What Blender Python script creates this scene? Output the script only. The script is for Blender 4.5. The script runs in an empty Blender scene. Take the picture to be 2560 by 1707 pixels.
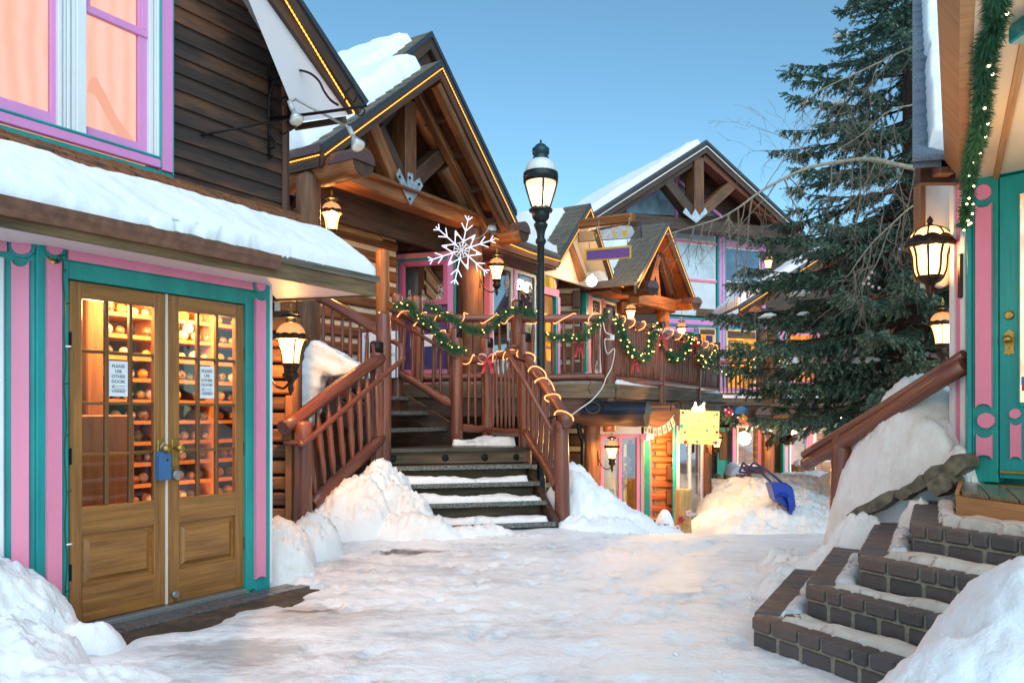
import bpy, math, random
import numpy as np
from mathutils import Vector, Matrix, noise
random.seed(7); np.random.seed(7)
R = math.radians
scn = bpy.context.scene; V3 = Vector
COL = scn.collection
F, CX, HY, EYE = 1990.0, 1280.0, 1037.0, 1.3
CAM = Vector((0, 0, EYE))
Z = Vector((0, 0, 1))

def P(x, y, d):                      # photo pixel + depth -> world point
    return Vector(((x-CX)/F*d, d, EYE-(y-HY)/F*d))
def G(x, y, z=0.0):                  # photo pixel on the level z
    d = (EYE-z)*F/(y-HY)
    return Vector(((x-CX)/F*d, d, z))

class Wall:                          # a vertical plane with a local frame: s along, z up, o outwards
    def __init__(s, p0, e):
        s.p = Vector((p0[0], p0[1], 0)); s.e = Vector((e[0], e[1], 0)).normalized()
        s.n = Vector((s.e.y, -s.e.x, 0))
        if s.n.dot(Vector((0, 0, 0))-s.p) < 0: s.n = -s.n
    def pt(s, a, z, o=0.0):
        v = s.p+s.e*a+s.n*o; return Vector((v.x, v.y, z))
    def hit(s, x, y, o=0.0):
        r = Vector(((x-CX)/F, 1, -(y-HY)/F))
        q = s.p+s.n*o
        d = q.dot(s.n)/r.dot(s.n)
        w = r*d
        return (w-s.p).dot(s.e), EYE+w.z
    def S(s, x, o=0.0): return s.hit(x, HY, o)[0]
    def ZZ(s, x, y, o=0.0): return s.hit(x, y, o)[1]
    def px(s, x, y, o=0.0):
        a, z = s.hit(x, y, o); return s.pt(a, z, o)
    def off(s, o): 
        q = s.p+s.n*o
        return Wall((q.x, q.y), (s.e.x, s.e.y))
EX, EY = .527, .85
def EW(D): return Wall((-D*EY, D*EX), (EX, EY))

# ------------------------------------------------------------------ mesh builder
WL = {}
class MB:
    def __init__(s): s.v = []; s.f = []; s.uv = []; s.sm = []; s.mi = []; s.nxt = 0
    def face(s, idx, uv, smooth=False):
        s.f.append(idx); s.uv.append(uv); s.sm.append(smooth); s.mi.append(s.nxt)
    def poly(s, pts, smooth=False, flip=False):
        pts = [Vector(p) for p in pts]
        if flip: pts = pts[::-1]
        b = len(s.v); s.v += pts
        a = (pts[1]-pts[0]).normalized()
        n = (pts[1]-pts[0]).cross(pts[2]-pts[0])
        c = n.normalized().cross(a) if n.length > 1e-9 else Z
        r = random.random()*7
        s.face(list(range(b, b+len(pts))), [((p-pts[0]).dot(c)+r, (p-pts[0]).dot(a)+r) for p in pts], smooth)
        return s
    def hexa(s, c):                  # 8 corners: 0-3 one face, 4-7 the opposite one
        c = [Vector(p) for p in c]
        b = len(s.v); s.v += c
        ax = [c[1]-c[0], c[3]-c[0], c[4]-c[0]]
        L = [a.length for a in ax]; k = L.index(max(L)); o = c[0]
        d = [a.normalized() for a in ax]
        r1, r2 = random.random()*9, random.random()*9
        if ax[0].cross(ax[1]).dot(ax[2]) > 0: fs = ((3, 2, 1, 0), (4, 5, 6, 7), (0, 1, 5, 4), (1, 2, 6, 5), (2, 3, 7, 6), (3, 0, 4, 7))
        else: fs = ((0, 1, 2, 3), (7, 6, 5, 4), (4, 5, 1, 0), (5, 6, 2, 1), (6, 7, 3, 2), (7, 4, 0, 3))
        for f in fs:
            uv = []
            for i in f:
                q = c[i]-o; w = [q.dot(d[0]), q.dot(d[1]), q.dot(d[2])]
                uv.append((sum(w[j] for j in range(3) if j != k)+r1, w[k]+r2))
            s.face([b+i for i in f], uv)
        return s
    def wbox(s, W, a0, a1, z0, z1, o0, o1):
        return s.hexa([W.pt(a0, z0, o0), W.pt(a1, z0, o0), W.pt(a1, z1, o0), W.pt(a0, z1, o0),
                       W.pt(a0, z0, o1), W.pt(a1, z0, o1), W.pt(a1, z1, o1), W.pt(a0, z1, o1)])
    def box(s, x0, x1, y0, y1, z0, z1):
        return s.hexa([(x0, y0, z0), (x1, y0, z0), (x1, y1, z0), (x0, y1, z0), (x0, y0, z1), (x1, y0, z1), (x1, y1, z1), (x0, y1, z1)])
    def beam(s, p, q, w, h, up=Z):   # square timber from p to q
        p, q = Vector(p), Vector(q); d = (q-p).normalized()
        a = d.cross(up); a = a.normalized() if a.length > 1e-4 else Vector((1, 0, 0))
        c = a.cross(d).normalized()
        k = [p-a*w/2-c*h/2, p+a*w/2-c*h/2, p+a*w/2+c*h/2, p-a*w/2+c*h/2]
        return s.hexa(k+[x+(q-p) for x in k])
    def prism(s, pts, vec):
        pts = [Vector(p) for p in pts]; vec = Vector(vec); n = len(pts)
        nn = Vector((0, 0, 0))
        for i in range(n): nn += pts[i].cross(pts[(i+1) % n])
        if nn.dot(vec) < 0: pts = pts[::-1]
        s.poly(pts[::-1]); s.poly([p+vec for p in pts])
        for i in range(n):
            j = (i+1) % n
            s.poly([pts[i], pts[j], pts[j]+vec, pts[i]+vec])
        return s
    def tube(s, pts, r, n=8, cap=True, jit=0.0):
        pts = [Vector(p) for p in pts]; m = len(pts)
        rr = r if isinstance(r, (list, tuple)) else [r]*m
        b = len(s.v); a = None; L = 0; r0 = random.random()*9
        rings = []
        for i, p in enumerate(pts):
            t = (pts[min(i+1, m-1)]-pts[max(i-1, 0)])
            t = t.normalized() if t.length > 1e-9 else Z
            if a is None:
                a = t.cross(Vector((.13, .21, 1))) if abs(t.z) < .95 else t.cross(Vector((1, .1, 0)))
            a = (a-t*a.dot(t)).normalized(); c = t.cross(a)
            if i: L += (p-pts[i-1]).length
            rings.append(L)
            for k in range(n):
                th = 2*math.pi*k/n
                q = rr[i]*(1+(random.random()-.5)*jit)
                s.v.append(p+(a*math.cos(th)+c*math.sin(th))*q)
        rm = max(rr)
        for i in range(m-1):
            for k in range(n):
                k2 = (k+1) % n
                u0, u1 = 2*math.pi*k/n*rm+r0, 2*math.pi*(k+1)/n*rm+r0
                s.face([b+i*n+k, b+i*n+k2, b+(i+1)*n+k2, b+(i+1)*n+k], [(u0, rings[i]+r0), (u1, rings[i]+r0), (u1, rings[i+1]+r0), (u0, rings[i+1]+r0)], n > 4)
        if cap:
            for i, rev in ((0, True), (m-1, False)):
                ix = [b+i*n+k for k in range(n)]
                if rev: ix = ix[::-1]
                s.face(ix, [(math.cos(k)*rr[i], math.sin(k)*rr[i]) for k in range(n)])
        return s
    def lathe(s, o, prof, n=20, smooth=True, scallop=0):
        o = Vector(o); b = len(s.v); m = len(prof)
        for (r, z) in prof:
            for k in range(n):
                th = 2*math.pi*k/n
                s.v.append(o+Vector((r*math.cos(th), r*math.sin(th), z)))
        for i in range(m-1):
            for k in range(n):
                k2 = (k+1) % n
                s.face([b+i*n+k, b+i*n+k2, b+(i+1)*n+k2, b+(i+1)*n+k], [(k/n, prof[i][1]), ((k+1)/n, prof[i][1]), ((k+1)/n, prof[i+1][1]), (k/n, prof[i+1][1])], smooth)
        return s
    def ball(s, c, r, n=10, sq=(1, 1, 1)):
        c = Vector(c); pr = [(max(1e-4, math.sin(math.pi*i/n)), -math.cos(math.pi*i/n)) for i in range(n+1)]
        b = len(s.v); m = 2*n if n < 8 else n+4
        for (q, z) in pr:
            for k in range(m):
                th = 2*math.pi*k/m
                s.v.append(c+Vector((q*math.cos(th)*r*sq[0], q*math.sin(th)*r*sq[1], z*r*sq[2])))
        for i in range(n):
            for k in range(m):
                k2 = (k+1) % m
                s.face([b+i*m+k, b+i*m+k2, b+(i+1)*m+k2, b+(i+1)*m+k], [(k/m, i/n), ((k+1)/m, i/n), ((k+1)/m, (i+1)/n), (k/m, (i+1)/n)], True)
        return s
    def disc(s, W, a, z, r, o0, o1, n=24):
        pts = [W.pt(a+r*math.cos(2*math.pi*k/n), z+r*math.sin(2*math.pi*k/n), o0) for k in range(n)]
        return s.prism(pts, W.n*(o1-o0))
    def build(s, name, mats, parent=None, bevel=0, kind=None, label=None, cat=None, group=None):
        me = bpy.data.meshes.new(name)
        off = WL.get(parent.as_pointer(), Vector((0, 0, 0))) if parent else Vector((0, 0, 0))
        me.from_pydata([v-off for v in s.v], [], s.f)
        uvl = me.uv_layers.new(name='UV')
        fl = [c for f in s.uv for uv in f for c in uv]
        uvl.data.foreach_set('uv', fl)
        me.polygons.foreach_set('use_smooth', s.sm)
        if not isinstance(mats, (list, tuple)): mats = [mats]
        for m in mats: me.materials.append(m)
        if len(mats) > 1: me.polygons.foreach_set('material_index', s.mi)
        me.update()
        o = bpy.data.objects.new(name, me); COL.objects.link(o)
        if parent: o.parent = parent
        WL[o.as_pointer()] = off
        if bevel:
            b = o.modifiers.new('bev', 'BEVEL'); b.width = bevel; b.segments = 1; b.limit_method = 'ANGLE'; b.angle_limit = R(40)
        tag(o, label, cat, group, kind)
        return o
def tag(o, label=None, cat=None, group=None, kind=None):
    if label: o['label'] = label
    if cat: o['category'] = cat
    if group: o['group'] = group
    if kind: o['kind'] = kind
def thing(name, label, cat, loc=(0, 0, 0), group=None):
    o = bpy.data.objects.new(name, None); COL.objects.link(o)
    o.location = loc; o.empty_display_size = .1
    WL[o.as_pointer()] = Vector(loc)
    tag(o, label, cat, group); return o
KIDS = {}
def kids(o): return [c for c in COL.objects if c.parent == o]
def dup(root, loc, rotz=0, label=None, sc=1.0):
    r = root.copy(); COL.objects.link(r); r.location = loc; r.rotation_euler = (0, 0, rotz); r.scale = (sc, sc, sc)
    if label: r['label'] = label
    for c in kids(root):
        k = c.copy(); COL.objects.link(k); k.parent = r
        for g in kids(c):
            h = g.copy(); COL.objects.link(h); h.parent = k
    return r
def merge(name, mat, arr_v, arr_f, parent=None, smooth=True, **kw):   # mesh from numpy arrays
    me = bpy.data.meshes.new(name)
    off = WL.get(parent.as_pointer(), Vector((0, 0, 0))) if parent else Vector((0, 0, 0))
    v = np.asarray(arr_v, dtype=np.float32)-np.array(off[:], dtype=np.float32)
    f = np.asarray(arr_f, dtype=np.int32); k = f.shape[1]
    me.vertices.add(len(v)); me.vertices.foreach_set('co', v.ravel())
    me.loops.add(f.size); me.loops.foreach_set('vertex_index', f.ravel())
    me.polygons.add(len(f)); me.polygons.foreach_set('loop_start', np.arange(0, f.size, k, dtype=np.int32))
    me.polygons.foreach_set('use_smooth', np.full(len(f), smooth))
    me.materials.append(mat); me.update(calc_edges=True); me.validate()
    o = bpy.data.objects.new(name, me); COL.objects.link(o)
    if parent: o.parent = parent
    WL[o.as_pointer()] = off
    tag(o, kw.get('label'), kw.get('cat'), kw.get('group'), kw.get('kind')); return o

def text(body, size, mat, name, parent, loc, right, up, align='CENTER', depth=.001, space=1.0, kind=None):
    cu = bpy.data.curves.new(name, 'FONT'); cu.body = body; cu.size = size; cu.align_x = align; cu.align_y = 'CENTER'
    cu.extrude = depth; cu.space_line = space; cu.resolution_u = 3
    t = bpy.data.objects.new(name, cu); COL.objects.link(t)
    dg = bpy.context.evaluated_depsgraph_get(); dg.update()
    me = bpy.data.meshes.new_from_object(t.evaluated_get(dg))
    bpy.data.objects.remove(t)
    me.materials.clear(); me.materials.append(mat)
    o = bpy.data.objects.new(name, me); COL.objects.link(o)
    r = Vector(right).normalized(); u = Vector(up).normalized(); n = r.cross(u)
    off = WL.get(parent.as_pointer(), Vector((0, 0, 0))) if parent else Vector((0, 0, 0))
    M = Matrix((r, u, n)).transposed().to_4x4(); M.translation = Vector(loc)-off
    me.transform(M)
    if parent: o.parent = parent
    WL[o.as_pointer()] = off
    return o

# ------------------------------------------------------------------ materials
def newmat(name):
    m = bpy.data.materials.new(name); m.use_nodes = True
    nt = m.node_tree; nt.nodes.clear()
    out = nt.nodes.new('ShaderNodeOutputMaterial')
    return m, nt, out
class N:
    def __init__(s, nt): s.nt = nt
    def n(s, typ, ins=None, **kw):
        d = s.nt.nodes.new(typ)
        for k, v in kw.items(): setattr(d, k, v)
        for k, v in (ins or {}).items():
            i = d.inputs[k]
            if hasattr(v, 'is_output') or isinstance(v, bpy.types.NodeSocket): s.nt.links.new(v, i)
            else: i.default_value = v
        return d
    def ramp(s, fac, stops):
        d = s.nt.nodes.new('ShaderNodeValToRGB'); el = d.color_ramp.elements
        while len(el) > 1: el.remove(el[-1])
        for i, (p, c) in enumerate(stops):
            e = el[0] if i == 0 else el.new(p)
            e.position = p; e.color = (*c, 1) if len(c) == 3 else c
        s.nt.links.new(fac, d.inputs[0]); return d.outputs[0]
    def mix(s, fac, a, b, blend='MIX'):
        d = s.nt.nodes.new('ShaderNodeMix'); d.data_type = 'RGBA'; d.blend_type = blend
        for i, v in ((0, fac), (6, a), (7, b)):
            if isinstance(v, bpy.types.NodeSocket): s.nt.links.new(v, d.inputs[i])
            else: d.inputs[i].default_value = v if i == 0 else ((*v, 1) if len(v) == 3 else v)
        return d.outputs[2]
    def math(s, op, a, b=0.0):
        d = s.nt.nodes.new('ShaderNodeMath'); d.operation = op
        for i, v in ((0, a), (1, b)):
            if isinstance(v, bpy.types.NodeSocket): s.nt.links.new(v, d.inputs[i])
            else: d.inputs[i].default_value = v
        return d.outputs[0]
    def noise(s, vec, scale, detail=4, rough=.55):
        d = s.n('ShaderNodeTexNoise', {'Scale': scale, 'Detail': detail, 'Roughness': rough})
        if vec: s.nt.links.new(vec, d.inputs['Vector'])
        return d.outputs[0]
def vscale(k, vec, sx, sy, sz):
    return k.n('ShaderNodeMapping', {'Vector': vec, 'Scale': (sx, sy, sz)}).outputs[0]
def sc(c, f): return tuple(min(1, x*f) for x in c)
def M_paint(name, c, rough=.45, var=.12, bump=.15, scale=9, worn=None):
    m, nt, out = newmat(name); k = N(nt)
    g = k.n('ShaderNodeNewGeometry').outputs['Position']
    n1 = k.noise(vscale(k, g, 1, 1, .25), scale, 5)
    col = k.ramp(n1, [(.3, sc(c, 1-var)), (.7, sc(c, 1+var*.6))])
    if worn:
        n2 = k.noise(vscale(k, g, 1, 1, .3), 23, 6, .7)
        f = k.ramp(n2, [(.66, (0, 0, 0)), (.71, (1, 1, 1))]); col = k.mix(f, col, worn)
    nb = k.noise(vscale(k, g, 1, 1, .08), 60, 3)
    b = k.n('ShaderNodeBump', {'Strength': bump, 'Distance': .01, 'Height': nb})
    p = k.n('ShaderNodeBsdfPrincipled', {'Base Color': col, 'Roughness': rough, 'Normal': b.outputs[0]})
    nt.links.new(p.outputs[0], out.inputs[0]); return m
def M_wood(name, c1, c2, rough=.55, bump=.35, stretch=9, fine=55, patch=None, coat=0):
    m, nt, out = newmat(name); k = N(nt)
    uv = k.n('ShaderNodeUVMap').outputs[0]
    n1 = k.noise(vscale(k, uv, stretch, .7, 1), 1.6, 6, .62)
    n2 = k.noise(vscale(k, uv, fine, 1.6, 1), 1.5, 4, .6)
    mixn = k.math('ADD', k.math('MULTIPLY', n1, .65), k.math('MULTIPLY', n2, .35))
    col = k.ramp(mixn, [(.36, c1), (.52, sc([(a+b)/2 for a, b in zip(c1, c2)], 1)), (.66, c2)])
    if patch:
        n3 = k.noise(vscale(k, uv, 2.2, .45, 1), 1.3, 5, .6)
        f = k.ramp(n3, [(.52, (0, 0, 0)), (.68, (1, 1, 1))]); col = k.mix(f, col, patch)
    b = k.n('ShaderNodeBump', {'Strength': bump, 'Distance': .012, 'Height': mixn})
    ins = {'Base Color': col, 'Roughness': rough, 'Normal': b.outputs[0]}
    if coat: ins['Coat Weight'] = coat; ins['Coat Roughness'] = .25
    p = k.n('ShaderNodeBsdfPrincipled', ins)
    nt.links.new(p.outputs[0], out.inputs[0]); return m
def M_plain(name, c, rough=.5, metal=0, bump=0, scale=80, var=0.0):
    m, nt, out = newmat(name); k = N(nt)
    ins = {'Base Color': (*c, 1), 'Roughness': rough, 'Metallic': metal}
    if bump or var:
        g = k.n('ShaderNodeNewGeometry').outputs['Position']; nb = k.noise(g, scale, 4)
        if bump: ins['Normal'] = k.n('ShaderNodeBump', {'Strength': bump, 'Distance': .01, 'Height': nb}).outputs[0]
        if var: ins['Base Color'] = k.ramp(nb, [(.35, sc(c, 1-var)), (.65, sc(c, 1+var))])
    p = k.n('ShaderNodeBsdfPrincipled', ins)
    nt.links.new(p.outputs[0], out.inputs[0]); return m
def M_emit(name, c, st):
    m, nt, out = newmat(name); k = N(nt)
    e = k.n('ShaderNodeEmission', {'Color': (*c, 1), 'Strength': st})
    nt.links.new(e.outputs[0], out.inputs[0]); return m
def M_lampglass(name, c, st, mixf=.5, edge=(1, .5, .15)):
    m, nt, out = newmat(name); k = N(nt)
    lw = k.n('ShaderNodeLayerWeight', {'Blend': .45})
    col = k.mix(lw.outputs['Facing'], c, edge)
    e = k.n('ShaderNodeEmission', {'Color': col, 'Strength': st})
    t = k.n('ShaderNodeBsdfTransparent', {'Color': (1, .93, .8, 1)})
    mx = k.n('ShaderNodeMixShader', {0: mixf, 1: t.outputs[0], 2: e.outputs[0]})
    nt.links.new(mx.outputs[0], out.inputs[0]); return m
def M_glass(name, tint=(1, 1, 1), refl=.12, rough=.02):
    m, nt, out = newmat(name); k = N(nt)
    t = k.n('ShaderNodeBsdfTransparent', {'Color': (*tint, 1)})
    g = k.n('ShaderNodeBsdfGlossy', {'Color': (1, 1, 1, 1), 'Roughness': rough})
    fr = k.n('ShaderNodeFresnel', {'IOR': 1.5})
    f = k.math('ADD', k.math('MULTIPLY', fr.outputs[0], 1.6), refl)
    mx = k.n('ShaderNodeMixShader', {0: f, 1: t.outputs[0], 2: g.outputs[0]})
    nt.links.new(mx.outputs[0], out.inputs[0]); return m
def M_snow(name, c=(.86, .88, .91), big=7, fine=45, st=.5, dirt=None, glow=0):
    m, nt, out = newmat(name); k = N(nt)
    g = k.n('ShaderNodeNewGeometry').outputs['Position']
    n1 = k.noise(g, big, 6, .6); n2 = k.noise(g, fine, 4, .65)
    h = k.math('ADD', k.math('MULTIPLY', n1, .7), k.math('MULTIPLY', n2, .3))
    b = k.n('ShaderNodeBump', {'Strength': st, 'Distance': .04, 'Height': h})
    col = (*c, 1)
    if dirt:
        n3 = k.noise(g, 2.1, 6, .7)
        f = k.ramp(n3, [(.5, (0, 0, 0)), (.72, (.8, .8, .8))]); col = k.mix(f, c, dirt)
    p = k.n('ShaderNodeBsdfPrincipled', {'Base Color': col, 'Roughness': .62, 'Normal': b.outputs[0], 'Specular IOR Level': .25})
    nt.links.new(p.outputs[0], out.inputs[0]); return m

TEAL = M_paint('teal_paint', (.006, .31, .30), .40, .22, .3, 6, worn=(.02, .16, .15))
TEALW = M_paint('teal_paint_worn', (.008, .30, .27), .38, .3, .4, 5, worn=(.04, .19, .16))
PINK = M_paint('pink_paint', (.80, .25, .38), .5, .10, .25, 5, worn=(.70, .30, .38))
MAG = M_paint('magenta_skylit_pink', (.72, .27, .56), .5, .07, .12, 5)  # the pink paint again, with blue skylight put into its colour
MAGD = M_paint('rose_paint', (.60, .12, .26), .5, .08, .12, 5)
WHITE = M_paint('white_paint', (.76, .76, .78), .5, .06, .15, 6)
CREAM = M_paint('cream_paint', (.72, .60, .50), .55, .05, .1, 6)
SOFFIT = M_paint('pale_soffit', (.66, .60, .62), .6, .04, .05, 3)
DOORW = M_wood('door_wood', (.17, .062, .013), (.46, .20, .046), .42, .2, 11, 60, coat=.25)
SIDING = M_wood('dark_siding_wood', (.012, .009, .008), (.075, .038, .024), .62, .5, 7, 50, patch=(.20, .075, .028))
LOG = M_wood('log_wood', (.05, .02, .010), (.25, .10, .036), .6, .6, 7, 40)
LOGO = M_wood('orange_log_wood', (.13, .04, .012), (.44, .17, .05), .55, .6, 7, 40)
DARKW = M_wood('dark_timber', (.022, .012, .008), (.11, .052, .03), .6, .5, 8, 45)
REDRAIL = M_wood('stained_rail_wood', (.10, .026, .014), (.25, .075, .042), .38, .45, 5, 30, coat=.3)
FASCIAW = M_wood('weathered_fascia_wood', (.09, .055, .028), (.34, .22, .10), .6, .35, 5, 45, patch=(.05, .035, .022))
GREYW = M_wood('weathered_step_wood', (.04, .03, .022), (.22, .15, .085), .7, .7, 7, 50)
CEDAR = M_wood('cedar_wood', (.30, .13, .045), (.60, .30, .12), .5, .25, 8, 60)
SHAKE = M_wood('shingle_wood', (.05, .045, .04), (.24, .20, .15), .8, .7, 12, 60)
SHAKEO = M_wood('rusty_shake_wood', (.09, .03, .012), (.42, .15, .05), .7, .6, 10, 60, patch=(.06, .045, .035))
SHAKEB = M_plain('slate_shingle', (.10, .13, .17), .7, 0, .5, 60, .35)
GUTTER = M_plain('brown_gutter', (.17, .075, .045), .4, .1, .12, 18, .25)
IRON = M_plain('black_iron', (.012, .013, .015), .42, .7, .15, 90)
LAMPBLK = M_plain('lamp_post_black', (.012, .017, .019), .38, .35, .1, 60)
LAMPTEAL = M_plain('lamp_cap_teal', (.01, .045, .06), .4, .3, .1, 60)
BRASS = M_plain('aged_brass', (.42, .27, .07), .35, .9, .25, 120, .3)
STEEL = M_plain('galvanised_steel', (.34, .36, .36), .42, .75, .35, 160, .25)
METALCAP = M_plain('brown_metal_cap', (.16, .085, .08), .35, .45, .15, 30, .2)
FLASH = M_plain('dark_flashing', (.07, .075, .09), .35, .5, .08, 20, .15)
GUSSET = M_plain('galvanised_plate', (.50, .52, .56), .4, .6, .2, 14, .25)
SNOW = M_snow('snow')
SNOWD = M_snow('old_snow', (.84, .84, .84), 6, 50, .7, dirt=(.68, .64, .58))
SNOWR = M_snow('roof_snow_surface', (.86, .88, .91), 5, 26, .35)
ICE = M_snow('icy_snow', (.66, .70, .74), 9, 40, .5, dirt=(.40, .41, .42))
WGLASS = M_glass('window_glass', (.95, .96, .96), .05)
MGLASS = M_glass('reflecting_glass', (.85, .86, .88), .28)
BLACK = M_plain('dark_interior', (.02, .014, .01), .8)
def fbm(p, o=4, g=.55):
    a, s, f = 1.0, 0.0, 1.0
    for i in range(o):
        s += a*noise.noise(p*f); a *= g; f *= 2.07
    return s
def billow(p, o=3):
    a, s, f = 1.0, 0.0, 1.0
    for i in range(o):
        s += a*(1-2*abs(noise.noise(p*f))); a *= .5; f *= 2.1
    return s*.6
def sheet(name, c00, c10, c11, c01, th, mat, step=.06, edge=.15, amp=.03, ragged=.06, up=Z, sag=0, seed=0, round_all=True, **kw):
    """a slab of snow lying on a sloping four-sided surface; ragged rounded borders"""
    c00, c10, c11, c01 = [Vector(c) for c in (c00, c10, c11, c01)]
    L = max((c10-c00).length, (c11-c01).length); H = max((c01-c00).length, (c11-c10).length)
    nu, nv = max(3, int(L/step)), max(3, int(H/step))
    nn = (c10-c00).cross(c01-c00).normalized()
    if nn.z < 0: nn = -nn
    lift = (nn*.6+Vector(up)*.4).normalized()
    V, Fs = [], []
    o = Vector((seed*3.1, seed*7.7, seed*1.3))
    for j in range(nv+1):
        v = j/nv
        for i in range(nu+1):
            u = i/nu
            p = (c00*(1-u)+c10*u)*(1-v)+(c01*(1-u)+c11*u)*v
            du, dv = min(u, 1-u)*L, min(v, 1-v)*H
            b = du < .001 or dv < .001
            d = min(du, dv)
            t = min(1, d/edge); h = math.sqrt(max(0, 1-(1-t)**2))
            w = fbm(p*1.7+o)*amp*1.6+billow(p*6+o)*amp*.3
            q = p+lift*(th*h+w*h)
            if b or d < edge*.5:
                k = ragged*fbm(p*6+o, 3)
                cx = (c00+c10+c11+c01)/4
                q += (cx-p).normalized()*abs(k)
            if b: q -= lift*.012
            V.append(q); 
    for j in range(nv):
        for i in range(nu):
            a = j*(nu+1)+i; Fs.append((a, a+1, a+nu+2, a+nu+1))
    return merge(name, mat, [tuple(v) for v in V], Fs, **kw)
def mound(name, bumps, mat, base=0.0, step=.03, lump=.05, lumpf=5.0, fine=.012, seed=0, smooth=.12, basef=None, clip=None, **kw):
    """a heap of snow: the highest of several rounded bumps (cx, cy, rx, ry, rot, h) with lumps on it"""
    x0 = min(b[0]-max(b[2], b[3]) for b in bumps); x1 = max(b[0]+max(b[2], b[3]) for b in bumps)
    y0 = min(b[1]-max(b[2], b[3]) for b in bumps); y1 = max(b[1]+max(b[2], b[3]) for b in bumps)
    nx, ny = int((x1-x0)/step)+1, int((y1-y0)/step)+1
    o = Vector((seed*5.3, seed*2.9, seed))
    H = np.full((ny+1, nx+1), -1.0); V = np.zeros((ny+1, nx+1, 3))
    for j in range(ny+1):
        y = y0+j*step
        for i in range(nx+1):
            x = x0+i*step; wx = x+.10*noise.noise(Vector((x*2.2, y*2.2, seed))); wy = y+.10*noise.noise(Vector((y*2.2, x*2.2, seed+9)))
            hs = 0.0; ex = 0.0
            for (cx, cy, rx, ry, rot, h) in bumps:
                c, s = math.cos(rot), math.sin(rot)
                dx, dy = wx-cx, wy-cy
                q = math.hypot((dx*c+dy*s)/rx, (-dx*s+dy*c)/ry)
                if q < 1:
                    e = h*(1-q*q)**.8
                    hs = max(hs, e)+smooth*min(hs, e)
            if hs > 0 and not (clip and clip(x, y)):
                p = Vector((x, y, hs))
                k = min(1, hs/.10)
                hs += k*(lump*billow(p*lumpf+o, 4)+fine*billow(p*16+o)*1.5+fine*.6*noise.noise(p*41))
                H[j, i] = hs
            bz = basef(x, y) if basef else base
            V[j, i] = (x, y, bz+(hs if H[j, i] > -1 else -.06))
    idx = np.arange((nx+1)*(ny+1)).reshape(ny+1, nx+1)
    ok = H > -1
    q = ok[:-1, :-1] | ok[1:, :-1] | ok[:-1, 1:] | ok[1:, 1:]
    a = idx[:-1, :-1][q]; f = np.stack([a, a+1, a+nx+2, a+nx+1], 1)
    used, inv = np.unique(f.ravel(), return_inverse=True)
    return merge(name, mat, V.reshape(-1, 3)[used], inv.reshape(-1, 4), **kw)

def tufts(path, n, rad, ln, wid, seed=0, droop=.2):
    """needle triangles around a path of points -> (verts, faces)"""
    rs = np.random.RandomState(seed)
    p = np.array([tuple(v) for v in path]); d = np.linalg.norm(np.diff(p, axis=0), axis=1); s = np.r_[0, np.cumsum(d)]
    t = rs.rand(n)*s[-1]; k = np.clip(np.searchsorted(s, t)-1, 0, len(d)-1); w = ((t-s[k])/np.maximum(d[k], 1e-6))[:, None]
    c = p[k]*(1-w)+p[k+1]*w; ax = (p[k+1]-p[k])/np.maximum(d[k], 1e-6)[:, None]
    r = rs.normal(size=(n, 3)); r /= np.linalg.norm(r, axis=1)[:, None]
    dirv = r+ax*.5*np.sign(rs.rand(n)-.3)[:, None]; dirv[:, 2] -= droop; dirv /= np.linalg.norm(dirv, axis=1)[:, None]
    side = np.cross(dirv, rs.normal(size=(n, 3))); side /= np.linalg.norm(side, axis=1)[:, None]
    c = c+r*(rs.rand(n)**.7*rad)[:, None]
    L = (ln*(.6+.7*rs.rand(n)))[:, None]; W = wid*(.7+.6*rs.rand(n))[:, None]
    v = np.stack([c-side*W, c+side*W, c+dirv*L*.6+side*W*.8, c+dirv*L], 1).reshape(-1, 3)
    f = np.arange(n*4).reshape(-1, 4)
    return v, f
def catmull(pts, n=8):
    pts = [Vector(p) for p in pts]; out = []
    m = len(pts)
    for i in range(m-1):
        a, b, c, d = pts[max(i-1, 0)], pts[i], pts[i+1], pts[min(i+2, m-1)]
        for k in range(n):
            t = k/n
            out.append(.5*((2*b)+(c-a)*t+(2*a-5*b+4*c-d)*t*t+(3*b-a-3*c+d)*t**3))
    out.append(pts[-1]); return out
GARL = M_plain('garland_needles', (.025, .125, .05), .6, 0, 0, 30, .5)
GARL2 = GARL
BULB = M_emit('fairy_bulb', (1, .55, .16), 6)
BULBW = M_emit('white_bulb', (1, .74, .46), 7)
ROPE = M_emit('rope_light_glow', (1, .36, .13), 2.3)
ROPEY = M_emit('eave_light_glow', (1, .40, .05), 2.2)
WIRE = M_plain('pale_wire', (.5, .48, .45), .5)
WIREG = M_plain('green_wire', (.01, .05, .03), .5)
RED = M_plain('red_ribbon', (.45, .015, .03), .6, 0, .1, 40, .2)
PALE = M_plain('pale_ribbon', (.75, .45, .48), .6, 0, .1, 40, .2)
def garland(label, pts, rad=.05, dens=900, group='green fir garlands', bulbs=12, seed=0, ln=.065, bulbm=None, bs=.008):
    path = catmull(pts, 8); L = sum((path[i+1]-path[i]).length for i in range(len(path)-1))
    rad *= 1.18; t = thing('fir_garland', label, 'garland', pts[len(pts)//2], group)
    v, f = tufts(path, int(L*dens*2.3), rad, ln, .0035, seed)
    merge('needles', GARL, v, f, t, False)
    MB().tube(path, .008, 5).build('wire', WIREG, t)
    rs = random.Random(seed); me = None
    for i in range(bulbs):
        u = (i+.3+.4*rs.random())/bulbs*(len(path)-1); k = min(int(u), len(path)-2)
        c = path[k].lerp(path[k+1], u-k)
        c = c+Vector((rs.uniform(-1, 1), -abs(rs.uniform(.4, 1)), rs.uniform(-1, 1))).normalized()*(rad+.015)
        MB().ball(c, bs, 5).build('fairy_bulb', bulbm or BULB, t)
    return t
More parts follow.
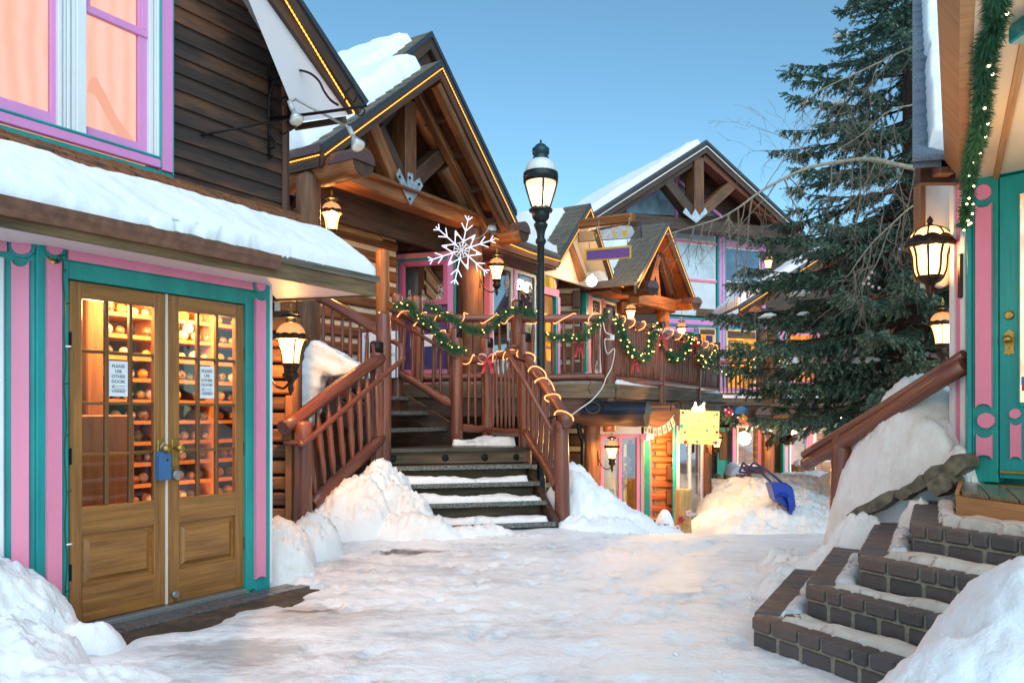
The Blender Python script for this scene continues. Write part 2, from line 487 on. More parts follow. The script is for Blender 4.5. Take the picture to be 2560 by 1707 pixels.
def rope_light(label, pts, r=.011, mat=None, group='rope lights', bead=.028):
    pts = [Vector(p) for p in pts]; L = sum((pts[i+1]-pts[i]).length for i in range(len(pts)-1))
    n = max(4, int(L/(bead/2))); out = []; rr = []
    d = [0]
    for i in range(len(pts)-1): d.append(d[-1]+(pts[i+1]-pts[i]).length)
    k = 0
    for i in range(n+1):
        s = L*i/n
        while k < len(d)-2 and s > d[k+1]: k += 1
        u = (s-d[k])/max(1e-6, d[k+1]-d[k]); out.append(pts[k].lerp(pts[k+1], min(1, u))); rr.append(r*(.72 if i % 2 else .30))
    o = MB().tube(out, rr, 6).build('rope_light', mat or ROPE)
    tag(o, label, 'rope light', group); return o
def helix(p, q, rad, turns, ph=0, n=14):
    p, q = Vector(p), Vector(q); d = (q-p).normalized(); a = d.cross(Z).normalized(); c = a.cross(d)
    m = int(turns*n); return [p.lerp(q, min(1, max(0, i/m+.035*math.sin(i*.31+ph*3)+.02*math.sin(i*.77))))+(a*math.cos(2*math.pi*i/n+ph)+c*math.sin(2*math.pi*i/n+ph))*rad for i in range(m+1)]
def bow(label, c, s=.1, pale=False, group='ribbon bows', ang=0):
    c = Vector(c); t = thing('ribbon_bow', label, 'bow', c, group)
    m = PALE if pale else RED
    rs = random.Random(int(c.x*1000))
    for sg in (-1, 1):
        b = MB(); pr = None; n = 10
        for i in range(n+1):
            th = 2*math.pi*i/n
            q = c+Vector((sg*s*.55*(1-math.cos(th))*.9, -.02*math.sin(th)-.01, s*.42*math.sin(th)+s*.12*(1-math.cos(th))))
            w = Vector((0, s*.28, s*.1))
            if pr: b.poly([pr[0], q-w, q+w, pr[1]], True)
            pr = (q-w, q+w)
        b.build('ribbon_loop', m, t)
        b = MB(); pr = None
        for i in range(7):
            u = i/6; q = c+Vector((sg*s*(.12+.42*u), -.015-.01*math.sin(u*7), -s*1.5*u)); w = Vector((s*.16, .004, s*.05))
            if pr: b.poly([pr[0], q-w, q+w, pr[1]], True)
            pr = (q-w, q+w)
        b.build('ribbon_tail', RED, t)
    MB().ball(c, s*.2, 6).build('knot', RED, t)
    return t
def rail_log(b, p, q, r, wob=.012, n=9, seg=10, taper=1.0):
    p, q = Vector(p), Vector(q); d = q-p; a = d.cross(Z); a = a.normalized() if a.length > 1e-4 else Vector((1, 0, 0)); c = a.cross(d).normalized()
    ph = random.random()*9
    pts, rr = [], []
    for i in range(seg+1):
        u = i/seg
        pts.append(p+d*u+a*wob*math.sin(u*4+ph)*min(1, u*6, (1-u)*6)+c*wob*.7*math.sin(u*5.3+ph*2)*min(1, u*6, (1-u)*6))
        rr.append(r*(1+(taper-1)*u)*(1+.05*math.sin(u*11+ph)))
    b.tube(pts, rr, n, True, .05); return b
def baluster(p, q, r, parent, mat):
    p, q = Vector(p), Vector(q); pts, rr = [], []
    a = random.uniform(-1, 1)*.012; ph = random.random()*6
    prof = [.55, .7, 1, 1.05, .95, 1.08, 1, .92, .6, .5]
    for i, k in enumerate(prof):
        u = i/(len(prof)-1); u = u if 0 < i < len(prof)-1 else u
        pts.append(p.lerp(q, u)+Vector((a*math.sin(u*3.1+ph), a*.6*math.cos(u*4+ph), 0))); rr.append(r*k*(1+random.uniform(-.06, .06)))
    return MB().tube(pts, rr, 7, True, .08).build('baluster', mat, parent)
def post(parent, p, h, r, mat=None, cap=True, name='post', band=None):
    p = Vector(p); b = MB(); pts = []; rr = []
    for i in range(9):
        u = i/8; pts.append(p+Vector((.006*math.sin(u*5+p.x), .006*math.cos(u*4), h*u))); rr.append(r*(1.03-.05*u+.015*math.sin(u*9+p.x*3)))
    pts.append(p+Vector((0, 0, h+.012))); rr.append(r*.86)
    b.tube(pts, rr, 12, True, .03)
    o = b.build(name, mat or REDRAIL, parent)
    if band:
        MB().tube([p+Vector((0, 0, h-band)), p+Vector((0, 0, h+.012)), p+Vector((0, 0, h+.022))], [r*1.03, r*1.02, r*.85], 12, True, .01).build('post_cap', IRON, o)
    return o
# ------------------------------------------------------------------ lights
def lamp(loc, w, c=(1, .50, .17), r=.05):
    l = bpy.data.lights.new('lamp_light', 'POINT'); l.energy = w; l.color = c; l.shadow_soft_size = r
    o = bpy.data.objects.new('lamp_light', l); COL.objects.link(o); o.location = loc; return o

# ------------------------------------------------------------------ wall lantern (origin at the rim, arm towards -X)
LGLASS = M_lampglass('lit_lantern_glass', (1, .72, .34), 4.0, .5, (1, .42, .09))
LDOME = M_lampglass('amber_dome_glass', (1, .52, .22), .85, .75, (.9, .33, .1))
LGLASSU = M_lampglass('unlit_lantern_glass', (1, .6, .4), .55, .5, (.8, .5, .4))  # faint glow put into the glass although this lantern is off
BRONZE = M_plain('bronze_lantern_metal', (.055, .03, .018), .4, .7, .2, 60, .3)
def lantern_model(label, lit=True, arm=True, plate_dx=-.30, top=True):
    u = .0039; t = thing('wall_lantern', label, 'lantern', (0, 0, 0), 'glass lanterns with scalloped rims'); pr = lambda l: [(a*u, z*u) for a, z in l]
    dome = MB().lathe((0, 0, 0), pr([(35, 4), (34.5, 10), (33, 16), (29, 23), (22, 30), (14, 34), (8, 35)]), 28).build('glass_dome', LDOME, t)
    b = MB(); m = 40; pts_o, pts_i = [], []
    prof = [(34, -5), (43, -7), (44, -2), (43, 3), (36, 5), (34, 4)]
    bb = len(b.v)
    for (r_, z_) in prof:
        for k in range(m):
            th = 2*math.pi*k/m; sca = 1+.03*math.cos(th*10)*(r_ > 40); zz = z_+(3.2*abs(math.cos(th*5)) if z_ > 2.5 else 0)
            b.v.append(Vector((r_*u*sca*math.cos(th), r_*u*sca*math.sin(th), zz*u)))
    for i in range(len(prof)-1):
        for k in range(m):
            k2 = (k+1) % m; b.face([bb+i*m+k, bb+i*m+k2, bb+(i+1)*m+k2, bb+(i+1)*m+k], [(0, 0)]*4, True)
    b.build('scalloped_rim', BRONZE, t)
    gp = [(33, -7), (29.5, -14), (26, -24), (23.5, -35), (21, -50), (19.5, -65)]
    MB().lathe((0, 0, 0), pr(gp), 24).build('glass_body', LGLASS if lit else LGLASSU, t)
    for k in range(4):
        a = math.pi/4+k*math.pi/2+.25; MB().tube([Vector((math.cos(a)*(x+1.2)*u, math.sin(a)*(x+1.2)*u, z*u)) for x, z in gp], .0065, 5).build('rib', BRONZE, t)
    MB().lathe((0, 0, 0), pr([(8, 34), (13, 36), (12, 44), (24, 45), (27, 48), (26, 51), (18, 54), (5, 57)]), 24).build('cap', IRON, t)
    MB().lathe((0, 0, 0), pr([(5, 56), (3, 60), (3, 63), (6, 66), (6, 70), (3, 72), (3.5, 76), (1.5, 82), (.1, 83)]), 12).build('finial', BRASS, t)
    MB().lathe((0, 0, 0), pr([(18, -64), (21, -65), (21, -71), (18, -73), (16, -88), (20, -89), (20.5, -96), (14, -104), (8, -110), (5, -118), (7.5, -124), (7, -130), (3.5, -138), (.1, -146)]), 20).build('lantern_base', BRONZE, t)
    if arm:
        x = plate_dx
        MB().tube(catmull([(-.02, 0, -.44), (-.09, 0, -.49), (x*.62, 0, -.46), (x*.86, 0, -.36), (x+.01, 0, -.25)], 6), .013, 8).build('arm', BRONZE, t)
        MB().box(x-.018, x, -.04, .04, -.42, -.10).build('wall_plate', BRONZE, t, .01)
    else:
        MB().tube([(0, 0, .31), (0, 0, .55)], .006, 6).build('hook', IRON, t)
    return t
# ================================================================== the painted shop at the side of the path
WA = EW(4.78); WS = EW(5.40); WR = EW(5.0)
pc = WA.px(92, 1037)
shop = thing('painted_shop', 'pink and teal painted shop with dark plank upper wall, timber double doors and snowy awning', 'shop', (pc.x, pc.y, 0))
def wb(name, x0, x1, z0, z1, o0, o1, m, par=shop, bev=.004, W=WA):
    return MB().wbox(W, W.S(x0, o1), W.S(x1, o1), z0, z1, o0, o1).build(name, m, par, bev)
# --- frame round the doors
wb('door_frame', 156, 172, 0, 2.222, -.08, .012, TEAL)
wb('door_frame', 615.5, 640, 0, 2.222, -.08, .012, TEALW)
wb('door_frame', 172, 615.5, 2.118, 2.222, -.08, .010, TEALW)
MB().wbox(WA, WA.S(172), WA.S(616), 2.08, 2.14, -.10, -.058).build('door_stop', DOORW, shop)
wb('corner_post', 92, 118, -.05, 2.40, -.10, .018, TEAL)
wb('corner_post', 640, 675.5, -.05, 2.40, -.10, .015, TEAL)
wb('corner_trim', 675.6, 682, .02, 2.36, -.10, .02, WHITE)
wb('frieze', 118.2, 640, 2.222, 2.40, -.10, .008, TEALW)
wb('frieze_panel', 172, 636, 2.228, 2.322, .008, .03, PINK)
def pilaster(name, x0, x1, z0, z1, notch, mat, o=.03, W=WA, par=shop, o0=.01, low=True):
    a0, a1 = W.S(x0, o), W.S(x1, o); c, r = (a0+a1)/2, (a1-a0)/2
    pts = [W.pt(a0, z0, o0)]
    if low: pts += [W.pt(c-r*math.cos(t)*.98, z0+notch*math.sin(t), o0) for t in [i*math.pi/8 for i in range(1, 8)]]
    pts += [W.pt(a1, z0, o0), W.pt(a1, z1, o0)]
    pts += [W.pt(c+r*math.cos(t)*.98, z1-notch*math.sin(t), o0) for t in [i*math.pi/8 for i in range(1, 8)]]
    pts += [W.pt(a0, z1, o0)]
    return MB().prism(pts, W.n*(o-o0)).build(name, mat, par)
pilaster('pilaster_strip', 118.5, 155.5, .02, 2.215, .03, PINK, .04)
pilaster('pilaster_strip', 641, 665, .075, 2.17, .015, PINK, .04)
a, z = WA.hit(139, 622, .05)
MB().disc(WA, a, 2.283, .062, .008, .028).build('rosette_ring', TEAL, shop); MB().disc(WA, a, 2.283, .044, .01, .05).build('rosette', PINK, shop)
a, z = WA.hit(652, 716, .05)
MB().disc(WA, a, 2.268, .060, .008, .036).build('rosette_ring', TEAL, shop); MB().disc(WA, a, 2.268, .042, .01, .055).build('rosette', PINK, shop)
# --- side wall left of the corner
pl = WA.px(92, 1037); WF = Wall((pl.x, pl.y), (.93, .36))
MB().wbox(WF, -2.5, -.002, -.05, 2.40, -.12, 0).build('side_wall', TEAL, shop)
pilaster('pilaster_strip', 28, 72, .18, 2.19, .04, PINK, .03, WF, shop, .0)
a, z = WF.hit(53, 613, .04)
MB().disc(WF, a, z, .068, .0, .02).build('rosette_ring', TEAL, shop); MB().disc(WF, a, z, .05, .0, .04).build('rosette', PINK, shop)
cas = MB().wbox(WF, WF.S(9, .03)-.13, WF.S(9, .03), 0, 2.20, 0, .03).build('window_casing', WHITE, shop, .004)
MB().wbox(WF, WF.S(9, .03)-1.1, WF.S(9, .03)-.132, .75, 2.12, 0, .012).build('pane', M_plain('dark_side_pane', (.10, .12, .15), .06), cas); MB().wbox(WF, WF.S(9, .03)-1.1, WF.S(9, .03)-.132, 2.12, 2.20, 0, .03).wbox(WF, WF.S(9, .03)-1.1, WF.S(9, .03)-.132, .67, .75, 0, .03).build('casing_rail', WHITE, cas)
MB().wbox(WF, -2.5, -.8, 2.40, 3.0, -.9, -.6).build('side_wall_top', DARKW, shop)
MB().wbox(WF, -1.2, WF.S(17, .025), 2.235, 2.325, 0, .025).build('frieze_panel', PINK, shop)
DOORM = M_wood('shaded_muntin_wood', (.09, .036, .010), (.26, .11, .03), .45, .2, 11, 60)  # door wood made darker: the muntins' shade put into the colour
# --- double doors
sk = {}
def door(x0, x1, gx0, gx1, hinge_r):
    o0, o1 = -.055, -.015
    S = lambda x: WA.S(x, o1)
    a0, a1, g0, g1 = S(x0), S(x1), S(gx0), S(gx1)
    b = MB(); bx = lambda p, q, z0, z1, u=o0, v=o1: b.wbox(WA, p, q, z0, z1, u, v)
    bx(a0, g0, .03, 2.112); bx(g1, a1, .03, 2.112)
    bx(g0, g1, 2.012, 2.112); bx(g0, g1, .565, .735); bx(g0, g1, .03, .245)
    d = b.build('door', DOORW, shop, .004)
    b = MB()
    bx2 = lambda p, q, z0, z1, u, v: b.wbox(WA, p, q, z0, z1, u, v)
    for i in (1, 2):
        c = g0+(g1-g0)*i/3; bx2(c-.012, c+.012, .735, 2.012, -.048, -.019)
    for i in (1, 2, 3):
        zc = .735+(2.012-.735)*i/4
        for j in range(3):
            p = g0+(g1-g0)*j/3+.0105*(j > 0); q = g0+(g1-g0)*(j+1)/3-.0105*(j < 2); bx2(p, q, zc-.010, zc+.010, -.047, -.0195)
    b.build('muntin_grid', DOORM, d, .003)
    # raised lower panel
    b = MB()
    z0, z1 = .245, .565
    b.wbox(WA, g0, g1, z0, z1, -.05, -.040)
    f = lambda i, o: [WA.pt(g0+i, z0+i, o), WA.pt(g1-i, z0+i, o), WA.pt(g1-i, z1-i, o), WA.pt(g0+i, z1-i, o)]
    A, B = f(.022, -.0398), f(.05, -.024)
    b.poly(B)
    for i in range(4): b.poly([A[i], A[(i+1) % 4], B[(i+1) % 4], B[i]])
    b.build('door_panel', DOORW, d, 0)
    MB().poly([WA.pt(g0, .735, -.034), WA.pt(g1, .735, -.034), WA.pt(g1, 2.012, -.034), WA.pt(g0, 2.012, -.034)]).build('door_glass', WGLASS, d)
    for zz in (.35, 1.05, 1.75):
        xh = (x1-2) if hinge_r else (x0+1)
        a = WA.S(xh, -.01); MB().wbox(WA, a-.008, a+.012, zz-.05, zz+.05, -.02, -.008).build('hinge', IRON, d)
    return d
dl = door(173, 414, 206, 386, False); dr = door(420, 614.5, 449, 589, True)
MB().wbox(WA, WA.S(414, -.01), WA.S(420, -.01), .03, 2.112, -.05, -.010).build('astragal', CREAM, dr)
MB().wbox(WA, WA.S(165, .05), WA.S(618, .05), -.02, .026, -.09, .055).build('threshold', STEEL, shop, .004)
def knobset(d, x, yk, yp0, yp1, deadbolt=None):
    a, zk = WA.hit(x, yk, .0)
    _, z0 = WA.hit(x, yp1, 0); _, z1 = WA.hit(x, yp0, 0)
    MB().wbox(WA, a-.024, a+.024, z0, z1, -.016, -.008).build('lock_plate', BRASS, d, .004)
    c = WA.pt(a, zk, .045); MB().ball(c, .030, 10).tube([WA.pt(a, zk, -.01), c], .012, 8).build('door_knob', BRASS, d)
    if deadbolt:
        _, zd = WA.hit(x, deadbolt, 0); MB().tube([WA.pt(a, zd, -.015), WA.pt(a, zd, .012), WA.pt(a, zd, .02)], [.034, .033, .024], 16).build('deadbolt', STEEL, d)
knobset(dl, 405, 1121, 1097, 1160); knobset(dr, 440, 1119, 1097, 1168, 1186)
a, zd = WA.hit(438, 1485, 0); MB().tube([WA.pt(a, zd, -.015), WA.pt(a, zd, .018)], [.025, .022], 14).build('foot_bolt', STEEL, dr)
BLUEP = M_plain('blue_box_plastic', (.045, .13, .30), .5, 0, .1, 60, .1)
a0, zt = WA.hit(394, 1128, .03); a1, zb = WA.hit(425, 1198, .03); 
lb = thing('lock_box', 'blue key lock box hanging on the knob of the wooden double door', 'lock box', WA.pt(a0, zb, .03))
MB().prism([WA.pt(a0, zb, .0), WA.pt(a1, zb, .0), WA.pt(a1, zt-.04, .0), WA.pt(a1-.015, zt, .0), WA.pt(a0+.015, zt, .0), WA.pt(a0, zt-.03, .0)], WA.n*.045).build('box_body', BLUEP, lb, .006)
am = (a0+a1)/2
MB().tube([WA.pt(am-.02, zt-.005, .022), WA.pt(am-.02, zt+.035, .03), WA.pt(am, zt+.055, .035), WA.pt(am+.02, zt+.035, .03), WA.pt(am+.02, zt-.005, .022)], .006, 6).build('shackle', STEEL, lb)
MB().disc(WA, a1-.03, zt-.06, .008, .044, .047, 10).build('key_hole', BLACK, lb)
# --- paper signs behind the glass
PAPER = M_plain('white_paper', (.80, .82, .84), .7, 0, .05, 30, .03); INK = M_plain('grey_ink', (.16, .16, .18), .7)
for (x0, y0, x1, y1, lab, arrow) in ((271, 901, 319, 990, 'hand lettered paper notice taped in the left door of the wooden double doors', 1), (498, 915, 535, 995, 'hand lettered paper notice taped in the right door beside the pink trim', 1)):
    o = -.030; a0, z1 = WA.hit(x0, y0, o); a1, _ = WA.hit(x1, y0, o); _, z0 = WA.hit(x0, y1, o)
    t = thing('paper_notice', lab, 'notice', WA.pt(a0, z0, o))
    MB().wbox(WA, a0, a1, z0, z1, o, o+.002).build('sheet_of_paper', PAPER, t)
    w, h = a1-a0, z1-z0; c = (a0+a1)/2; ts = h*.125
    for i, s in enumerate(('PLEASE', 'USE', 'OTHER', 'DOOR!')):
        tx = text(s, ts, INK, 'lettering', t, WA.pt(c, z1-h*(.15+i*.145), o+.004), WA.e, Z)
    b = MB(); za = z0+h*.27
    for (p, q) in (((c-w*.35, za), (c+w*.33, za+.006)), ((c-w*.35, za), (c-w*.2, za+h*.06)), ((c-w*.35, za), (c-w*.2, za-h*.05)), ((c-w*.2, za-.016), (c+w*.33, za-.012))):
        b.beam(WA.pt(p[0], p[1], o+.0045), WA.pt(q[0], q[1], o+.0045), .003, .002)
    b.build('arrow_marking', INK, t)
    text('THANKS!', ts*.8, INK, 'lettering', t, WA.pt(c, z0+h*.14, o+.004), WA.e, Z)
# --- room behind the doors: shelves with balls
ROOMW = M_wood('inner_room_wood', (.20, .075, .022), (.42, .17, .05), .6, .2)
sa0, sa1 = WA.S(172), WA.S(616)
sc_ = WA.S(676); E0 = sa0-.5
rp = [(E0, -.10), (sc_, -.10), (sc_+.52, -.80), (sc_+.52, -1.0), (E0, -1.0)]
room = MB()
for i in range(1, 5):
    p, q = rp[i], rp[(i+1) % 5]
    room.hexa([WA.pt(p[0], -.02, p[1]), WA.pt(q[0], -.02, q[1]), WA.pt(q[0], -.02, q[1]-.02), WA.pt(p[0], -.02, p[1]-.02), WA.pt(p[0], 2.3, p[1]), WA.pt(q[0], 2.3, q[1]), WA.pt(q[0], 2.3, q[1]-.02), WA.pt(p[0], 2.3, p[1]-.02)])
for zz in (2.31, -.05): room.prism([WA.pt(a, zz, o) for a, o in rp], (0, 0, .03))
room.build('shop_room', ROOMW, shop)
SHELFW = M_wood('shelf_wood', (.40, .15, .045), (.62, .28, .09), .5, .15)
shelf = thing('display_shelf', 'tall orange wood display shelves full of balls inside the shop behind the double doors', 'shelf', WA.pt(sa1, 0, -1.2))
bs0, bs1 = sa0+.12, sc_+.40
zs = [.16+.155*i for i in range(13)]
for zz in zs: MB().wbox(WA, bs0, bs1, zz-.014, zz+.014, -.90, -.60).build('shelf_board', SHELFW, shelf)
MB().wbox(WA, bs0, bs1, 0.0, 2.28, -.95, -.902).build('shelf_back', M_plain('shelf_back_dark', (.10, .045, .02), .7), shelf)
for k in range(5):
    a = bs0+(bs1-bs0)*k/4; MB().wbox(WA, a-.02, a+.02, 0, 2.28, -.902, -.592).build('shelf_upright', SHELFW, shelf)
BALLM = [M_plain('cream_ball', (.70, .58, .40), .35, 0, 0, 40, .35), M_plain('orange_ball', (.75, .30, .06), .3, 0, 0, 30, .3), M_plain('dark_patterned_ball', (.22, .14, .08), .4, 0, 0, 46, .9), M_plain('yellow_ball', (.7, .55, .12), .35, 0, 0, 40, .3), M_plain('olive_ball', (.20, .22, .06), .4, 0, 0, 40, .5)]
proto = {}
rs = random.Random(3)
for iz, zz in enumerate(zs):
    a = bs0+.06
    while a < bs1-.05:
        r = rs.choice((.030, .034, .038, .041)); mi = rs.choice((0, 0, 0, 1, 2, 2, 3, 4)); key = (r, mi)
        if rs.random() < .86:
            loc = WA.pt(a, zz+.014+r, -.66-rs.random()*.05)
            if key not in proto:
                o = MB().ball((0, 0, 0), r, 9).build('ornament_ball', BALLM[mi]); proto[key] = o
                tag(o, 'painted ornament ball standing on the lit shelves behind the glass of the wooden double doors', 'ball', 'balls on the display shelves')
            else: o = proto[key].copy(); COL.objects.link(o)
            o.location = loc
        a += r*2+rs.uniform(.012, .035)
# things standing close behind the panes of the first door
MB().wbox(WA, WA.S(206), WA.S(240), 1.17, 1.68, -.30, -.27).build('cream_cabinet_side', M_paint('butter_paint', (.78, .50, .20), .5), shop)
MB().wbox(WA, sa0+.1, sa0+.62, -.01, 1.30, -.55, -.30).build('inner_counter', ROOMW, shop, .01)
MB().wbox(WA, sa0+.40, sa0+.52, -.01, 2.28, -.58, -.5).build('inner_post', ROOMW, shop, .01)
lamp(WA.pt(sa0+.75, 2.1, -.30), 44, (1, .55, .20), .12); lamp(WA.pt(sa0+1.35, 2.1, -.34), 40, (1, .55, .20), .12); lamp(WA.pt(sa0+.3, 2.0, -.2), 16, (1, .55, .20), .1)
lamp(WA.pt(sa0+1.2, .35, -.3), 18, (1, .5, .18), .12)
# --- awning
C1 = WA.px(941, 750, .40); C1 = Vector((C1.x, C1.y, 2.268)); C2 = Vector((-2.06, 6.80, 2.268))
sE = (C1-WA.p).dot(WA.e)
e0 = WA.S(-520, .4)
SOFPINK = M_paint('awning_soffit_paint', (.80, .62, .60), .55, .04, .05, 3)
MB().prism([WA.pt(e0, 2.285, .36), WA.pt(sE-.03, 2.285, .36), Vector((C2.x+.05, C2.y, 2.285)), WA.pt(WA.S(675, 0), 2.285, -.05), WA.pt(e0, 2.285, -.05)], (0, 0, .02)).build('awning_soffit', SOFPINK, shop)
MB().wbox(WA, e0, sE, 2.268, 2.42, .362, .40).build('awning_fascia', FASCIAW, shop, .006)
MB().hexa([C1+WA.n*-.002+Z*0, C1+WA.n*-.04, C1+WA.n*-.04+Z*.15, C1+Z*.15, C2, C2+Vector((0, .04, 0)), C2+Vector((0, .04, .35)), C2+Z*.35]).build('awning_end_board', FASCIAW, shop)
ge = WA.S(702, .47)
b = MB()
prof = [(.402, 2.415), (.402, 2.318), (.462, 2.314), (.468, 2.35), (.482, 2.372), (.482, 2.412), (.474, 2.412), (.474, 2.378), (.455, 2.352), (.412, 2.328), (.412, 2.415)]
for i in range(len(prof)):
    p, q = prof[i], prof[(i+1) % len(prof)]
    b.poly([WA.pt(e0, p[1], p[0]), WA.pt(ge, p[1], p[0]), WA.pt(ge, q[1], q[0]), WA.pt(e0, q[1], q[0])])
b.poly([WA.pt(ge, p[1], p[0]) for p in prof]); b.build('gutter', GUTTER, shop)
# roof plane
zE, zT = 2.43, 3.10
T1 = WA.pt(WA.S(722, -.62), zT, -.62)
roofpt = lambda s, v: WA.pt(s, zE+(zT-zE)*v, .42-1.04*v)
sT = (T1-WA.p).dot(WA.e)
MB().hexa([roofpt(e0, 0)-Z*.05, roofpt(sE+.02, 0)-Z*.05, roofpt(sT, 1)-Z*.05, roofpt(e0, 1)-Z*.05, roofpt(e0, 0), roofpt(sE+.02, 0), roofpt(sT, 1), roofpt(e0, 1)]).build('awning_roof', SHAKE, shop)
b = MB(); rs = random.Random(5)
for i in range(9):
    v0 = i/9; v1 = min(1.0, v0+.17); s = e0
    sR = sE+(sT-sE)*v0+.02
    while s < sR:
        w = rs.uniform(.07, .17); s1 = min(s+w, sR); j = rs.uniform(-.02, .02); th = rs.uniform(.018, .034); vv = max(.035, v0+j)
        p = [roofpt(s+.003, vv), roofpt(s1-.003, vv), roofpt(s1-.003, v1), roofpt(s+.003, v1)]
        nn = Vector((0, 0, 1))
        b.hexa([p[0]+nn*.004, p[1]+nn*.004, p[2], p[3], p[0]+nn*(th+.012), p[1]+nn*(th+.012), p[2]+nn*.010, p[3]+nn*.010]); s = s1
b.build('awning_shingles', SHAKEO, shop)
sheet('roof_snow', roofpt(e0, -.02), roofpt(sE+.01, .0), roofpt(sE+(sT-sE)*.60+.0, .60), roofpt(e0, .60), .085, SNOWR, .022, .12, .022, .05, seed=3,
      label='thick snow slab lying on the shingled awning over the wooden double doors', cat='snow', kind='stuff')
# --- upper plank wall
WSo = WS
zb = 3.02; brd = MB(); hh = .128
g0s, g0z = WSo.hit(604, 0); g1s, g1z = WSo.hit(718, 196)
gl = lambda zz: g0s+(zz-g0z)*(g1s-g0s)/(g1z-g0z)
cs = WSo.S(701)
win_r = WSo.S(434); 
for i in range(22):
    z0 = zb+hh*i; z1 = z0+hh
    for (l_, r0, r1) in ((win_r-.01 if z0 > 3.0 else e0, min(cs, gl(z0)+.3), min(cs, gl(z1)+.3)),):
        if i > 17: pass
        brd.hexa([WSo.pt(l_, z0, -.05), WSo.pt(r0, z0, -.05), WSo.pt(r1, z1+.02, -.05), WSo.pt(l_, z1+.02, -.05), WSo.pt(l_, z0, .024), WSo.pt(r0, z0, .024), WSo.pt(r1, z1+.02, .001), WSo.pt(l_, z1+.02, .001)])
brd.build('plank_wall', SIDING, shop)
MB().wbox(WSo, WSo.S(374)+.08, cs+.08, 2.9, 5.6, -.30, -.06).build('upper_wall', DARKW, shop)
MB().wbox(WSo, cs, WSo.S(712), 2.95, 4.75, -.05, .034).build('corner_board', M_wood('red_brown_board', (.07, .025, .015), (.19, .075, .045), .55, .3), shop, .004)
MB().wbox(WSo, WSo.S(712), WSo.S(722), 2.95, 4.45, -.25, .012).build('corner_board', DARKW, shop, .004)
# --- upper window
win = MB().wbox(WSo, e0, WSo.S(374, .02), 2.95, 5.5, -.50, -.46).build('window', WHITE, shop)
zpb, zpt = WSo.ZZ(404, 421, .05), WSo.ZZ(404, 399, .05)
xs = lambda x, o=.05: WSo.S(x, o)
def wx(name, x0, x1, z0, z1, o0, o1, m, bev=.004): return MB().wbox(WSo, xs(x0, o1) if x0 is not None else e0, xs(x1, o1), z0, z1, o0, o1).build(name, m, win, bev)
wx('casing_strip', 406, 433, zpb-.01, 5.5, 0, .05, MAG); wx('casing_edge', 402.5, 406, zpb, 5.5, 0, .055, TEAL); wx('casing_edge', 433, 436, zpb-.03, 5.5, 0, .045, TEAL)
wx('sill_strip', None, 402, zpb, zpt, 0, .05, MAG); wx('sill_edge', None, 402, zpt, zpt+.018, 0, .055, TEAL); wx('sill_edge', None, 436, zpb-.05, zpb-.012, 0, .03, TEALW)
wx('sill_board', None, 436, zpb-.085, zpb-.05, 0, .045, WHITE)
for (u0, u1, oo) in ((374, 384, .032), (386, 392, .024), (394, 402, .036)): wx('window_frame', u0, u1, zpt+.02, 5.5, -.02, oo, WHITE)
wx('window_frame', 372, 402, zpt+.02, 5.5, -.04, .012, WHITE)
for (u0, u1, oo) in ((146, 156, .03), (159, 166, .02), (169, 177, .03), (180, 190, .022), (193, 217, .036)): wx('window_mullion', u0, u1, zpt+.02, 5.5, -.03, oo, WHITE)
wx('window_mullion', 146, 217, zpt+.02, 5.5, -.04, .006, WHITE)
zsb = WSo.ZZ(344, 355, .0)
wx('sash_frame', 347, 371, zpt+.02, 5.5, -.04, .0, MAG); wx('sash_frame', 217, 347, zpt+.022, zsb, -.04, -.002, MAG)
zm = WSo.ZZ(360, 84, .01); wx('sash_rail', 217, 371, zm-.025, zm+.03, -.03, .012, MAG); wx('sash_frame', 355, 371, zm+.03, 5.5, -.03, .008, MAG); wx('sash_frame', 217, 227, zm+.03, 5.5, -.03, .008, MAG)
zsl = WSo.ZZ(124, 280, .0)
wx('sash_frame', 127, 146, zpt+.02, 5.5, -.04, .0, MAG); wx('sash_frame', None, 127, zpt+.022, zsl, -.04, -.002, MAG)
zup = WSo.ZZ(128, -15, 0)
MB().poly([WSo.pt(e0, 2.95, -.02), WSo.pt(xs(372), 2.95, -.02), WSo.pt(xs(372), 5.5, -.02), WSo.pt(e0, 5.5, -.02)]).build('window_pane', M_glass('upper_window_glass', (.95, .9, .9), .16), win)
m, nt, out = newmat('window_glow_reflection'); k = N(nt)  # glowing sheet behind the pane; pink sky reflection put into its colour
g = k.n('ShaderNodeNewGeometry').outputs['Position']; wv = k.n('ShaderNodeTexWave', {'Vector': k.n('ShaderNodeUVMap').outputs[0], 'Scale': 2.4, 'Distortion': 5.0, 'Detail': 3.0, 'Detail Scale': .6}); n1 = k.math('ADD', k.math('MULTIPLY', k.noise(g, 1.1, 4), .75), k.math('MULTIPLY', wv.outputs[1], .25))
col = k.ramp(n1, [(.35, (1, .46, .26)), (.65, (1, .58, .42))])
e = k.n('ShaderNodeEmission', {'Color': col, 'Strength': 1.0}); nt.links.new(e.outputs[0], out.inputs[0]); WINGLOW = m
MB().wbox(WSo, e0, xs(372)+.07, 2.95, 5.5, -.11, -.10).build('window_glow', WINGLOW, win)
ARCHREFL = M_emit('orange_arch_reflection', (1, .42, .20), .88)  # darker arch: a reflection in the glass, put in as a glowing shape
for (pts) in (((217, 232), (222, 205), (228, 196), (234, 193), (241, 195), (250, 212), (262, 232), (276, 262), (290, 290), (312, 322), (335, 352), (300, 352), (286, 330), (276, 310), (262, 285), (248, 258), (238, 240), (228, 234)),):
    MB().prism([WSo.px(x, y, -.075) for x, y in pts], WSo.n*.002).build('arch_reflection', ARCHREFL, win)
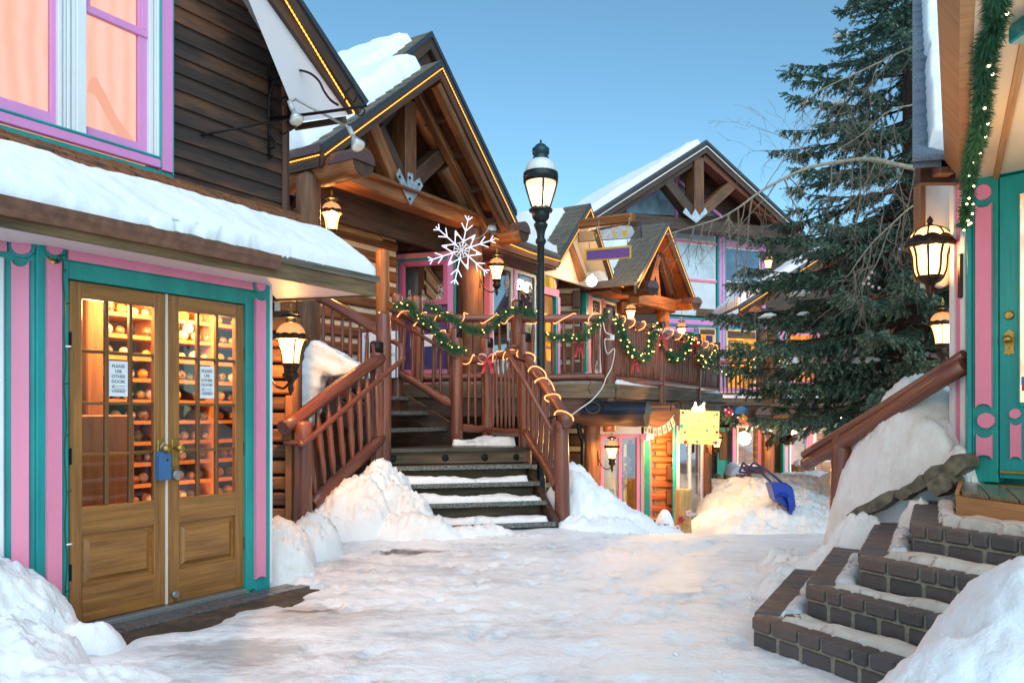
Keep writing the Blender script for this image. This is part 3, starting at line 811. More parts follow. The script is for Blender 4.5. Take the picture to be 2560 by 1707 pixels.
# --- log wall of the lodge beside the shop
pLW = P(640, 1000, 8.25); WLO = Wall((pLW.x, pLW.y), (1, .05))
lwr = thing('log_side_wall', 'low weathered log wall between the painted shop and the stairs, lit by a lantern', 'wall', pLW)
for i in range(15):
    z0 = -.15+.165*i; b = MB(); r_ = random.uniform(-.01, .01); a0, a1 = WLO.S(560), WLO.S(742)
    b.hexa([WLO.pt(a0, z0, -.2), WLO.pt(a1, z0, -.2), WLO.pt(a1, z0+.155, -.2), WLO.pt(a0, z0+.155, -.2), WLO.pt(a0, z0+.02, .03+r_), WLO.pt(a1, z0+.02, .03+r_), WLO.pt(a1, z0+.15, .03-r_), WLO.pt(a0, z0+.15, .03-r_)]); b.build('wall_log', LOGO if i % 3 else LOG, lwr, .015)
MB().wbox(WLO, WLO.S(560), WLO.S(740), -.2, 2.4, -.3, -.16).build('wall_backing', DARKW, lwr)
MB().wbox(WLO, WLO.S(727), WLO.S(748), -.2, 2.35, -.1, .07).build('corner_board', LOG, lwr, .015)
MB().wbox(WLO, WLO.S(718), WLO.S(736), .2, 1.5, .07, .10).build('split_board', LOGO, lwr, .01)
# snow block slid off the roof
clouds = bpy.data.textures.new('lumps', 'CLOUDS'); clouds.noise_scale = .16; clouds.noise_depth = 3
def snow_block(outline, d, dep, lab, m):
    o = MB().prism([P(x, y, d) for x, y in outline], (0, dep, 0)).build('snow_block', m)
    rm = o.modifiers.new('r', 'REMESH'); rm.mode = 'VOXEL'; rm.voxel_size = .022; rm.use_smooth_shade = True
    sm = o.modifiers.new('s', 'SMOOTH'); sm.iterations = 6; sm.factor = .6
    dm = o.modifiers.new('d', 'DISPLACE'); dm.texture = clouds; dm.strength = .09; dm.mid_level = .5; dm.texture_coords = 'GLOBAL'
    tag(o, lab, 'snow block', None)
snow_block(((785, 846), (800, 858), (850, 884), (905, 916), (893, 930), (860, 938), (800, 938), (788, 990), (775, 1060), (742, 1080), (738, 990), (748, 915), (760, 880)), 9.35, .45, 'wedge of packed snow with an icy underside between the lantern and the stair railing', SNOWD)
# --- rake of the gable with its pale soffit
gp = lambda x, y, o=0: WR.px(x, y, o)
inA, inB, outA, outB = gp(560, -150), gp(871, 288), gp(640, -150), gp(905, 262)
sofA, sofB = WS.px(517, -150), WS.px(722, 203)
b = MB(); b.poly([sofA, sofB, gp(746, 305)+Vector((0,0,0)), inB, inA]); 
b.build('gable_soffit', SOFFIT, shop)
ra = WR.hit(560, -150); rb = WR.hit(871, 288); rc = WR.hit(905, 262); rd = WR.hit(648, -150)
MB().prism([WR.pt(*ra, 0), WR.pt(*rb, 0), WR.pt(*rc, 0), WR.pt(*rd, 0)], WR.n*.045).build('rake_board', DARKW, shop, .004)
re = WR.hit(838, 150); 
lo = lambda x, y, o: WR.px(x, y, o)
MB().prism([lo(663, -60, .03), lo(889, 287, .03), lo(903, 262, .03), lo(694, -60, .03)], WR.n*.05).build('rake_trim', DARKW, shop, .004)
MB().prism([lo(688, -60, .03), lo(900, 266, .03), lo(907, 258, .03), lo(697, -60, .03)], WR.n*.075).build('rake_flashing', FLASH, shop)
rope_light('amber rope light along the sloping rake of the painted shop gable', [lo(674, -60, .09), lo(715, 4, .09), lo(800, 145, .09), lo(858, 240, .09), lo(886, 284, .09)], .012, ROPEY, 'rope lights', .034)
# gable end board at the lower end of the soffit
MB().beam(WS.px(737, 319), gp(866, 299), .03, .05).build('soffit_edge_board', DARKW, shop)
MB().prism([WS.px(722, 200), WS.px(746, 222), gp(746, 305), WS.px(737, 321), WS.px(722, 330)], WS.n*.02).build('corner_board_end', DARKW, shop)
# roof above (seen only from the side)
MB().prism([lo(648, -150, 0), lo(907, 258, 0), lo(907, 252, 0), lo(655, -150, 0)], -WR.n*3.0).build('gable_roof', SHAKE, shop)

# --- wrought iron bracket with two spot lights
pb = WS.px(673, 297, .03); WBk = Wall((pb.x, pb.y), (WS.n.x, WS.n.y))
bk = thing('iron_sign_bracket', 'scrolled black iron sign bracket fixed on the dark plank wall, no sign on it', 'bracket', pb)
bt = lambda pts, r, nm, c=True: MB().tube(catmull([WBk.px(x, y) for x, y in pts], 6) if c else [WBk.px(x, y) for x, y in pts], r, 6).build(nm, IRON, bk)
z1_, z0_ = WS.ZZ(673, 178, .03), WS.ZZ(673, 388, .03)
MB().tube([Vector((pb.x, pb.y, z0_)), Vector((pb.x, pb.y, z1_))], .012, 8).build('upright_bar', IRON, bk)
tipx = 912; 
bt([(674, 297), (760, 287), (860, 274), (915, 264)], .013, 'arm', False)
bt([(674, 180), (676, 166), (684, 160), (694, 162), (699, 172), (694, 178), (688, 175)], .008, 'scroll'); bt([(674, 180), (677, 194), (690, 200), (702, 193)], .008, 'scroll')
bt([(690, 289), (676, 262), (676, 235), (690, 200), (716, 180), (745, 176), (775, 184), (797, 203), (810, 228), (826, 250), (845, 263)], .010, 'scroll')
bt([(676, 320), (682, 305), (690, 296), (712, 293)], .008, 'scroll'); bt([(674, 325), (676, 342), (688, 355), (685, 368), (676, 372), (673, 365)], .008, 'scroll')
bt([(716, 300), (722, 318), (716, 332), (704, 335), (699, 328)], .007, 'scroll'); bt([(728, 245), (712, 243), (704, 250), (708, 262)], .007, 'scroll')
bt([(662, 395), (664, 388), (671, 392), (673, 398), (676, 392), (682, 388), (677, 397)], .006, 'scroll')
bt([(862, 258), (866, 232), (878, 220), (888, 224), (892, 240), (884, 258)], .008, 'scroll'); bt([(905, 270), (912, 276), (908, 286), (898, 290), (894, 284)], .006, 'scroll')
MB().tube([WS.px(503, 338, .02), WBk.px(728, 296)], .010, 8).build('brace_rod', IRON, bk)
# pipe with spot lights across the arm
pa = P(738, 248, WBk.px(745, 290).y-.22); pbb = P(862, 314, WBk.px(800, 285).y+.12)
MB().tube([pa, pbb], .011, 8).build('lamp_pipe', STEEL, bk)
GREYW2 = M_plain('grey_lamp_body', (.42, .44, .48), .4, .1, .05, 40, .1)
BULBFACE = M_plain('frosted_lamp_face', (.70, .66, .58), .25)
for (p, q, lab) in ((P(727, 262, pa.y), P(742, 302, pa.y-.03), 'grey spot lamp at the wall end of the iron bracket, facing down'), (P(876, 327, pbb.y), P(896, 366, pbb.y-.05), 'grey spot lamp at the outer end of the bracket pipe near the gable')):
    t = thing('spot_lamp', lab, 'spot lamp', p); d = (q-p).normalized()
    MB().tube([p-d*.03, p+d*.055, p+d*.06], [.022, .022, .015], 10).build('lamp_socket', GREYW2, t)
    MB().tube([p+d*.055, p+d*.09, q-d*.005, q], [.015, .026, .062, .060], 16).build('lamp_bulb', M_plain('lamp_reflector', (.5, .52, .55), .25, .6), t)
    MB().tube([q-d*.004, q+d*.012, q+d*.016], [.058, .05, .02], 16).build('lamp_face', BULBFACE, t)
    MB().tube([p-d*.03, pa if p.x < -1.5 and (p-pa).length < (p-pbb).length else pbb], .012, 8).build('lamp_arm', STEEL, t)
# string of unlit bulbs down the door frame
pth = [WA.px(x, y, .045) for x, y in ((20, 583), (60, 588), (95, 600), (120, 602), (150, 640), (158, 660), (157, 700), (163, 760), (160, 830), (165, 900), (160, 960), (166, 1050), (161, 1130), (166, 1230), (162, 1320), (168, 1400), (163, 1480), (168, 1540))]
t = thing('light_string', 'dark green string of small unlit bulbs hanging down the teal door frame', 'light string', pth[5])
MB().tube(catmull(pth, 4), .004, 5).build('wire', WIREG, t)
for i, p in enumerate(catmull(pth, 2)[2::3]):
    MB().tube([p, p+WA.e*(.02 if i % 2 else .03)+Z*.008], .0045, 5).build('bulb_socket', WIREG, t)
    if i % 4 == 1: MB().tube([p+WA.n*.006, p+WA.e*.03+WA.n*.01], .006, 5).build('bulb', PAPER, t)
# ================================================================== ground
def sstep(a, b, x):
    t = min(1, max(0, (x-a)/(b-a))); return t*t*(3-2*t)
def groundz(x, y):
    z = .016*fbm(Vector((x*.9, y*.9, 3)), 3)+.006*fbm(Vector((x*4, y*4, 8)), 2)
    z += .009*billow(Vector((x*3.2, y*4.5, 5)), 3)
    z += .03*sstep(-1.1, -.3, (x+2.66)*.85-(y-4.78)*.527-.9)*0
    z -= .62*sstep(8.55, 11.2, y)*sstep(.55, 1.1, x-.1*(y-9))
    d = (x+2.66)*EY-(y-4.78)*EX      # distance in front of the door wall
    s = (x+2.66)*EX+(y-4.78)*EY
    if -.2 < s < 1.75: z -= .05*(1-sstep(.40, .62, d+.08*math.sin(s*9)+.05*noise.noise(Vector((x*7, y*7, 0)))))
    return z
nx, ny = 520, 560; xs_ = np.linspace(-7, 10, nx+1)
t_ = np.linspace(0, 1, ny+1); ys_ = -3+3.0*t_+23*t_**1.25
V = [(x, y, groundz(x, y)) for y in ys_ for x in xs_]
V = np.array(V); rs = random.Random(91)
for i in range(150):                 # trodden boot prints
    px_, py_ = rs.uniform(-1.6, 1.9), rs.uniform(2.6, 8.4)
    if px_ > 1.2 and py_ < 5.6: continue
    a = rs.gauss(.25, .5) if rs.random() < .7 else rs.uniform(-3, 3); ca, sa = math.cos(a), math.sin(a); dp = rs.uniform(.006, .016)
    for sg in (0, 1):
        cx_, cy_ = px_+sa*.62*sg+ca*.10*(sg*2-1), py_+ca*.62*sg-sa*.10*(sg*2-1)
        dx, dy = V[:, 0]-cx_, V[:, 1]-cy_; q_ = np.hypot((dx*ca-dy*sa)/.060, (dx*sa+dy*ca)/.155)
        V[:, 2] += np.where(q_ < 1, -dp, np.where(q_ < 1.5, dp*.7*(1.5-q_)*2, 0))
idx = np.arange((nx+1)*(ny+1)).reshape(ny+1, nx+1)
Fq = np.stack([idx[:-1, :-1], idx[:-1, 1:], idx[1:, 1:], idx[1:, :-1]], -1).reshape(-1, 4)
m, nt, out = newmat('trodden_snow'); k = N(nt)
g = k.n('ShaderNodeNewGeometry').outputs['Position']
gs = vscale(k, g, .55, 1.0, 1)
n1 = k.math('ADD', k.math('MULTIPLY', k.noise(gs, 1.0, 8, .66), .55), k.math('MULTIPLY', k.noise(vscale(k, g, .5, 1.4, 1), 3.1, 6, .7), .45)); n2 = k.noise(g, 9, 6, .65); n3 = k.noise(g, 55, 3, .6)
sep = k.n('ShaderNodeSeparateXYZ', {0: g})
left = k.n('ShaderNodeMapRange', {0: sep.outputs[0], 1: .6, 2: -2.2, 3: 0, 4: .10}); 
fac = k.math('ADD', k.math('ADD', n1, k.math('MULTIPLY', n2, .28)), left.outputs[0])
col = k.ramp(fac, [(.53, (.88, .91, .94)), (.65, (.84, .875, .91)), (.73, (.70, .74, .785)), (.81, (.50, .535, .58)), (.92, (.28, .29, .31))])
# dark thawed spots
for (cx, cy, rx, ry, s_) in ((-1.02, 7.55, .50, .17, 1.0), (-1.55, 4.35, .55, .3, .6), (-1.35, 5.2, .8, .35, .45), (-1.38, 5.25, .22, .05, 1)):
    mp = k.n('ShaderNodeMapping', {'Vector': g, 'Location': (-cx/rx, -cy/ry, 0), 'Scale': (1/rx, 1/ry, 0)})
    ln = k.n('ShaderNodeVectorMath', {0: mp.outputs[0]}, operation='LENGTH').outputs['Value']
    q = k.math('ADD', ln, k.math('MULTIPLY', k.math('SUBTRACT', n2, .5), 1.6))
    q = k.math('ADD', q, k.math('MULTIPLY', k.math('SUBTRACT', k.noise(gs, 3.2, 5, .7), .5), 1.8))
    f = k.ramp(q, [(.45, (s_*.9,)*3), (1.0, (0, 0, 0))]); col = k.mix(f, col, (.12, .115, .11))
n4 = k.noise(gs, 3.3, 5, .65)
hh_ = k.math('ADD', k.math('ADD', k.math('MULTIPLY', n2, .5), k.math('MULTIPLY', n3, .12)), k.math('MULTIPLY', n4, 1.1))
b = k.n('ShaderNodeBump', {'Strength': .5, 'Distance': .07, 'Height': hh_})
rg = k.ramp(fac, [(.45, (.55, .55, .55)), (.8, (.34, .34, .34))])
p = k.n('ShaderNodeBsdfPrincipled', {'Base Color': col, 'Roughness': rg, 'Normal': b.outputs[0], 'Specular IOR Level': .22})
nt.links.new(p.outputs[0], out.inputs[0]); TROD = m
merge('snowy_path', TROD, V, Fq, kind='structure')
MB().poly([(-400, -60, -.75), (400, -60, -.75), (400, 700, -.75), (-400, 700, -.75)]).build('ground', SNOW, None, kind='structure')
# paving setts and door mat in front of the double doors
PAVE = M_plain('grey_paver', (.085, .085, .09), .35, 0, .25, 40, .5)
b = MB(); rs = random.Random(2); s = -.06; SO = 2.661
while s < 1.62:
    l_ = rs.uniform(.13, .21)
    for j in range(2):
        o0 = .058+j*.105; b.wbox(WA, SO+s+.004+j*.05, SO+s+l_-.004+j*.05, -.05, .0+rs.uniform(-.003, .003), o0, o0+.10)
    s += l_
b.build('pavement', PAVE, None, .004, kind='structure')
mp_ = [(.26, 1.0), (.28, 1.42), (.34, 1.60), (.42, 1.64), (.60, 1.42), (.66, 1.1), (.68, .75), (.66, .4), (.58, .1), (.42, -.02), (.28, .0), (.26, .4)]
mp_ = [(.245, .02), (.245, 1.50), (.30, 1.62), (.40, 1.66), (.52, 1.52), (.60, 1.2), (.63, .8), (.62, .4), (.55, .06), (.40, -.06), (.29, -.04)]
m, nt, out = newmat('coir_mat'); k = N(nt); g = k.n('ShaderNodeNewGeometry').outputs['Position']
n1 = k.noise(g, 5, 5, .7); n2 = k.noise(g, 160, 2)
cc = k.mix(k.math('MULTIPLY', n2, .6), k.ramp(n1, [(.42, (.045, .033, .024)), (.58, (.11, .075, .045)), (.7, (.24, .15, .07))]), (.03, .022, .016))
bm_ = k.n('ShaderNodeBump', {'Strength': .8, 'Distance': .02, 'Height': n2})
p = k.n('ShaderNodeBsdfPrincipled', {'Base Color': cc, 'Roughness': .85, 'Normal': bm_.outputs[0]}); nt.links.new(p.outputs[0], out.inputs[0])
MB().prism([WA.pt(SO+s, -.03, o) for o, s in mp_], (0, 0, .022)).build('door_mat', m, None, label='brown coir mat half covered by snow in front of the wooden double doors', cat='mat')
# ================================================================== lower wooden stairs
U2 = Vector((.96, .27, 0)).normalized(); R2 = Vector((-.27, .96, 0)).normalized(); Q0 = Vector((.50, 9.05, 0))
m, nt, out = newmat('grip_nosing'); k = N(nt)
uv = k.n('ShaderNodeUVMap').outputs[0]; vo = k.n('ShaderNodeTexVoronoi', {'Vector': vscale(k, uv, 1, 1, 1), 'Scale': 70})
bb_ = k.n('ShaderNodeBump', {'Strength': .9, 'Distance': .01, 'Height': vo.outputs[0]})
cc = k.ramp(vo.outputs[0], [(.1, (.34, .36, .33)), (.6, (.10, .11, .10))])
p = k.n('ShaderNodeBsdfPrincipled', {'Base Color': cc, 'Roughness': .45, 'Metallic': .5, 'Normal': bb_.outputs[0]}); nt.links.new(p.outputs[0], out.inputs[0]); GRIP = m
stz = (.08, .29, .49, .68)
st1 = thing('wooden_stairs', 'weathered wooden stairs with grey grip nosings and snow on the treads, rising from the path', 'stairs', Q0)
Wd = 1.95
def slab(b, o, u, w, r, d, z0, z1):   # a board: from o along -u by w and along r by d
    c = [o, o-u*w, o-u*w+r*d, o+r*d]
    return b.hexa([Vector((p.x, p.y, z0)) for p in c]+[Vector((p.x, p.y, z1)) for p in c])
for i, zz in enumerate(stz):
    o = Q0+R2*.30*i-U2*.0
    slab(MB(), o+R2*.055, U2, Wd, R2, .27, zz-.05, zz).build('tread', GREYW, st1, .004)
    slab(MB(), o, U2, Wd, R2, .054, zz-.045, zz+.006).build('grip_nosing', GRIP, st1, .003)
    slab(MB(), o+R2*.20, U2, Wd, R2, .03, zz-.3, zz-.052).build('riser', GREYW, st1)
for sgn, off in ((0, .03), (1, Wd)):
    a = Q0-U2*off+R2*.02; c = a+R2*1.2
    b = MB(); w = U2*.07*(1 if sgn == 0 else -1)
    b.hexa([a+Z*-.05, c+Z*.45, c+Z*.70, a+Z*.12, a+w+Z*-.05, c+w+Z*.45, c+w+Z*.70, a+w+Z*.12]); b.build('stringer', DARKW, st1)
lo_ = Q0+R2*1.19
b = MB(); slab(b, lo_+R2*.02, U2, 1.80, R2, .08, .69, .85); b.build('landing_beam', GREYW, st1, .012)
for f in (.06, .42, .70, .93):
    c = lo_-U2*1.80*(1-f)+R2*.02+Z*.765
    MB().tube([c, c-R2*.012, c-R2*.014], [.045, .045, .03], 6, True, .2).tube([c-R2*.01, c-R2*.03], .014, 8).build('bolt_plate', IRON, st1)
# landing deck planks
b = MB(); 
LP = [Vector((.24, 10.18, 0)), Vector((-1.60, 9.62, 0)), Vector((-1.66, 9.75, 0)), Vector((-.86, 11.12, 0)), Vector((-.30, 11.30, 0)), Vector((.30, 10.45, 0))]
b.prism([p+Z*.845 for p in LP], (0, 0, .045)); b.build('landing', M_wood('wet_landing_wood', (.02, .016, .013), (.10, .07, .045), .3, .5, 6, 40), st1)
sp = Vector((-.5, 10.6, 0))
for i in range(7):
    p0 = LP[1].lerp(LP[3], i/7+.05); p1 = LP[0].lerp(LP[4], i/7+.05)
    MB().beam(p0+Z*.893, p1+Z*.893, .20*.8, .01).build('landing_plank', GREYW, st1, .003) if False else None
# support posts below
for p in ((-1.45, 9.9), (.1, 10.4), (-.6, 11.1)): MB().box(p[0]-.05, p[0]+.05, p[1]-.05, p[1]+.05, -.3, .85).build('landing_leg', DARKW, st1)
# ------------------------------------------------------------------ upper flight
st2 = thing('upper_stairs', 'short upper flight of open wooden stairs turning from the landing up to the balcony', 'stairs', (-.9, 11, .9))
eV = Vector((EX, EY, 0)); nV = Vector((EY, -EX, 0)); PR = Vector((-.80, 10.98, 0))
for i, zz in enumerate((1.125, 1.345, 1.555)):
    o = PR-nV*(.12+.35*i)
    slab(MB(), o, eV, 1.52, -nV, .28, zz-.05, zz).build('tread', GREYW, st2, .004)
    slab(MB(), o+nV*.03, eV, 1.52, -nV, .05, zz-.045, zz+.006).build('grip_nosing', GRIP, st2, .003)
for k_ in (0, 1.50):
    a = PR-eV*k_+nV*.12; c = a-nV*1.35
    w = eV*(-.05 if k_ else .05)
    MB().hexa([a+Z*.80, c+Z*1.50, c+Z*1.78, a+Z*1.10, a+w+Z*.80, c+w+Z*1.50, c+w+Z*1.78, a+w+Z*1.10]).build('stringer', DARKW, st2)
# ------------------------------------------------------------------ railings
def railing(label, posts, rails, bals, group='stained log railings', balr=.022, name='log_railing', hand=None):
    t = thing(name, label, 'railing', posts[0][0] if posts else rails[0][0], group)
    for (p, h, r, band) in posts: post(t, p, h, r, band=band)
    for (p, q, r) in rails: rail_log(MB(), p, q, r).build('rail', REDRAIL, t)
    for (p0, p1, q0, q1, n) in bals:      # lower line p0-p1, upper line q0-q1
        p0, p1, q0, q1 = map(Vector, (p0, p1, q0, q1))
        for i in range(n):
            u = (i+.5)/n+random.uniform(-.12, .12)/n; baluster(p0.lerp(p1, u), q0.lerp(q1, u), balr*random.uniform(.85, 1.1), t, REDRAIL)
    return t

# left of the lower stairs
Ln, Lt = V3((-2.155, 8.2, 0)), V3((-1.553, 9.62, 0))
a0, a1 = V3((-2.31, 8.03, 1.165)), V3((-1.575, 9.56, 1.985)); b0, b1 = V3((-2.10, 8.30, .36)), V3((-1.575, 9.56, 1.03))
railing('stained log railing beside the stairs near the lantern wall, its newel standing in snow', [(Ln, 1.20, .098, None)], [(a0, a1, .075), (b0, b1, .075)], [(b0, b1, a0.lerp(a1, .15), a1, 8)], balr=.036)
t = thing('hand_rail', 'thin hand rail bent round the tall newel post on the lantern side', 'hand rail', (-2.1, 8.1, 1), 'slim hand rails')
MB().tube(catmull([V3((-2.32, 8.12, 1.02)), V3((-2.14, 8.06, 1.02)), V3((-2.06, 8.12, 1.06)), V3((-1.37, 9.46, 1.90)), V3((-1.335, 9.55, 1.96)), V3((-1.34, 9.6, 2.12)), V3((-1.46, 9.72, 2.20))], 5), .03, 10).build('rail_tube', REDRAIL, t)
# right of the lower stairs
Rn, Rt = V3((.578, 9.25, 0)), V3((.166, 10.35, 0))
c0, c1 = V3((.64, 9.08, 1.20)), V3((.185, 10.30, 2.045)); d0, d1 = V3((.53, 9.34, .45)), V3((.185, 10.3, 1.08))
railing('stained log railing wrapped with orange rope light, beside the stairs under the street lamp', [(Rn, 1.19, .088, None), (Rt+Z*.3, 2.04, .083, .10)], [(c0, c1, .065), (d0, d1, .06)], [(d0, d1, c0.lerp(c1, .13), c1, 7)], balr=.03)
t = thing('hand_rail', 'thin straight hand rail on the street lamp side of the lower stairs', 'hand rail', (.4, 9.1, 1), 'slim hand rails')
h0, h1 = V3((.452, 9.12, 1.13)), V3((-.07, 10.18, 2.14))
MB().tube([h0, h1, h1+V3((.08, .12, .04)), V3((.14, 10.33, 2.20))], .026, 10).build('rail_tube', REDRAIL, t)
for f in (.12, .9): MB().tube([h0.lerp(h1, f), c0.lerp(c1, f+.03)-Z*.02], .012, 6).build('rail_hook', IRON, t)
# tall newel + back of the landing
P1, P2 = V3((-.762, 10.9, .86)), V3((-.35, 11.2, .86))
railing('log railing across the back of the landing with a red and white bow', [(P1, 1.61, .085, .12), (P2, 1.50, .085, .12)],
        [(P1+Z*1.20, P2+Z*1.22, .05), (P1+Z*.25, P2+Z*.25, .055), (P2+Z*1.24, Rt+Z*2.12, .05), (P2+Z*.22, Rt+Z*1.06, .055)],
        [(P1+Z*.25, P2+Z*.25, P1+Z*1.2, P2+Z*1.2, 4), (P2+Z*.25, Rt+Z*1.10, P2+Z*1.22, Rt+Z*2.10, 9)])
# upper flight: near and far side
u0, u1 = V3((-1.57, 9.62, 2.30)), V3((-2.45, 10.16, 2.80))
railing('log railing on the near side of the upper flight, running behind the tall newel post', [(V3((-1.553, 9.62, .3)), 2.20, .092, None)], [(u0, u1, .068), (u0-Z*1.12, u1-Z*.95, .06)], [(u0-Z*1.12, u1-Z*.95, u0, u1, 7)], balr=.028)
pc_ = MB().tube([V3((-1.62, 9.54, 2.02)), V3((-1.62, 9.54, 2.14)), V3((-1.62, 9.54, 2.17))], [.088, .088, .07], 12); 
tq = thing('newel_stub', 'shorter log newel with a dark tape band beside the tall newel', 'post', (-1.62, 9.54, .3)); post(tq, V3((-1.62, 9.54, .3)), 1.85, .084, band=.11)
v0, v1 = P1+Z*1.42, V3((-1.76, 11.52, 2.87)); w0, w1 = P1+Z*.55, V3((-1.76, 11.52, 1.97))
railing('log railing with a garland on the far side of the upper flight of stairs', [(V3((-1.66, 11.52, 1.3)), 1.72, .082, None)], [(v0, v1, .062), (w0, w1, .06)], [(w0, w1, v0, v1, 7)], balr=.026)
t = thing('hand_rail', 'thin straight hand rail on the upper flight beneath the garland', 'hand rail', P1, 'slim hand rails')
MB().tube([P1+V3((.02, -.12, 1.22)), v1+V3((0, -.12, -.16))], .026, 9).build('rail_tube', REDRAIL, t)
# ------------------------------------------------------------------ balcony
bal = thing('log_balcony', 'wooden balcony deck on the upper floor with weathered edge beams and snow along its edge', 'balcony', (1.45, 11.8, 1.7))
DP = [V3(p+(0,)) for p in ((-2.75, 10.35), (-1.85, 11.72), (1.52, 11.80), (4.58, 17.45), (5.3, 21.6), (9.2, 21.75), (9.2, 26.5), (5.5, 26.0), (.2, 17.6), (-3.5, 12.2))]
b = MB(); b.prism([p+Z*1.68 for p in DP], (0, 0, .07)); b.build('deck', DARKW, bal)
def edge(p, q, z0, z1, th, m, nm, out_=0.0):
    p, q = V3((p.x, p.y, 0)), V3((q.x, q.y, 0)); d = (q-p).normalized(); n_ = V3((d.y, -d.x, 0))
    MB().hexa([p+n_*out_+Z*z0, q+n_*out_+Z*z0, q+n_*(out_-th)+Z*z0, p+n_*(out_-th)+Z*z0, p+n_*out_+Z*z1, q+n_*out_+Z*z1, q+n_*(out_-th)+Z*z1, p+n_*(out_-th)+Z*z1]).build(nm, m, bal, .004)
for i in (1, 2, 3, 4):
    edge(DP[i], DP[i+1], 1.55, 1.76, .05, GREYW, 'edge_board', .04); edge(DP[i], DP[i+1], 1.28, 1.545, .12, DARKW, 'rim_beam', .0)
rz = 2.735; bz = 1.86
A1, A2, A3 = V3((-1.41, 11.86, 1.3)), V3((.084, 11.9, 1.3)), V3((1.445, 11.86, 1.3))
def flat(p, z): return V3((p.x, p.y, z))
railing('straight log railing across the balcony front with a draped garland beneath the snowflake', [(A1, 1.74, .082, None), (A2, 1.68, .085, .12)], [(flat(A1, rz+.02), flat(A2, rz), .06), (flat(A1, bz), flat(A2, bz), .06)], [(flat(A1, bz), flat(A2, bz), flat(A1, rz), flat(A2, rz), 8)], balr=.026)
railing('straight log railing between the street lamp and the balcony corner post', [(A3-Z*.25, 1.82, .092, .10)], [(flat(A2, rz), flat(A3, rz), .06), (flat(A2, bz), flat(A3, bz), .06)], [(flat(A2, bz), flat(A3, bz), flat(A2, rz), flat(A3, rz), 9)], balr=.030)
CV = [V3((1.52, 11.95, 0)), V3((2.45, 13.45, 0)), V3((3.55, 15.5, 0)), V3((4.49, 17.45, 0))]
cp = catmull(CV, 10)
t = thing('log_railing', 'long receding log railing of close set sticks with looped garlands on the balcony', 'railing', CV[0], 'stained log railings')
for z_, r_ in ((rz, .062), (bz-.02, .055)): MB().tube([flat(p, z_) for p in cp], r_, 9, True, .04).build('rail', REDRAIL, t)
for f, zb_ in ((11, 1.25), (21, 1.25), (30, 1.25)): post(t, flat(cp[min(f, 30)], zb_), 2.86-zb_, .075, band=.08)
n = 60
for i in range(n):
    u = (i+.5)/n*(len(cp)-1); kk = int(u); p = cp[kk].lerp(cp[min(kk+1, len(cp)-1)], u-kk); baluster(flat(p, bz), flat(p, rz), .033*random.uniform(.85, 1.1), t, REDRAIL)
B1, B2, B3 = V3((5.62, 21.8, 1.0)), V3((6.88, 21.8, .8)), V3((8.5, 21.85, 1.0))
railing('far log railing of the balcony in front of the lit orange windows', [(B2, 2.06, .10, None)], [(flat(B1, rz), flat(B2, rz), .055), (flat(B1, bz), flat(B2, bz), .06)], [(flat(B1, bz), flat(B2, bz), flat(B1, rz), flat(B2, rz), 11)], balr=.028)
railing('far log railing of the balcony half hidden by spruce boughs', [(B3, 1.86, .10, None)], [(flat(B2, rz), flat(B3, rz), .055), (flat(B2, bz), flat(B3, bz), .06)], [(flat(B2, bz), flat(B3, bz), flat(B2, rz), flat(B3, rz), 13)], balr=.028)
# snow on the balcony floor and edges
sheet('deck_snow', V3((-1.2, 11.95, 1.752)), V3((1.5, 11.98, 1.752)), V3((2.3, 13.4, 1.752)), V3((-.2, 13.0, 1.752)), .14, SNOW, .05, .15, .03, .05, seed=4, label='snow lying on the balcony floor behind the straight railing', cat='snow', kind='stuff')
b_ = [flat(p, 1.762) for p in cp]
sheet('deck_snow', b_[0]+V3((.07, -.1, 0)), b_[30]+V3((.07, -.1, 0)), b_[30]+V3((-.1, .05, 0)), b_[0]+V3((-.1, .05, 0)), .07, SNOW, .05, .06, .03, .03, seed=5, label='thin line of snow along the foot of the receding balcony railing', cat='snow', kind='stuff')
sheet('deck_snow', V3((5.35, 21.62, 1.762)), V3((8.8, 21.7, 1.762)), V3((8.8, 21.95, 1.762)), V3((5.35, 21.9, 1.762)), .08, SNOW, .07, .06, .03, .03, seed=6, label='thin line of snow along the far balcony edge', cat='snow', kind='stuff')
# ------------------------------------------------------------------ snow around the stairs
for i, zz in enumerate(stz[:3]):
    o = Q0+R2*(.30*i+.05)
    a = V3((o.x, o.y, zz+.004)); f0, f1 = ((.05, .98), (.02, .98), (.0, .96))[i]
    sheet('tread_snow', a-U2*(Wd*(1-f0)), a-U2*Wd*(1-f1), a-U2*Wd*(1-f1)+R2*.24, a-U2*(Wd*(1-f0))+R2*.24, .06, SNOWD, .025, .07, .035, .07, seed=10+i, label=('snow lying on the lowest stair tread', 'snow lying on the second stair tread', 'snow lying on the third stair tread')[i], cat='snow', kind='stuff')
sheet('landing_snow', V3((-.86, 10.80, .892)), V3((.1, 10.6, .892)), V3((-.3, 11.1, .892)), V3((-.75, 11.1, .892)), .09, SNOWD, .03, .08, .04, .08, seed=14, label='small lump of snow left on the stair landing by the back railing', cat='snow', kind='stuff')
mound('snow_heap', [(-1.50, 9.05, .46, .50, .3, .66), (-1.72, 8.65, .45, .48, .2, .50), (-1.28, 8.78, .52, .34, .1, .40), (-1.05, 8.45, .55, .22, .15, .16), (-2.0, 8.35, .3, .3, 0, .22), (-.4, 8.62, .5, .14, .2, .06)], SNOWD, -.01, .021, .09, 4.5, .045, 1, label='lumpy heap of old snow against the lantern side of the wooden stairs', cat='snow heap')
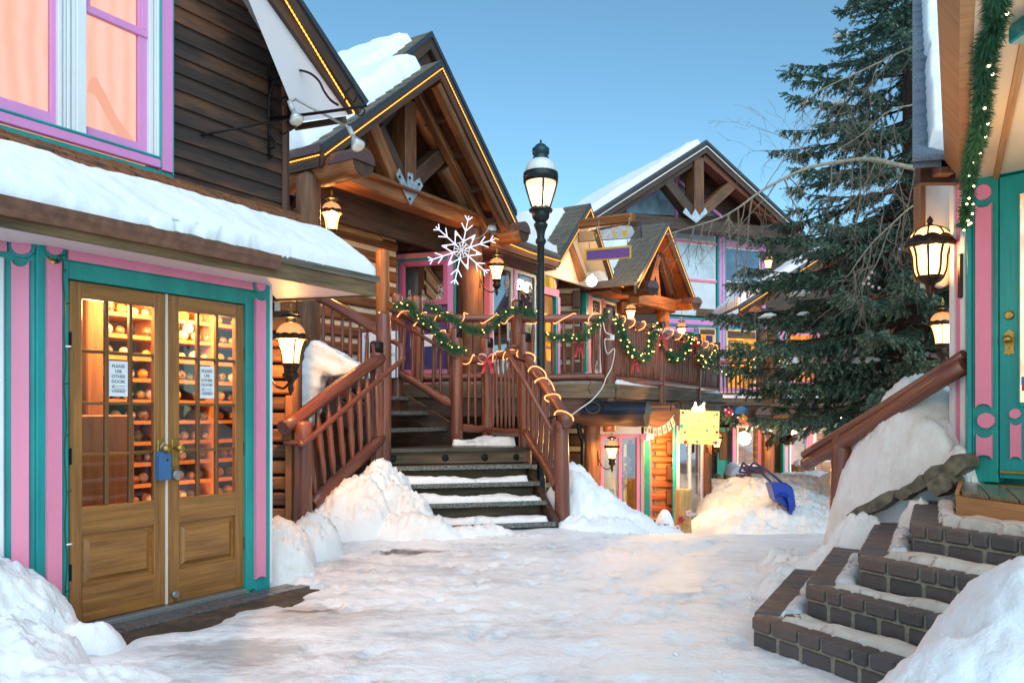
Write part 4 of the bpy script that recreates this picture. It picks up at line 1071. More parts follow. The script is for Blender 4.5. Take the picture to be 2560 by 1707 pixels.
mound('snow_heap', [(-2.0, 6.75, .34, .50, .2, .34), (-1.85, 7.3, .28, .35, 0, .30), (-1.82, 6.45, .2, .22, 0, .12)], SNOWD, -.01, .02, .07, 5.5, .045, 2, clip=lambda x, y: (x+2.66)*EY-(y-4.78)*EX < .0 and (x+2.66)*EX+(y-4.78)*EY < 1.56, label='small heap of snow lit orange by the lantern, at the corner of the painted shop', cat='snow heap')
mound('snow_heap', [(-2.98, 4.30, .56, .48, 0, .54), (-2.55, 3.90, .46, .40, 0, .22), (-2.1, 3.7, .5, .35, .3, .08), (-2.42, 4.40, .28, .18, .6, .10), (-2.95, 3.4, .7, .6, 0, .35)], SNOW, -.01, .02, .06, 5, .028, 3, label='heap of snow at the foot of the pink and teal corner post', cat='snow heap')
mound('snow_heap', [(.80, 9.72, .46, .46, .2, .66), (1.08, 9.75, .55, .48, 0, .50), (1.35, 9.62, .45, .40, 0, .30), (1.0, 9.3, .6, .35, 0, .14), (1.75, 9.55, .4, .3, 0, .10)], SNOW, -.01, .022, .06, 5, .03, 4, basef=groundz, label='sloping snow bank between the stair newel and the candy coloured shop front', cat='snow heap')

# loose crumbs of snow
rs = random.Random(77); b = MB(); V_, F_ = [], []
ico = [(0, 0, 1), (.9, 0, .3), (.28, .85, .3), (-.72, .53, .3), (-.72, -.53, .3), (.28, -.85, .3), (.72, .53, -.4), (-.28, .85, -.4), (-.9, 0, -.4), (-.28, -.85, -.4), (.72, -.53, -.4), (0, 0, -.9)]
fi = [(0, 1, 2), (0, 2, 3), (0, 3, 4), (0, 4, 5), (0, 5, 1), (1, 6, 2), (2, 7, 3), (3, 8, 4), (4, 9, 5), (5, 10, 1), (6, 7, 2), (7, 8, 3), (8, 9, 4), (9, 10, 5), (10, 6, 1), (6, 11, 7), (7, 11, 8), (8, 11, 9), (9, 11, 10), (10, 11, 6)]
for (cx, cy, sx, sy, n_) in ((-1.35, 8.1, .55, .22, 260), (-.5, 8.55, .8, .12, 160), (-1.75, 6.6, .3, .5, 110), (-2.05, 3.6, .3, .3, 60), (1.15, 9.0, .6, .3, 130), (1.75, 5.4, .15, .5, 60), (1.0, 3.7, .15, .5, 60), (2.15, 6.3, .25, .5, 120), (3.6, 11.4, 1.0, .5, 150), (-1.9, 5.9, .1, .3, 30)):
    for i in range(n_):
        x, y = rs.gauss(cx, sx*.6), rs.gauss(cy, sy*.6); r_ = .005+.02*rs.random()**3; z = groundz(x, y)+r_*.4
        if (x+2.66)*EY-(y-4.78)*EX < .05: continue
        k_ = len(V_); sq = rs.uniform(.6, 1); a = rs.random()*6.28; ca, sa = math.cos(a), math.sin(a)
        for q in ico: j = rs.uniform(.75, 1.2); V_.append((x+(q[0]*ca-q[1]*sa)*r_*j, y+(q[0]*sa+q[1]*ca)*r_*j, z+q[2]*r_*sq*j))
        F_ += [tuple(c+k_ for c in f) for f in fi]
merge('snow_crumbs', SNOWD, V_, F_, None, False, kind='stuff', label='loose crumbs of snow scattered along the edges of the path', cat='snow')
# ================================================================== the log lodge with its gabled porch
lodge = thing('log_lodge', 'big log lodge with gabled porches, pink framed shop windows and snowy shingle roofs', 'lodge', (0, 15, 0))
PLANKC = M_wood('ceiling_boards', (.07, .022, .010), (.27, .085, .03), .6, .5, 3, 20)
def tri(name, pts, vec, m, par): return MB().prism(pts, vec).build(name, m, par)
def gable(par, W, L, Pk, Rr, back, bh=.26, boards=PLANKC, rope=None, snow=None, shing=True, nc=9, rakem=DARKW, th=.09, ropeR=True, sdepth=.42):
    (tl, zl), (tp, zp), (tr, zr) = L, Pk, Rr
    for (a, za, b_, zb_) in ((tl, zl, tp, zp), (tp, zp, tr, zr)):
        tri('rake_board', [W.pt(a, za-bh, 0), W.pt(b_, zb_-bh, 0), W.pt(b_, zb_-.05, 0), W.pt(a, za-.05, 0)], W.n*.05, rakem, par)
        tri('rake_flashing', [W.pt(a, za-.085, 0), W.pt(b_, zb_-.085, 0), W.pt(b_, zb_+.015, 0), W.pt(a, za+.015, 0)], W.n*.075, FLASH, par)
        v = Z*th
        c = [W.pt(a, za-.05, -.002), W.pt(b_, zb_-.05, -.002), W.pt(b_, zb_-.05, -back), W.pt(a, za-.05, -back)]
        MB().hexa(c+[p+Z*.05 for p in c]).build('roof', SHAKE, par)
        MB().hexa([p-Z*.025 for p in c]+[p-Z*.003 for p in c]).build('roof_boarding', boards, par)
    if shing:
        b = MB(); rs = random.Random(int(tl*100))
        for i in range(nc):
            f0, f1 = i/nc, min(1, (i+1.35)/nc)
            q = lambda f, o, h: W.pt(tl+(tp-tl)*f, zl+(zp-zl)*f+h, o)
            o = .06
            while o > -sdepth:
                w_ = rs.uniform(.09, .17); o1 = o-w_; e = rs.uniform(-.012, .012)
                b.hexa([q(f0+e, o, .0), q(f0+e, o1+.004, .0), q(f1, o1+.004, .0), q(f1, o, .0), q(f0+e, o, .036), q(f0+e, o1+.004, .036), q(f1, o1+.004, .012), q(f1, o, .012)]); o = o1
        b.build('roof_shingles', SHAKE, par)
    if snow:
        o0, sth, f0, f1, lab, sd = snow
        q = lambda f, o: W.pt(tl+(tp-tl)*f, zl+(zp-zl)*f+.02, o)
        sheet('roof_snow', q(f0, -o0), q(f0, -back+.1), q(f1, -back+.1), q(f1, -o0), sth, SNOWR, .055, .25, .03, .05, seed=sd, label=lab, cat='snow', kind='stuff')
    if rope:
        pts = [W.pt(tl+.02, zl-.13, .088), W.pt(tp, zp-.12, .088)]
        if ropeR: pts += [W.pt(tr, zr-.13, .088)]
        rope_light(rope, pts, .013, ROPEY, 'rope lights', .05)
W76 = EW(7.6); W8 = EW(8.27)
# upper roof behind
W86 = EW(8.75)
gable(lodge, W86, (8.6, 5.66), (11.30, 8.12), (14.2, 5.55), 6, .30, snow=(.2, .22, .0, .94, 'deep snow on the higher lodge roof behind the porch gable', 21), nc=14, sdepth=.6)
gable(lodge, W76, (7.48, 4.80), (10.05, 6.86), (12.34, 4.80), 4.5, .27, rope='amber rope light along both rakes of the big porch gable', snow=(.17, .30, .0, .95, 'deep rounded snow on the near slope of the big porch gable', 22), nc=12)
# eave return on the near side
ec = W76.pt(7.48, 4.80, .04)
MB().hexa([ec+Z*-.27, ec-W76.n*1.9+Z*-.27, ec-W76.n*1.9+W76.e*.04+Z*-.27, ec+W76.e*.04+Z*-.27, ec+Z*0, ec-W76.n*1.9+Z*0, ec-W76.n*1.9+W76.e*.04, ec+W76.e*.04]).build('eave_board', DARKW, lodge)
MB().hexa([ec+Z*-.09-W76.e*.03, ec-W76.n*1.9+Z*-.09-W76.e*.03, ec-W76.n*1.9+Z*-.09, ec+Z*-.09, ec-W76.e*.03+Z*.02, ec-W76.n*1.9-W76.e*.03+Z*.02, ec-W76.n*1.9+Z*.02, ec+Z*.02]).build('eave_flashing', METALCAP, lodge)
rope_light('short amber rope light along the eave next to the dark plank wall', [ec-W76.n*1.3+Z*-.14-W76.e*.02, ec+Z*-.13-W76.e*.02], .013, ROPEY, 'rope lights', .05)
# truss
def hb(W, p, q, w, h, m, par=lodge, name='truss_timber', o=0, log=False):
    a, c = W.px(*p, o), W.px(*q, o)
    b = MB()
    if log: rail_log(b, a, c, w, .01, 10, 8)
    else: b.beam(a, c, h, w, W.n)
    return b.build(name, m, par, 0 if log else .012)
def tb(par, W, a, c, w, h, m, name='truss_timber', o=0):
    return MB().beam(W.pt(a[0], a[1], o), W.pt(c[0], c[1], o), h, w, W.n).build(name, m, par, .012)
a, z = W8.hit(1190, 566); zc = z+.05
aL = W8.S(740)
b = MB().beam(W8.pt(aL, zc, 0), W8.pt(a+.1, zc, 0), .30, .36, W8.n); b.build('tie_beam', LOGO, lodge, .03)
MB().beam(W8.pt(aL, zc+.05, .17), W8.pt(a, zc+.05, .17), .04, .25, W8.n).build('tie_beam_face', LOG, lodge, .01)
hb(W8, (1010, 255), (1010, 480), .30, .28, LOG, name='king_post')
hb(W8, (921, 318), (985, 470), .24, .24, LOGO, name='truss_brace', log=False); hb(W8, (940, 320), (1003, 455), .16, .26, DARKW, name='truss_brace', o=.03)
hb(W8, (1026, 455), (1112, 374), .24, .26, DARKW, name='truss_brace')
hb(W8, (1034, 258), (1102, 378), .15, .2, LOGO, name='principal_rafter', log=True); hb(W8, (1106, 415), (1185, 555), .17, .2, LOG, name='principal_rafter', log=True)
hb(W8, (1050, 240), (1210, 560), .20, .2, DARKW, name='principal_rafter', o=-.22); hb(W8, (1000, 245), (835, 420), .22, .2, DARKW, name='principal_rafter', o=-.12)
for (o_, m_) in ((-.45, LOG), (-.05, LOG)):
    tb(lodge, W76, (10.05, 6.50), (12.34, 4.44), .15, .12, m_, 'roof_rafter', o_)
# lookouts under the far slope
for f in (.2, .42, .64, .86):
    c = W76.pt(10.05+2.29*f, 6.86-2.06*f-.30, 0); MB().beam(c, c-W76.n*1.0, .07, .10).build('lookout', DARKW, lodge)
GZ = [(820, 810), (862, 905), (866, 830), (893, 838), (896, 884), (930, 862), (948, 905), (880, 1008), (803, 845)]
gp_ = [W8.px(620+x*.4592, 50+y*.4592, .20) for x, y in GZ]
gpl = MB().prism(gp_, W8.n*.02).build('gusset_plate', GUSSET, lodge, .003)
for (x, y) in ((825, 855), (880, 860), (930, 895), (880, 975)):
    a, z = W8.hit(620+x*.4592, 50+y*.4592, .22); MB().disc(W8, a, z, .022, .215, .232, 10).build('bolt', IRON, gpl)
# infill and logs
MB().prism([W86.pt(8.2, 4.3, -.05), W86.pt(14.2, 4.3, -.05), W86.pt(14.2, 5.25, -.05), W86.pt(11.3, 7.8, -.05), W86.pt(8.6, 5.35, -.05)], -W86.n*.1).build('gable_wall', DARKW, lodge)
def cap_log(par, p, q, r, name, endm=DARKW, logm=LOG, capm=METALCAP, caplen=.45):
    p, q = Vector(p), Vector(q); o = rail_log(MB(), p, q, r, .008, 16, 6).build(name, logm, par)
    d = (q-p).normalized(); sd = d.cross(Z).normalized(); b = MB(); n = 12; st = q-d*caplen; en = q+d*.03
    ar = lambda c, rr: [c+(sd*math.cos(math.pi*i/n)+Z*math.sin(math.pi*i/n))*rr for i in range(n+1)]
    A, B = ar(st, r*1.05), ar(en, r*1.05)
    for i in range(n): b.poly([A[i], B[i], B[i+1], A[i+1]], True)
    b.poly([v for v in B]); b.build('metal_log_cap', capm, o)
    MB().tube([q-d*.002, q+d*.006], r*.97, 16).build('log_end', endm, o)
    return o
cap_log(lodge, (-3.15, 11.06, 4.56), (-1.925, 10.30, 4.56), .19, 'purlin_log', logm=LOGO)
cap_log(lodge, (-.85, 14.96, 4.58), (.215, 14.30, 4.58), .18, 'purlin_log')
post(lodge, (-2.72, 10.62, -.2), 4.65, .165, LOG, name='log_column'); post(lodge, (-.745, 14.45, 1.7), 2.95, .215, LOG, name='log_column')
post(lodge, (-1.93, 11.85, 1.7), 2.02, .10, LOGO, name='log_column')
tb(lodge, W8, (12.9, 4.50), (14.6, 4.50), .22, .22, LOG, 'wall_plate', .2)
MB().box(-.55, -.45, 14.5, 14.6, 4.78, 4.85).build('outlet_box', STEEL, lodge)
# log wall builder: stacked logs with pale chinking
CHINK = M_plain('pale_chinking', (.52, .47, .38), .8, 0, .3, 30, .15)
def log_wall(W, a0, a1, z0, z1, par, lh=.26, m=LOG, proud=.05, gap=.055, ends=None, endm=DARKW, cm=CHINK):
    root = MB().wbox(W, a0, a1, z0, z1, -.12, 0).build('log_wall', cm, par)
    z = z0; i = 0
    while z < z1-.05:
        b = MB(); h = lh-gap; r = random.uniform(-.012, .012)
        b.hexa([W.pt(a0, z+.02+r, .005), W.pt(a1, z+.02-r, .005), W.pt(a1, z+h, .005), W.pt(a0, z+h, .005), W.pt(a0, z+.02+.03+r, proud), W.pt(a1, z+.05-r, proud), W.pt(a1, z+h-.03, proud), W.pt(a0, z+h-.03, proud)])
        b.build('wall_log', m, root, .012)
        if ends is not None:
            if i % 2: MB().wbox(W, ends, a1+.02, z-.04, z+h+.04, .0, proud+.09).build('log_end', endm, root, .012)
        z += lh; i += 1
    return root
W93 = EW(9.3)
log_wall(W93, W93.S(700), W93.S(990), 1.75, 4.6, lodge, .27)
# pale wooden hood below the porch roof
pA, pB = W93.hit(800, 545), W93.hit(975, 600)
WH = EW(8.9)
b = MB(); h0, h1 = WH.hit(795, 485), WH.hit(968, 566)
for k_, (o0, o1, dz) in enumerate(((-.3, .10, 0.0), (-.3, .02, -.16), (-.3, -.06, -.40))):
    s0, s1 = WH.S(790), WH.S(972-k_*4)
    MB().hexa([WH.pt(s0, h0[1]+dz-.03, o0), WH.pt(s1, h0[1]+dz-.03, o0), WH.pt(s1, h0[1]+dz-.03, o1), WH.pt(s0, h0[1]+dz-.03, o1)]+[WH.pt(s0, h0[1]+dz+(.08, .1, .13)[k_], o0), WH.pt(s1, h0[1]+dz+(.08, .1, .13)[k_], o0), WH.pt(s1, h0[1]+dz+(.02, .1, .13)[k_], o1), WH.pt(s0, h0[1]+dz+(.02, .1, .13)[k_], o1)]).build('door_hood', FASCIAW if k_ else GREYW, lodge, .01)
# ------------------------------------------------------------------ windows
def interior(name, c1, c2, c3, st, scale=(3, 3, 1.2), kind='n'):
    m, nt, out = newmat(name); k = N(nt); g = k.n('ShaderNodeNewGeometry').outputs['Position']
    gg = vscale(k, g, *scale)
    if kind == 'books':
        uv = k.n('ShaderNodeUVMap').outputs[0]
        br = k.n('ShaderNodeTexBrick', {'Vector': k.n('ShaderNodeMapping', {'Vector': uv, 'Rotation': (0, 0, 0)}).outputs[0], 'Color1': (*c1, 1), 'Color2': (*c2, 1), 'Mortar': (*c3, 1), 'Scale': 1.0, 'Mortar Size': .012, 'Brick Width': .055, 'Row Height': .26, 'Bias': -.1})
        br.offset = .37; n = k.noise(gg, 4, 2, .6); col = k.mix(k.math('MULTIPLY', n, .7), br.outputs[0], c3)
    else:
        n = k.noise(gg, 1.3, 4, .6); col = k.ramp(n, [(.35, c1), (.5, c2), (.65, c3)])
    e = k.n('ShaderNodeEmission', {'Color': col, 'Strength': st}); nt.links.new(e.outputs[0], out.inputs[0]); return m
IN_ORANGE = interior('lit_orange_room', (.30, .08, .012), (.85, .32, .04), (1, .50, .10), 1.15)
IN_DIM = interior('dim_brown_room', (.03, .014, .008), (.10, .045, .02), (.30, .12, .035), .55)
IN_BOOK = interior('lit_book_shelves', (.9, .45, .15), (.35, .10, .03), (.08, .03, .01), 1.25, kind='books')
IN_WARM = interior('lit_candy_shop', (.16, .09, .012), (.42, .24, .03), (.85, .55, .13), 1.35, (2, 2, .5))
PALEB = M_plain('pale_window_blind', (.62, .66, .72), .35, 0, .05, 3, .08)
def window(par, W, a0, a1, z0, z1, inner, trim=.0, frame=.06, cols=1, rows=1, o=0.0, tm=PINK, fm=WHITE, glass=MGLASS, depth=.28, edge=0, name='window'):
    """framed window: trim > frame, pane, lit room behind"""
    i0, i1, j0, j1 = a0+trim, a1-trim, z0+trim, z1-trim
    ring = lambda b, p0, p1, q0, q1, w, u0, u1: (b.wbox(W, p0, p0+w, q0, q1, u0, u1), b.wbox(W, p1-w, p1, q0, q1, u0, u1), b.wbox(W, p0+w, p1-w, q1-w, q1, u0, u1), b.wbox(W, p0+w, p1-w, q0, q0+w, u0, u1))
    b = MB()
    if trim: ring(b, a0, a1, z0, z1, trim, o, o+.045); root = b.build(name, tm, par, .004)
    else: ring(b, a0, a1, z0, z1, frame, o, o+.03); root = b.build(name, fm, par, .004)
    if trim and frame: b = MB(); ring(b, i0, i1, j0, j1, frame, o-.03, o+.03); b.build('frame', fm, root, .004)
    if edge: b = MB(); ring(b, a0-edge, a1+edge, z0-edge, z1+edge, edge, o-.01, o+.03); b.build('casing_edge', TEAL, root)
    f = frame; k0, k1, l0, l1 = i0+f, i1-f, j0+f, j1-f
    if cols > 1 or rows > 1:
        b = MB()
        for c in range(1, cols): x = k0+(k1-k0)*c/cols; b.wbox(W, x-f*.5, x+f*.5, l0, l1, o-.02, o+.025)
        for r in range(1, rows): y = l0+(l1-l0)*r/rows; b.wbox(W, k0, k1, y-f*.4, y+f*.4, o-.02, o+.02)
        b.build('mullion', fm, root, .003)
    MB().poly([W.pt(k0, l0, o-.005), W.pt(k1, l0, o-.005), W.pt(k1, l1, o-.005), W.pt(k0, l1, o-.005)]).build('pane', glass, root)
    MB().poly([W.pt(k0-.02, l0-.02, o-depth), W.pt(k1+.02, l0-.02, o-depth), W.pt(k1+.02, l1+.02, o-depth), W.pt(k0-.02, l1+.02, o-depth)]).build('lit_room', inner, root)
    return root
def scrolls(par, W, a, z, h, o, m, flip=1):
    """white curled ornament with a daisy wheel painted on a pane"""
    b = MB(); r = h*.16
    T = lambda pts, rr=.006: b.tube([W.pt(a+flip*x, z+y, o) for x, y in pts], rr, 4)
    for cy in (0,):
        T([(r*math.cos(t*.35), cy+r*math.sin(t*.35)) for t in range(19)])
        for k_ in range(6): T([(0, cy), (r*.85*math.cos(k_*1.047), cy+r*.85*math.sin(k_*1.047))], .009)
    for sg in (-1, 1):
        T(catmull([(0, sg*r), (r*.6, sg*r*1.6), (r*.1, sg*r*2.4), (-r*.5, sg*r*2.0), (-r*.2, sg*r*1.7)], 5))
        T(catmull([(r*.1, sg*r*2.4), (-r*.4, sg*r*3.1), (r*.3, sg*r*3.4), (r*.35, sg*r*2.9)], 5))
    b.build('painted_scroll', m, par)
SCROLL = M_paint('white_scroll_paint', (.75, .68, .66), .6)
LAV = M_paint('lavender_panel', (.30, .20, .42), .6, .08); PURP = M_paint('deep_purple_panel', (.10, .045, .17), .6, .1); ORPAN = M_paint('orange_panel', (.62, .24, .07), .6)
MB().prism([EW(9.9).pt(5, -.8, 0), EW(9.9).pt(25.5, -.8, 0), EW(9.9).pt(25.5, 4.7, 0), EW(9.9).pt(5, 4.7, 0)], EW(9.9).n*-.3).build('back_wall', DARKW, lodge)
# window beside the column, facing the stairs
q0, q1 = P(985, 900, 15.0), P(1157, 900, 14.6); WLw = Wall((q0.x, q0.y), (q1.x-q0.x, q1.y-q0.y))
zt = WLw.ZZ(1000, 628); MB().wbox(WLw, WLw.S(980), WLw.S(1160), zt-.0, 4.9, -.1, -.01).build('window_header', DARKW, lodge)
zpk = WLw.ZZ(1080, 636)
MB().wbox(WLw, WLw.S(985), WLw.S(1157), 1.7, zpk+.0, -.12, -.03).build('window_wall', DARKW, lodge)
for x0, x1, m_ in ((982, 996, PINK), (996, 1000.5, TEAL), (1121, 1135, MAG), (1135, 1142, TEAL)):
    MB().wbox(WLw, WLw.S(x0), WLw.S(x1), 1.75, zpk, -.05, .03 if m_ is TEAL else .045).build('casing_strip', m_, lodge)
MB().wbox(WLw, WLw.S(996), WLw.S(1142), zpk-.11, zpk-.06, -.05, .035).build('casing_edge', TEAL, lodge); MB().wbox(WLw, WLw.S(982), WLw.S(1142), zpk-.06, zpk+.03, -.05, .05).build('casing_strip', PINK, lodge)
ww = window(lodge, WLw, WLw.S(1001), WLw.S(1121), WLw.ZZ(1060, 764), zpk-.115, IN_DIM, .075, .02, o=.0, tm=MAGD, fm=MAGD, depth=.5)
MB().wbox(WLw, WLw.S(1011), WLw.S(1070), WLw.ZZ(1040, 736), WLw.ZZ(1040, 690), -.26, -.24).build('display_panel', PURP, ww)
MB().wbox(WLw, WLw.S(1070), WLw.S(1114), WLw.ZZ(1090, 738), WLw.ZZ(1090, 685), -.26, -.24).build('display_panel', ORPAN, ww)
MB().prism([WLw.px(x, y, -.23) for x, y in ((1076, 718), (1100, 708), (1114, 706), (1114, 738), (1074, 738))], WLw.n*.02).build('display_panel', PURP, ww)
MB().wbox(WLw, WLw.S(1012), WLw.S(1070), WLw.ZZ(1040, 686), WLw.ZZ(1040, 660), -.2, -.19).build('price_board', PAPER, ww)
MB().wbox(WLw, WLw.S(1071), WLw.S(1113), WLw.ZZ(1090, 680), WLw.ZZ(1090, 644), -.2, -.19).build('price_board', PAPER, ww)
c = WLw.px(1092, 662, -.185); text('12  19  40\n 1  18  40\n11  18  10', .075, INK, 'lettering', ww, c, WLw.e, Z, space=1.15)
b = MB(); rs = random.Random(8)
for i in range(4):
    for j in range(12): p = WLw.px(1017+j*4.2, 666+i*5, -.188); b.wbox(WLw, WLw.S(1017+j*4.2), WLw.S(1017+j*4.2+2.2), p.z, p.z+.02, -.189, -.186)
b.build('lettering', INK, ww)
scrolls(ww, WLw, WLw.S(1100), WLw.ZZ(1100, 744), .42, .004, SCROLL); scrolls(ww, WLw, WLw.S(1058), WLw.ZZ(1058, 748), .3, .004, SCROLL, -1); scrolls(ww, WLw, WLw.S(1024), WLw.ZZ(1024, 748), .3, .004, SCROLL)
MB().wbox(WLw, WLw.S(1001), WLw.S(1121), 1.75, WLw.ZZ(1060, 766), -.1, -.0).build('panel_below', PURP, lodge)
for (z0, z1, m_) in ((1.75, 1.9, PINK), (1.92, 1.98, TEAL), (2.0, 2.14, PINK)): MB().wbox(WLw, WLw.S(996), WLw.S(1142), z0, z1, -.05, .04).build('base_strip', m_, lodge)
# notices standing behind the railing
NAVY = M_paint('navy_board', (.02, .03, .15), .5)
nb_ = thing('notice_board', 'navy blue and white notice board with white lettering behind the stair railing', 'notice board', P(1050, 960, 13.6))
q0, q1 = P(1026, 900, 13.7), P(1094, 900, 13.5); WN = Wall((q0.x, q0.y), (q1.x-q0.x, q1.y-q0.y))
MB().wbox(WN, WN.S(1030), WN.S(1092), WN.ZZ(1060, 915), WN.ZZ(1060, 775), -.02, 0).build('board', NAVY, nb_); MB().wbox(WN, WN.S(1026), WN.S(1090), WN.ZZ(1060, 866), WN.ZZ(1060, 836), .001, .004).build('white_band', PAPER, nb_)
text('NEW', .20, PAPER, 'lettering', nb_, WN.px(1060, 800, .006), WN.e, Z); text('SLOPE 101', .085, PAPER, 'lettering', nb_, WN.px(1060, 822, .006), WN.e, Z)
wt = thing('notice_board', 'white notice board with dark border and small lettering behind the tall newel post', 'notice board', P(940, 940, 11.2))
q0, q1 = P(900, 900, 11.6), P(990, 900, 11.3); WN2 = Wall((q0.x, q0.y), (q1.x-q0.x, q1.y-q0.y))
MB().wbox(WN2, WN2.S(903), WN2.S(992), WN2.ZZ(940, 945), WN2.ZZ(940, 830), -.03, 0).build('board', PAPER, wt)
for x0, x1 in ((903, 905.5), (989, 992)): MB().wbox(WN2, WN2.S(x0), WN2.S(x1), WN2.ZZ(940, 945), WN2.ZZ(940, 830), .001, .005).build('board_border', NAVY, wt)
for i, s in enumerate(('Cottage', 'wishes you', 'a merry', 'season!')): text(s, .085, INK, 'lettering', wt, WN2.px(960, 868+i*18, .004), WN2.e, Z)
MB().disc(WN2, WN2.S(916), WN2.ZZ(916, 842), .04, .001, .004).build('round_mark', MAG, wt)
# ------------------------------------------------------------------ facade with shop windows
WG = EW(8.6); S_ = WG.S
zt1 = 4.62
MB().wbox(WG, S_(1215), S_(1345), 1.75, 4.9, -.16, -.09).build('shop_front_wall', DARKW, lodge)
MB().wbox(WG, S_(1218), S_(1341), 4.40, 4.60, -.09, .04).build('frieze_panel', PINK, lodge); MB().wbox(WG, S_(1218), S_(1341), 4.34, 4.398, -.09, .05).build('casing_edge', TEAL, lodge)
for (x0, x1) in ((1227, 1280), (1286.5, 1338)):
    w_ = window(lodge, WG, S_(x0), S_(x1), 1.95, 4.30, IN_DIM, 0, .07, o=.0, depth=.5)
    MB().wbox(WG, S_(x0)+.08, S_(x1)-.08, 3.35, 3.82, -.06, -.05).build('lavender_valance', LAV, w_)
    scrolls(w_, WG, S_(x0)+.20, 3.98, .5, .006, SCROLL); scrolls(w_, WG, S_(x1)-.20, 3.98, .5, .006, SCROLL, -1)
    scrolls(w_, WG, S_(x0)+.20, 2.3, .5, .006, SCROLL); scrolls(w_, WG, S_(x1)-.20, 2.3, .5, .006, SCROLL, -1)
for (x0, x1, m_) in ((1219, 1226.5, PINK), (1280.3, 1286.3, MAG), (1338.3, 1343, TEAL)): MB().wbox(WG, S_(x0), S_(x1), 1.75, 4.34, -.08, .05).build('casing_strip', m_, lodge)
# arched door between the two window groups
dz = WG.ZZ(1360, 735)
dd = MB().wbox(WG, S_(1346), S_(1384), 1.75, dz, -.06, -.02).build('arched_door', DOORW, lodge, .01)
for i in range(2):
    for j in range(3):
        x0 = 1350+i*16; MB().wbox(WG, S_(x0), S_(x0+12), 2.5+j*.32, 2.76+j*.32, -.019, -.014).build('door_pane', IN_ORANGE, dd)
MB().wbox(WG, S_(1343.3), S_(1393), dz, dz+.16, -.05, .05).build('transom_strip', PINK, lodge); MB().wbox(WG, S_(1386), S_(1390.5), 1.75, dz, -.05, .04).build('casing_strip', TEAL, lodge); MB().wbox(WG, S_(1390.5), S_(1396), 1.75, dz, -.05, .05).build('casing_strip', MAG, lodge)
c0_, r_ = S_(1365), (S_(1390)-S_(1344))/2
for (rr, m_, nm, oo) in ((1.0, PINK, 'arch_trim', .04), (.86, CREAM, 'arch_frame', .05), (.72, IN_WARM, 'arch_pane', .055)):
    MB().prism([WG.pt(c0_+r_*rr*math.cos(math.pi*i/16), dz+.17+r_*rr*1.15*math.sin(math.pi*i/16), -.05) for i in range(17)], WG.n*(.05+oo)).build(nm, m_, lodge)
MB().wbox(WG, S_(1343), S_(1400), 1.75, 5.2, -.2, -.07).build('door_wall', DARKW, lodge)
# log return next to the arched door
pj = WG.pt(S_(1450), 0, .25); WJ = Wall((pj.x, pj.y), (-EY, EX)); WJ = Wall((pj.x, pj.y), (.97, -.12))
log_wall(WJ, WJ.S(1396), WJ.S(1449), 1.75, 4.68, lodge, .42, LOG, .06, .085, ends=WJ.S(1432))
# second window group
for (x0, x1) in ((1476, 1501), (1508, 1541)):
    w_ = window(lodge, WG, S_(x0), S_(x1), 1.95, 4.18, IN_DIM, 0, .07, depth=.5)
    MB().wbox(WG, S_(x0)+.08, S_(x1)-.08, 2.9, 3.45, -.06, -.05).build('lavender_valance', LAV, w_)
    for zz in (3.75, 2.35): scrolls(w_, WG, S_(x0)+.22, zz, .55, .006, SCROLL); scrolls(w_, WG, S_(x1)-.22, zz, .55, .006, SCROLL, -1)
for (x0, x1, m_) in ((1461, 1467, TEAL), (1467, 1475.5, PINK), (1501.4, 1507.6, PINK), (1541.4, 1547, PINK)): MB().wbox(WG, S_(x0), S_(x1), 1.75, 4.40, -.08, .05).build('casing_strip', m_, lodge)
MB().wbox(WG, S_(1467), S_(1546), 4.25, 4.46, -.08, .055).build('frieze_panel', PINK, lodge); MB().wbox(WG, S_(1467), S_(1546), 4.19, 4.248, -.08, .06).build('casing_edge', TEAL, lodge)
MB().wbox(WG, S_(1460), S_(1552), 1.75, 4.5, -.16, -.09).build('shop_front_wall', DARKW, lodge)
MB().wbox(WG, S_(1549), S_(1562), 1.75, 4.5, -.1, .15).build('corner_log', LOGO, lodge, .03)
# eaves between the gables
W79 = EW(7.9)
def eave(a0, a1, z, W, lab):
    MB().wbox(W, a0, a1, z-.26, z-.02, 0, .05).build('eave_board', LOGO, lodge, .005); MB().wbox(W, a0, a1, z-.09, z+.02, .05, .075).build('eave_flashing', FLASH, lodge)
    c = [W.pt(a0, z, .08), W.pt(a1, z, .08), W.pt(a1, z+.55, -1.2), W.pt(a0, z+.55, -1.2)]
    MB().hexa([p-Z*.06 for p in c]+c).build('roof', SHAKE, lodge); MB().wbox(W, a0, a1, z-.3, z-.26, -.9, .0).build('eave_soffit', PLANKC, lodge)
    sheet('roof_snow', c[0]+Z*.01, c[1]+Z*.01, c[2]+Z*.01, c[3]+Z*.01, .16, SNOWR, .08, .14, .05, .14, seed=int(a0*10), label=lab, cat='snow', kind='stuff')
    rope_light('amber rope light along the short eave '+('beside the cream gable, street lamp side' if a0 < 14 else 'between the cream gable and the far log porch'), [W.pt(a0, z-.12, .09), W.pt((a0+a1)/2, z-.16, .09), W.pt(a1, z-.13, .09)], .013, ROPEY, 'rope lights', .05)
eave(12.0, 14.5, 4.60, W79, 'snow on the low eave between the big porch gable and the cream gable')
eave(17.15, 18.6, 4.52, W79, 'snow on the low eave between the cream gable and the far log porch')
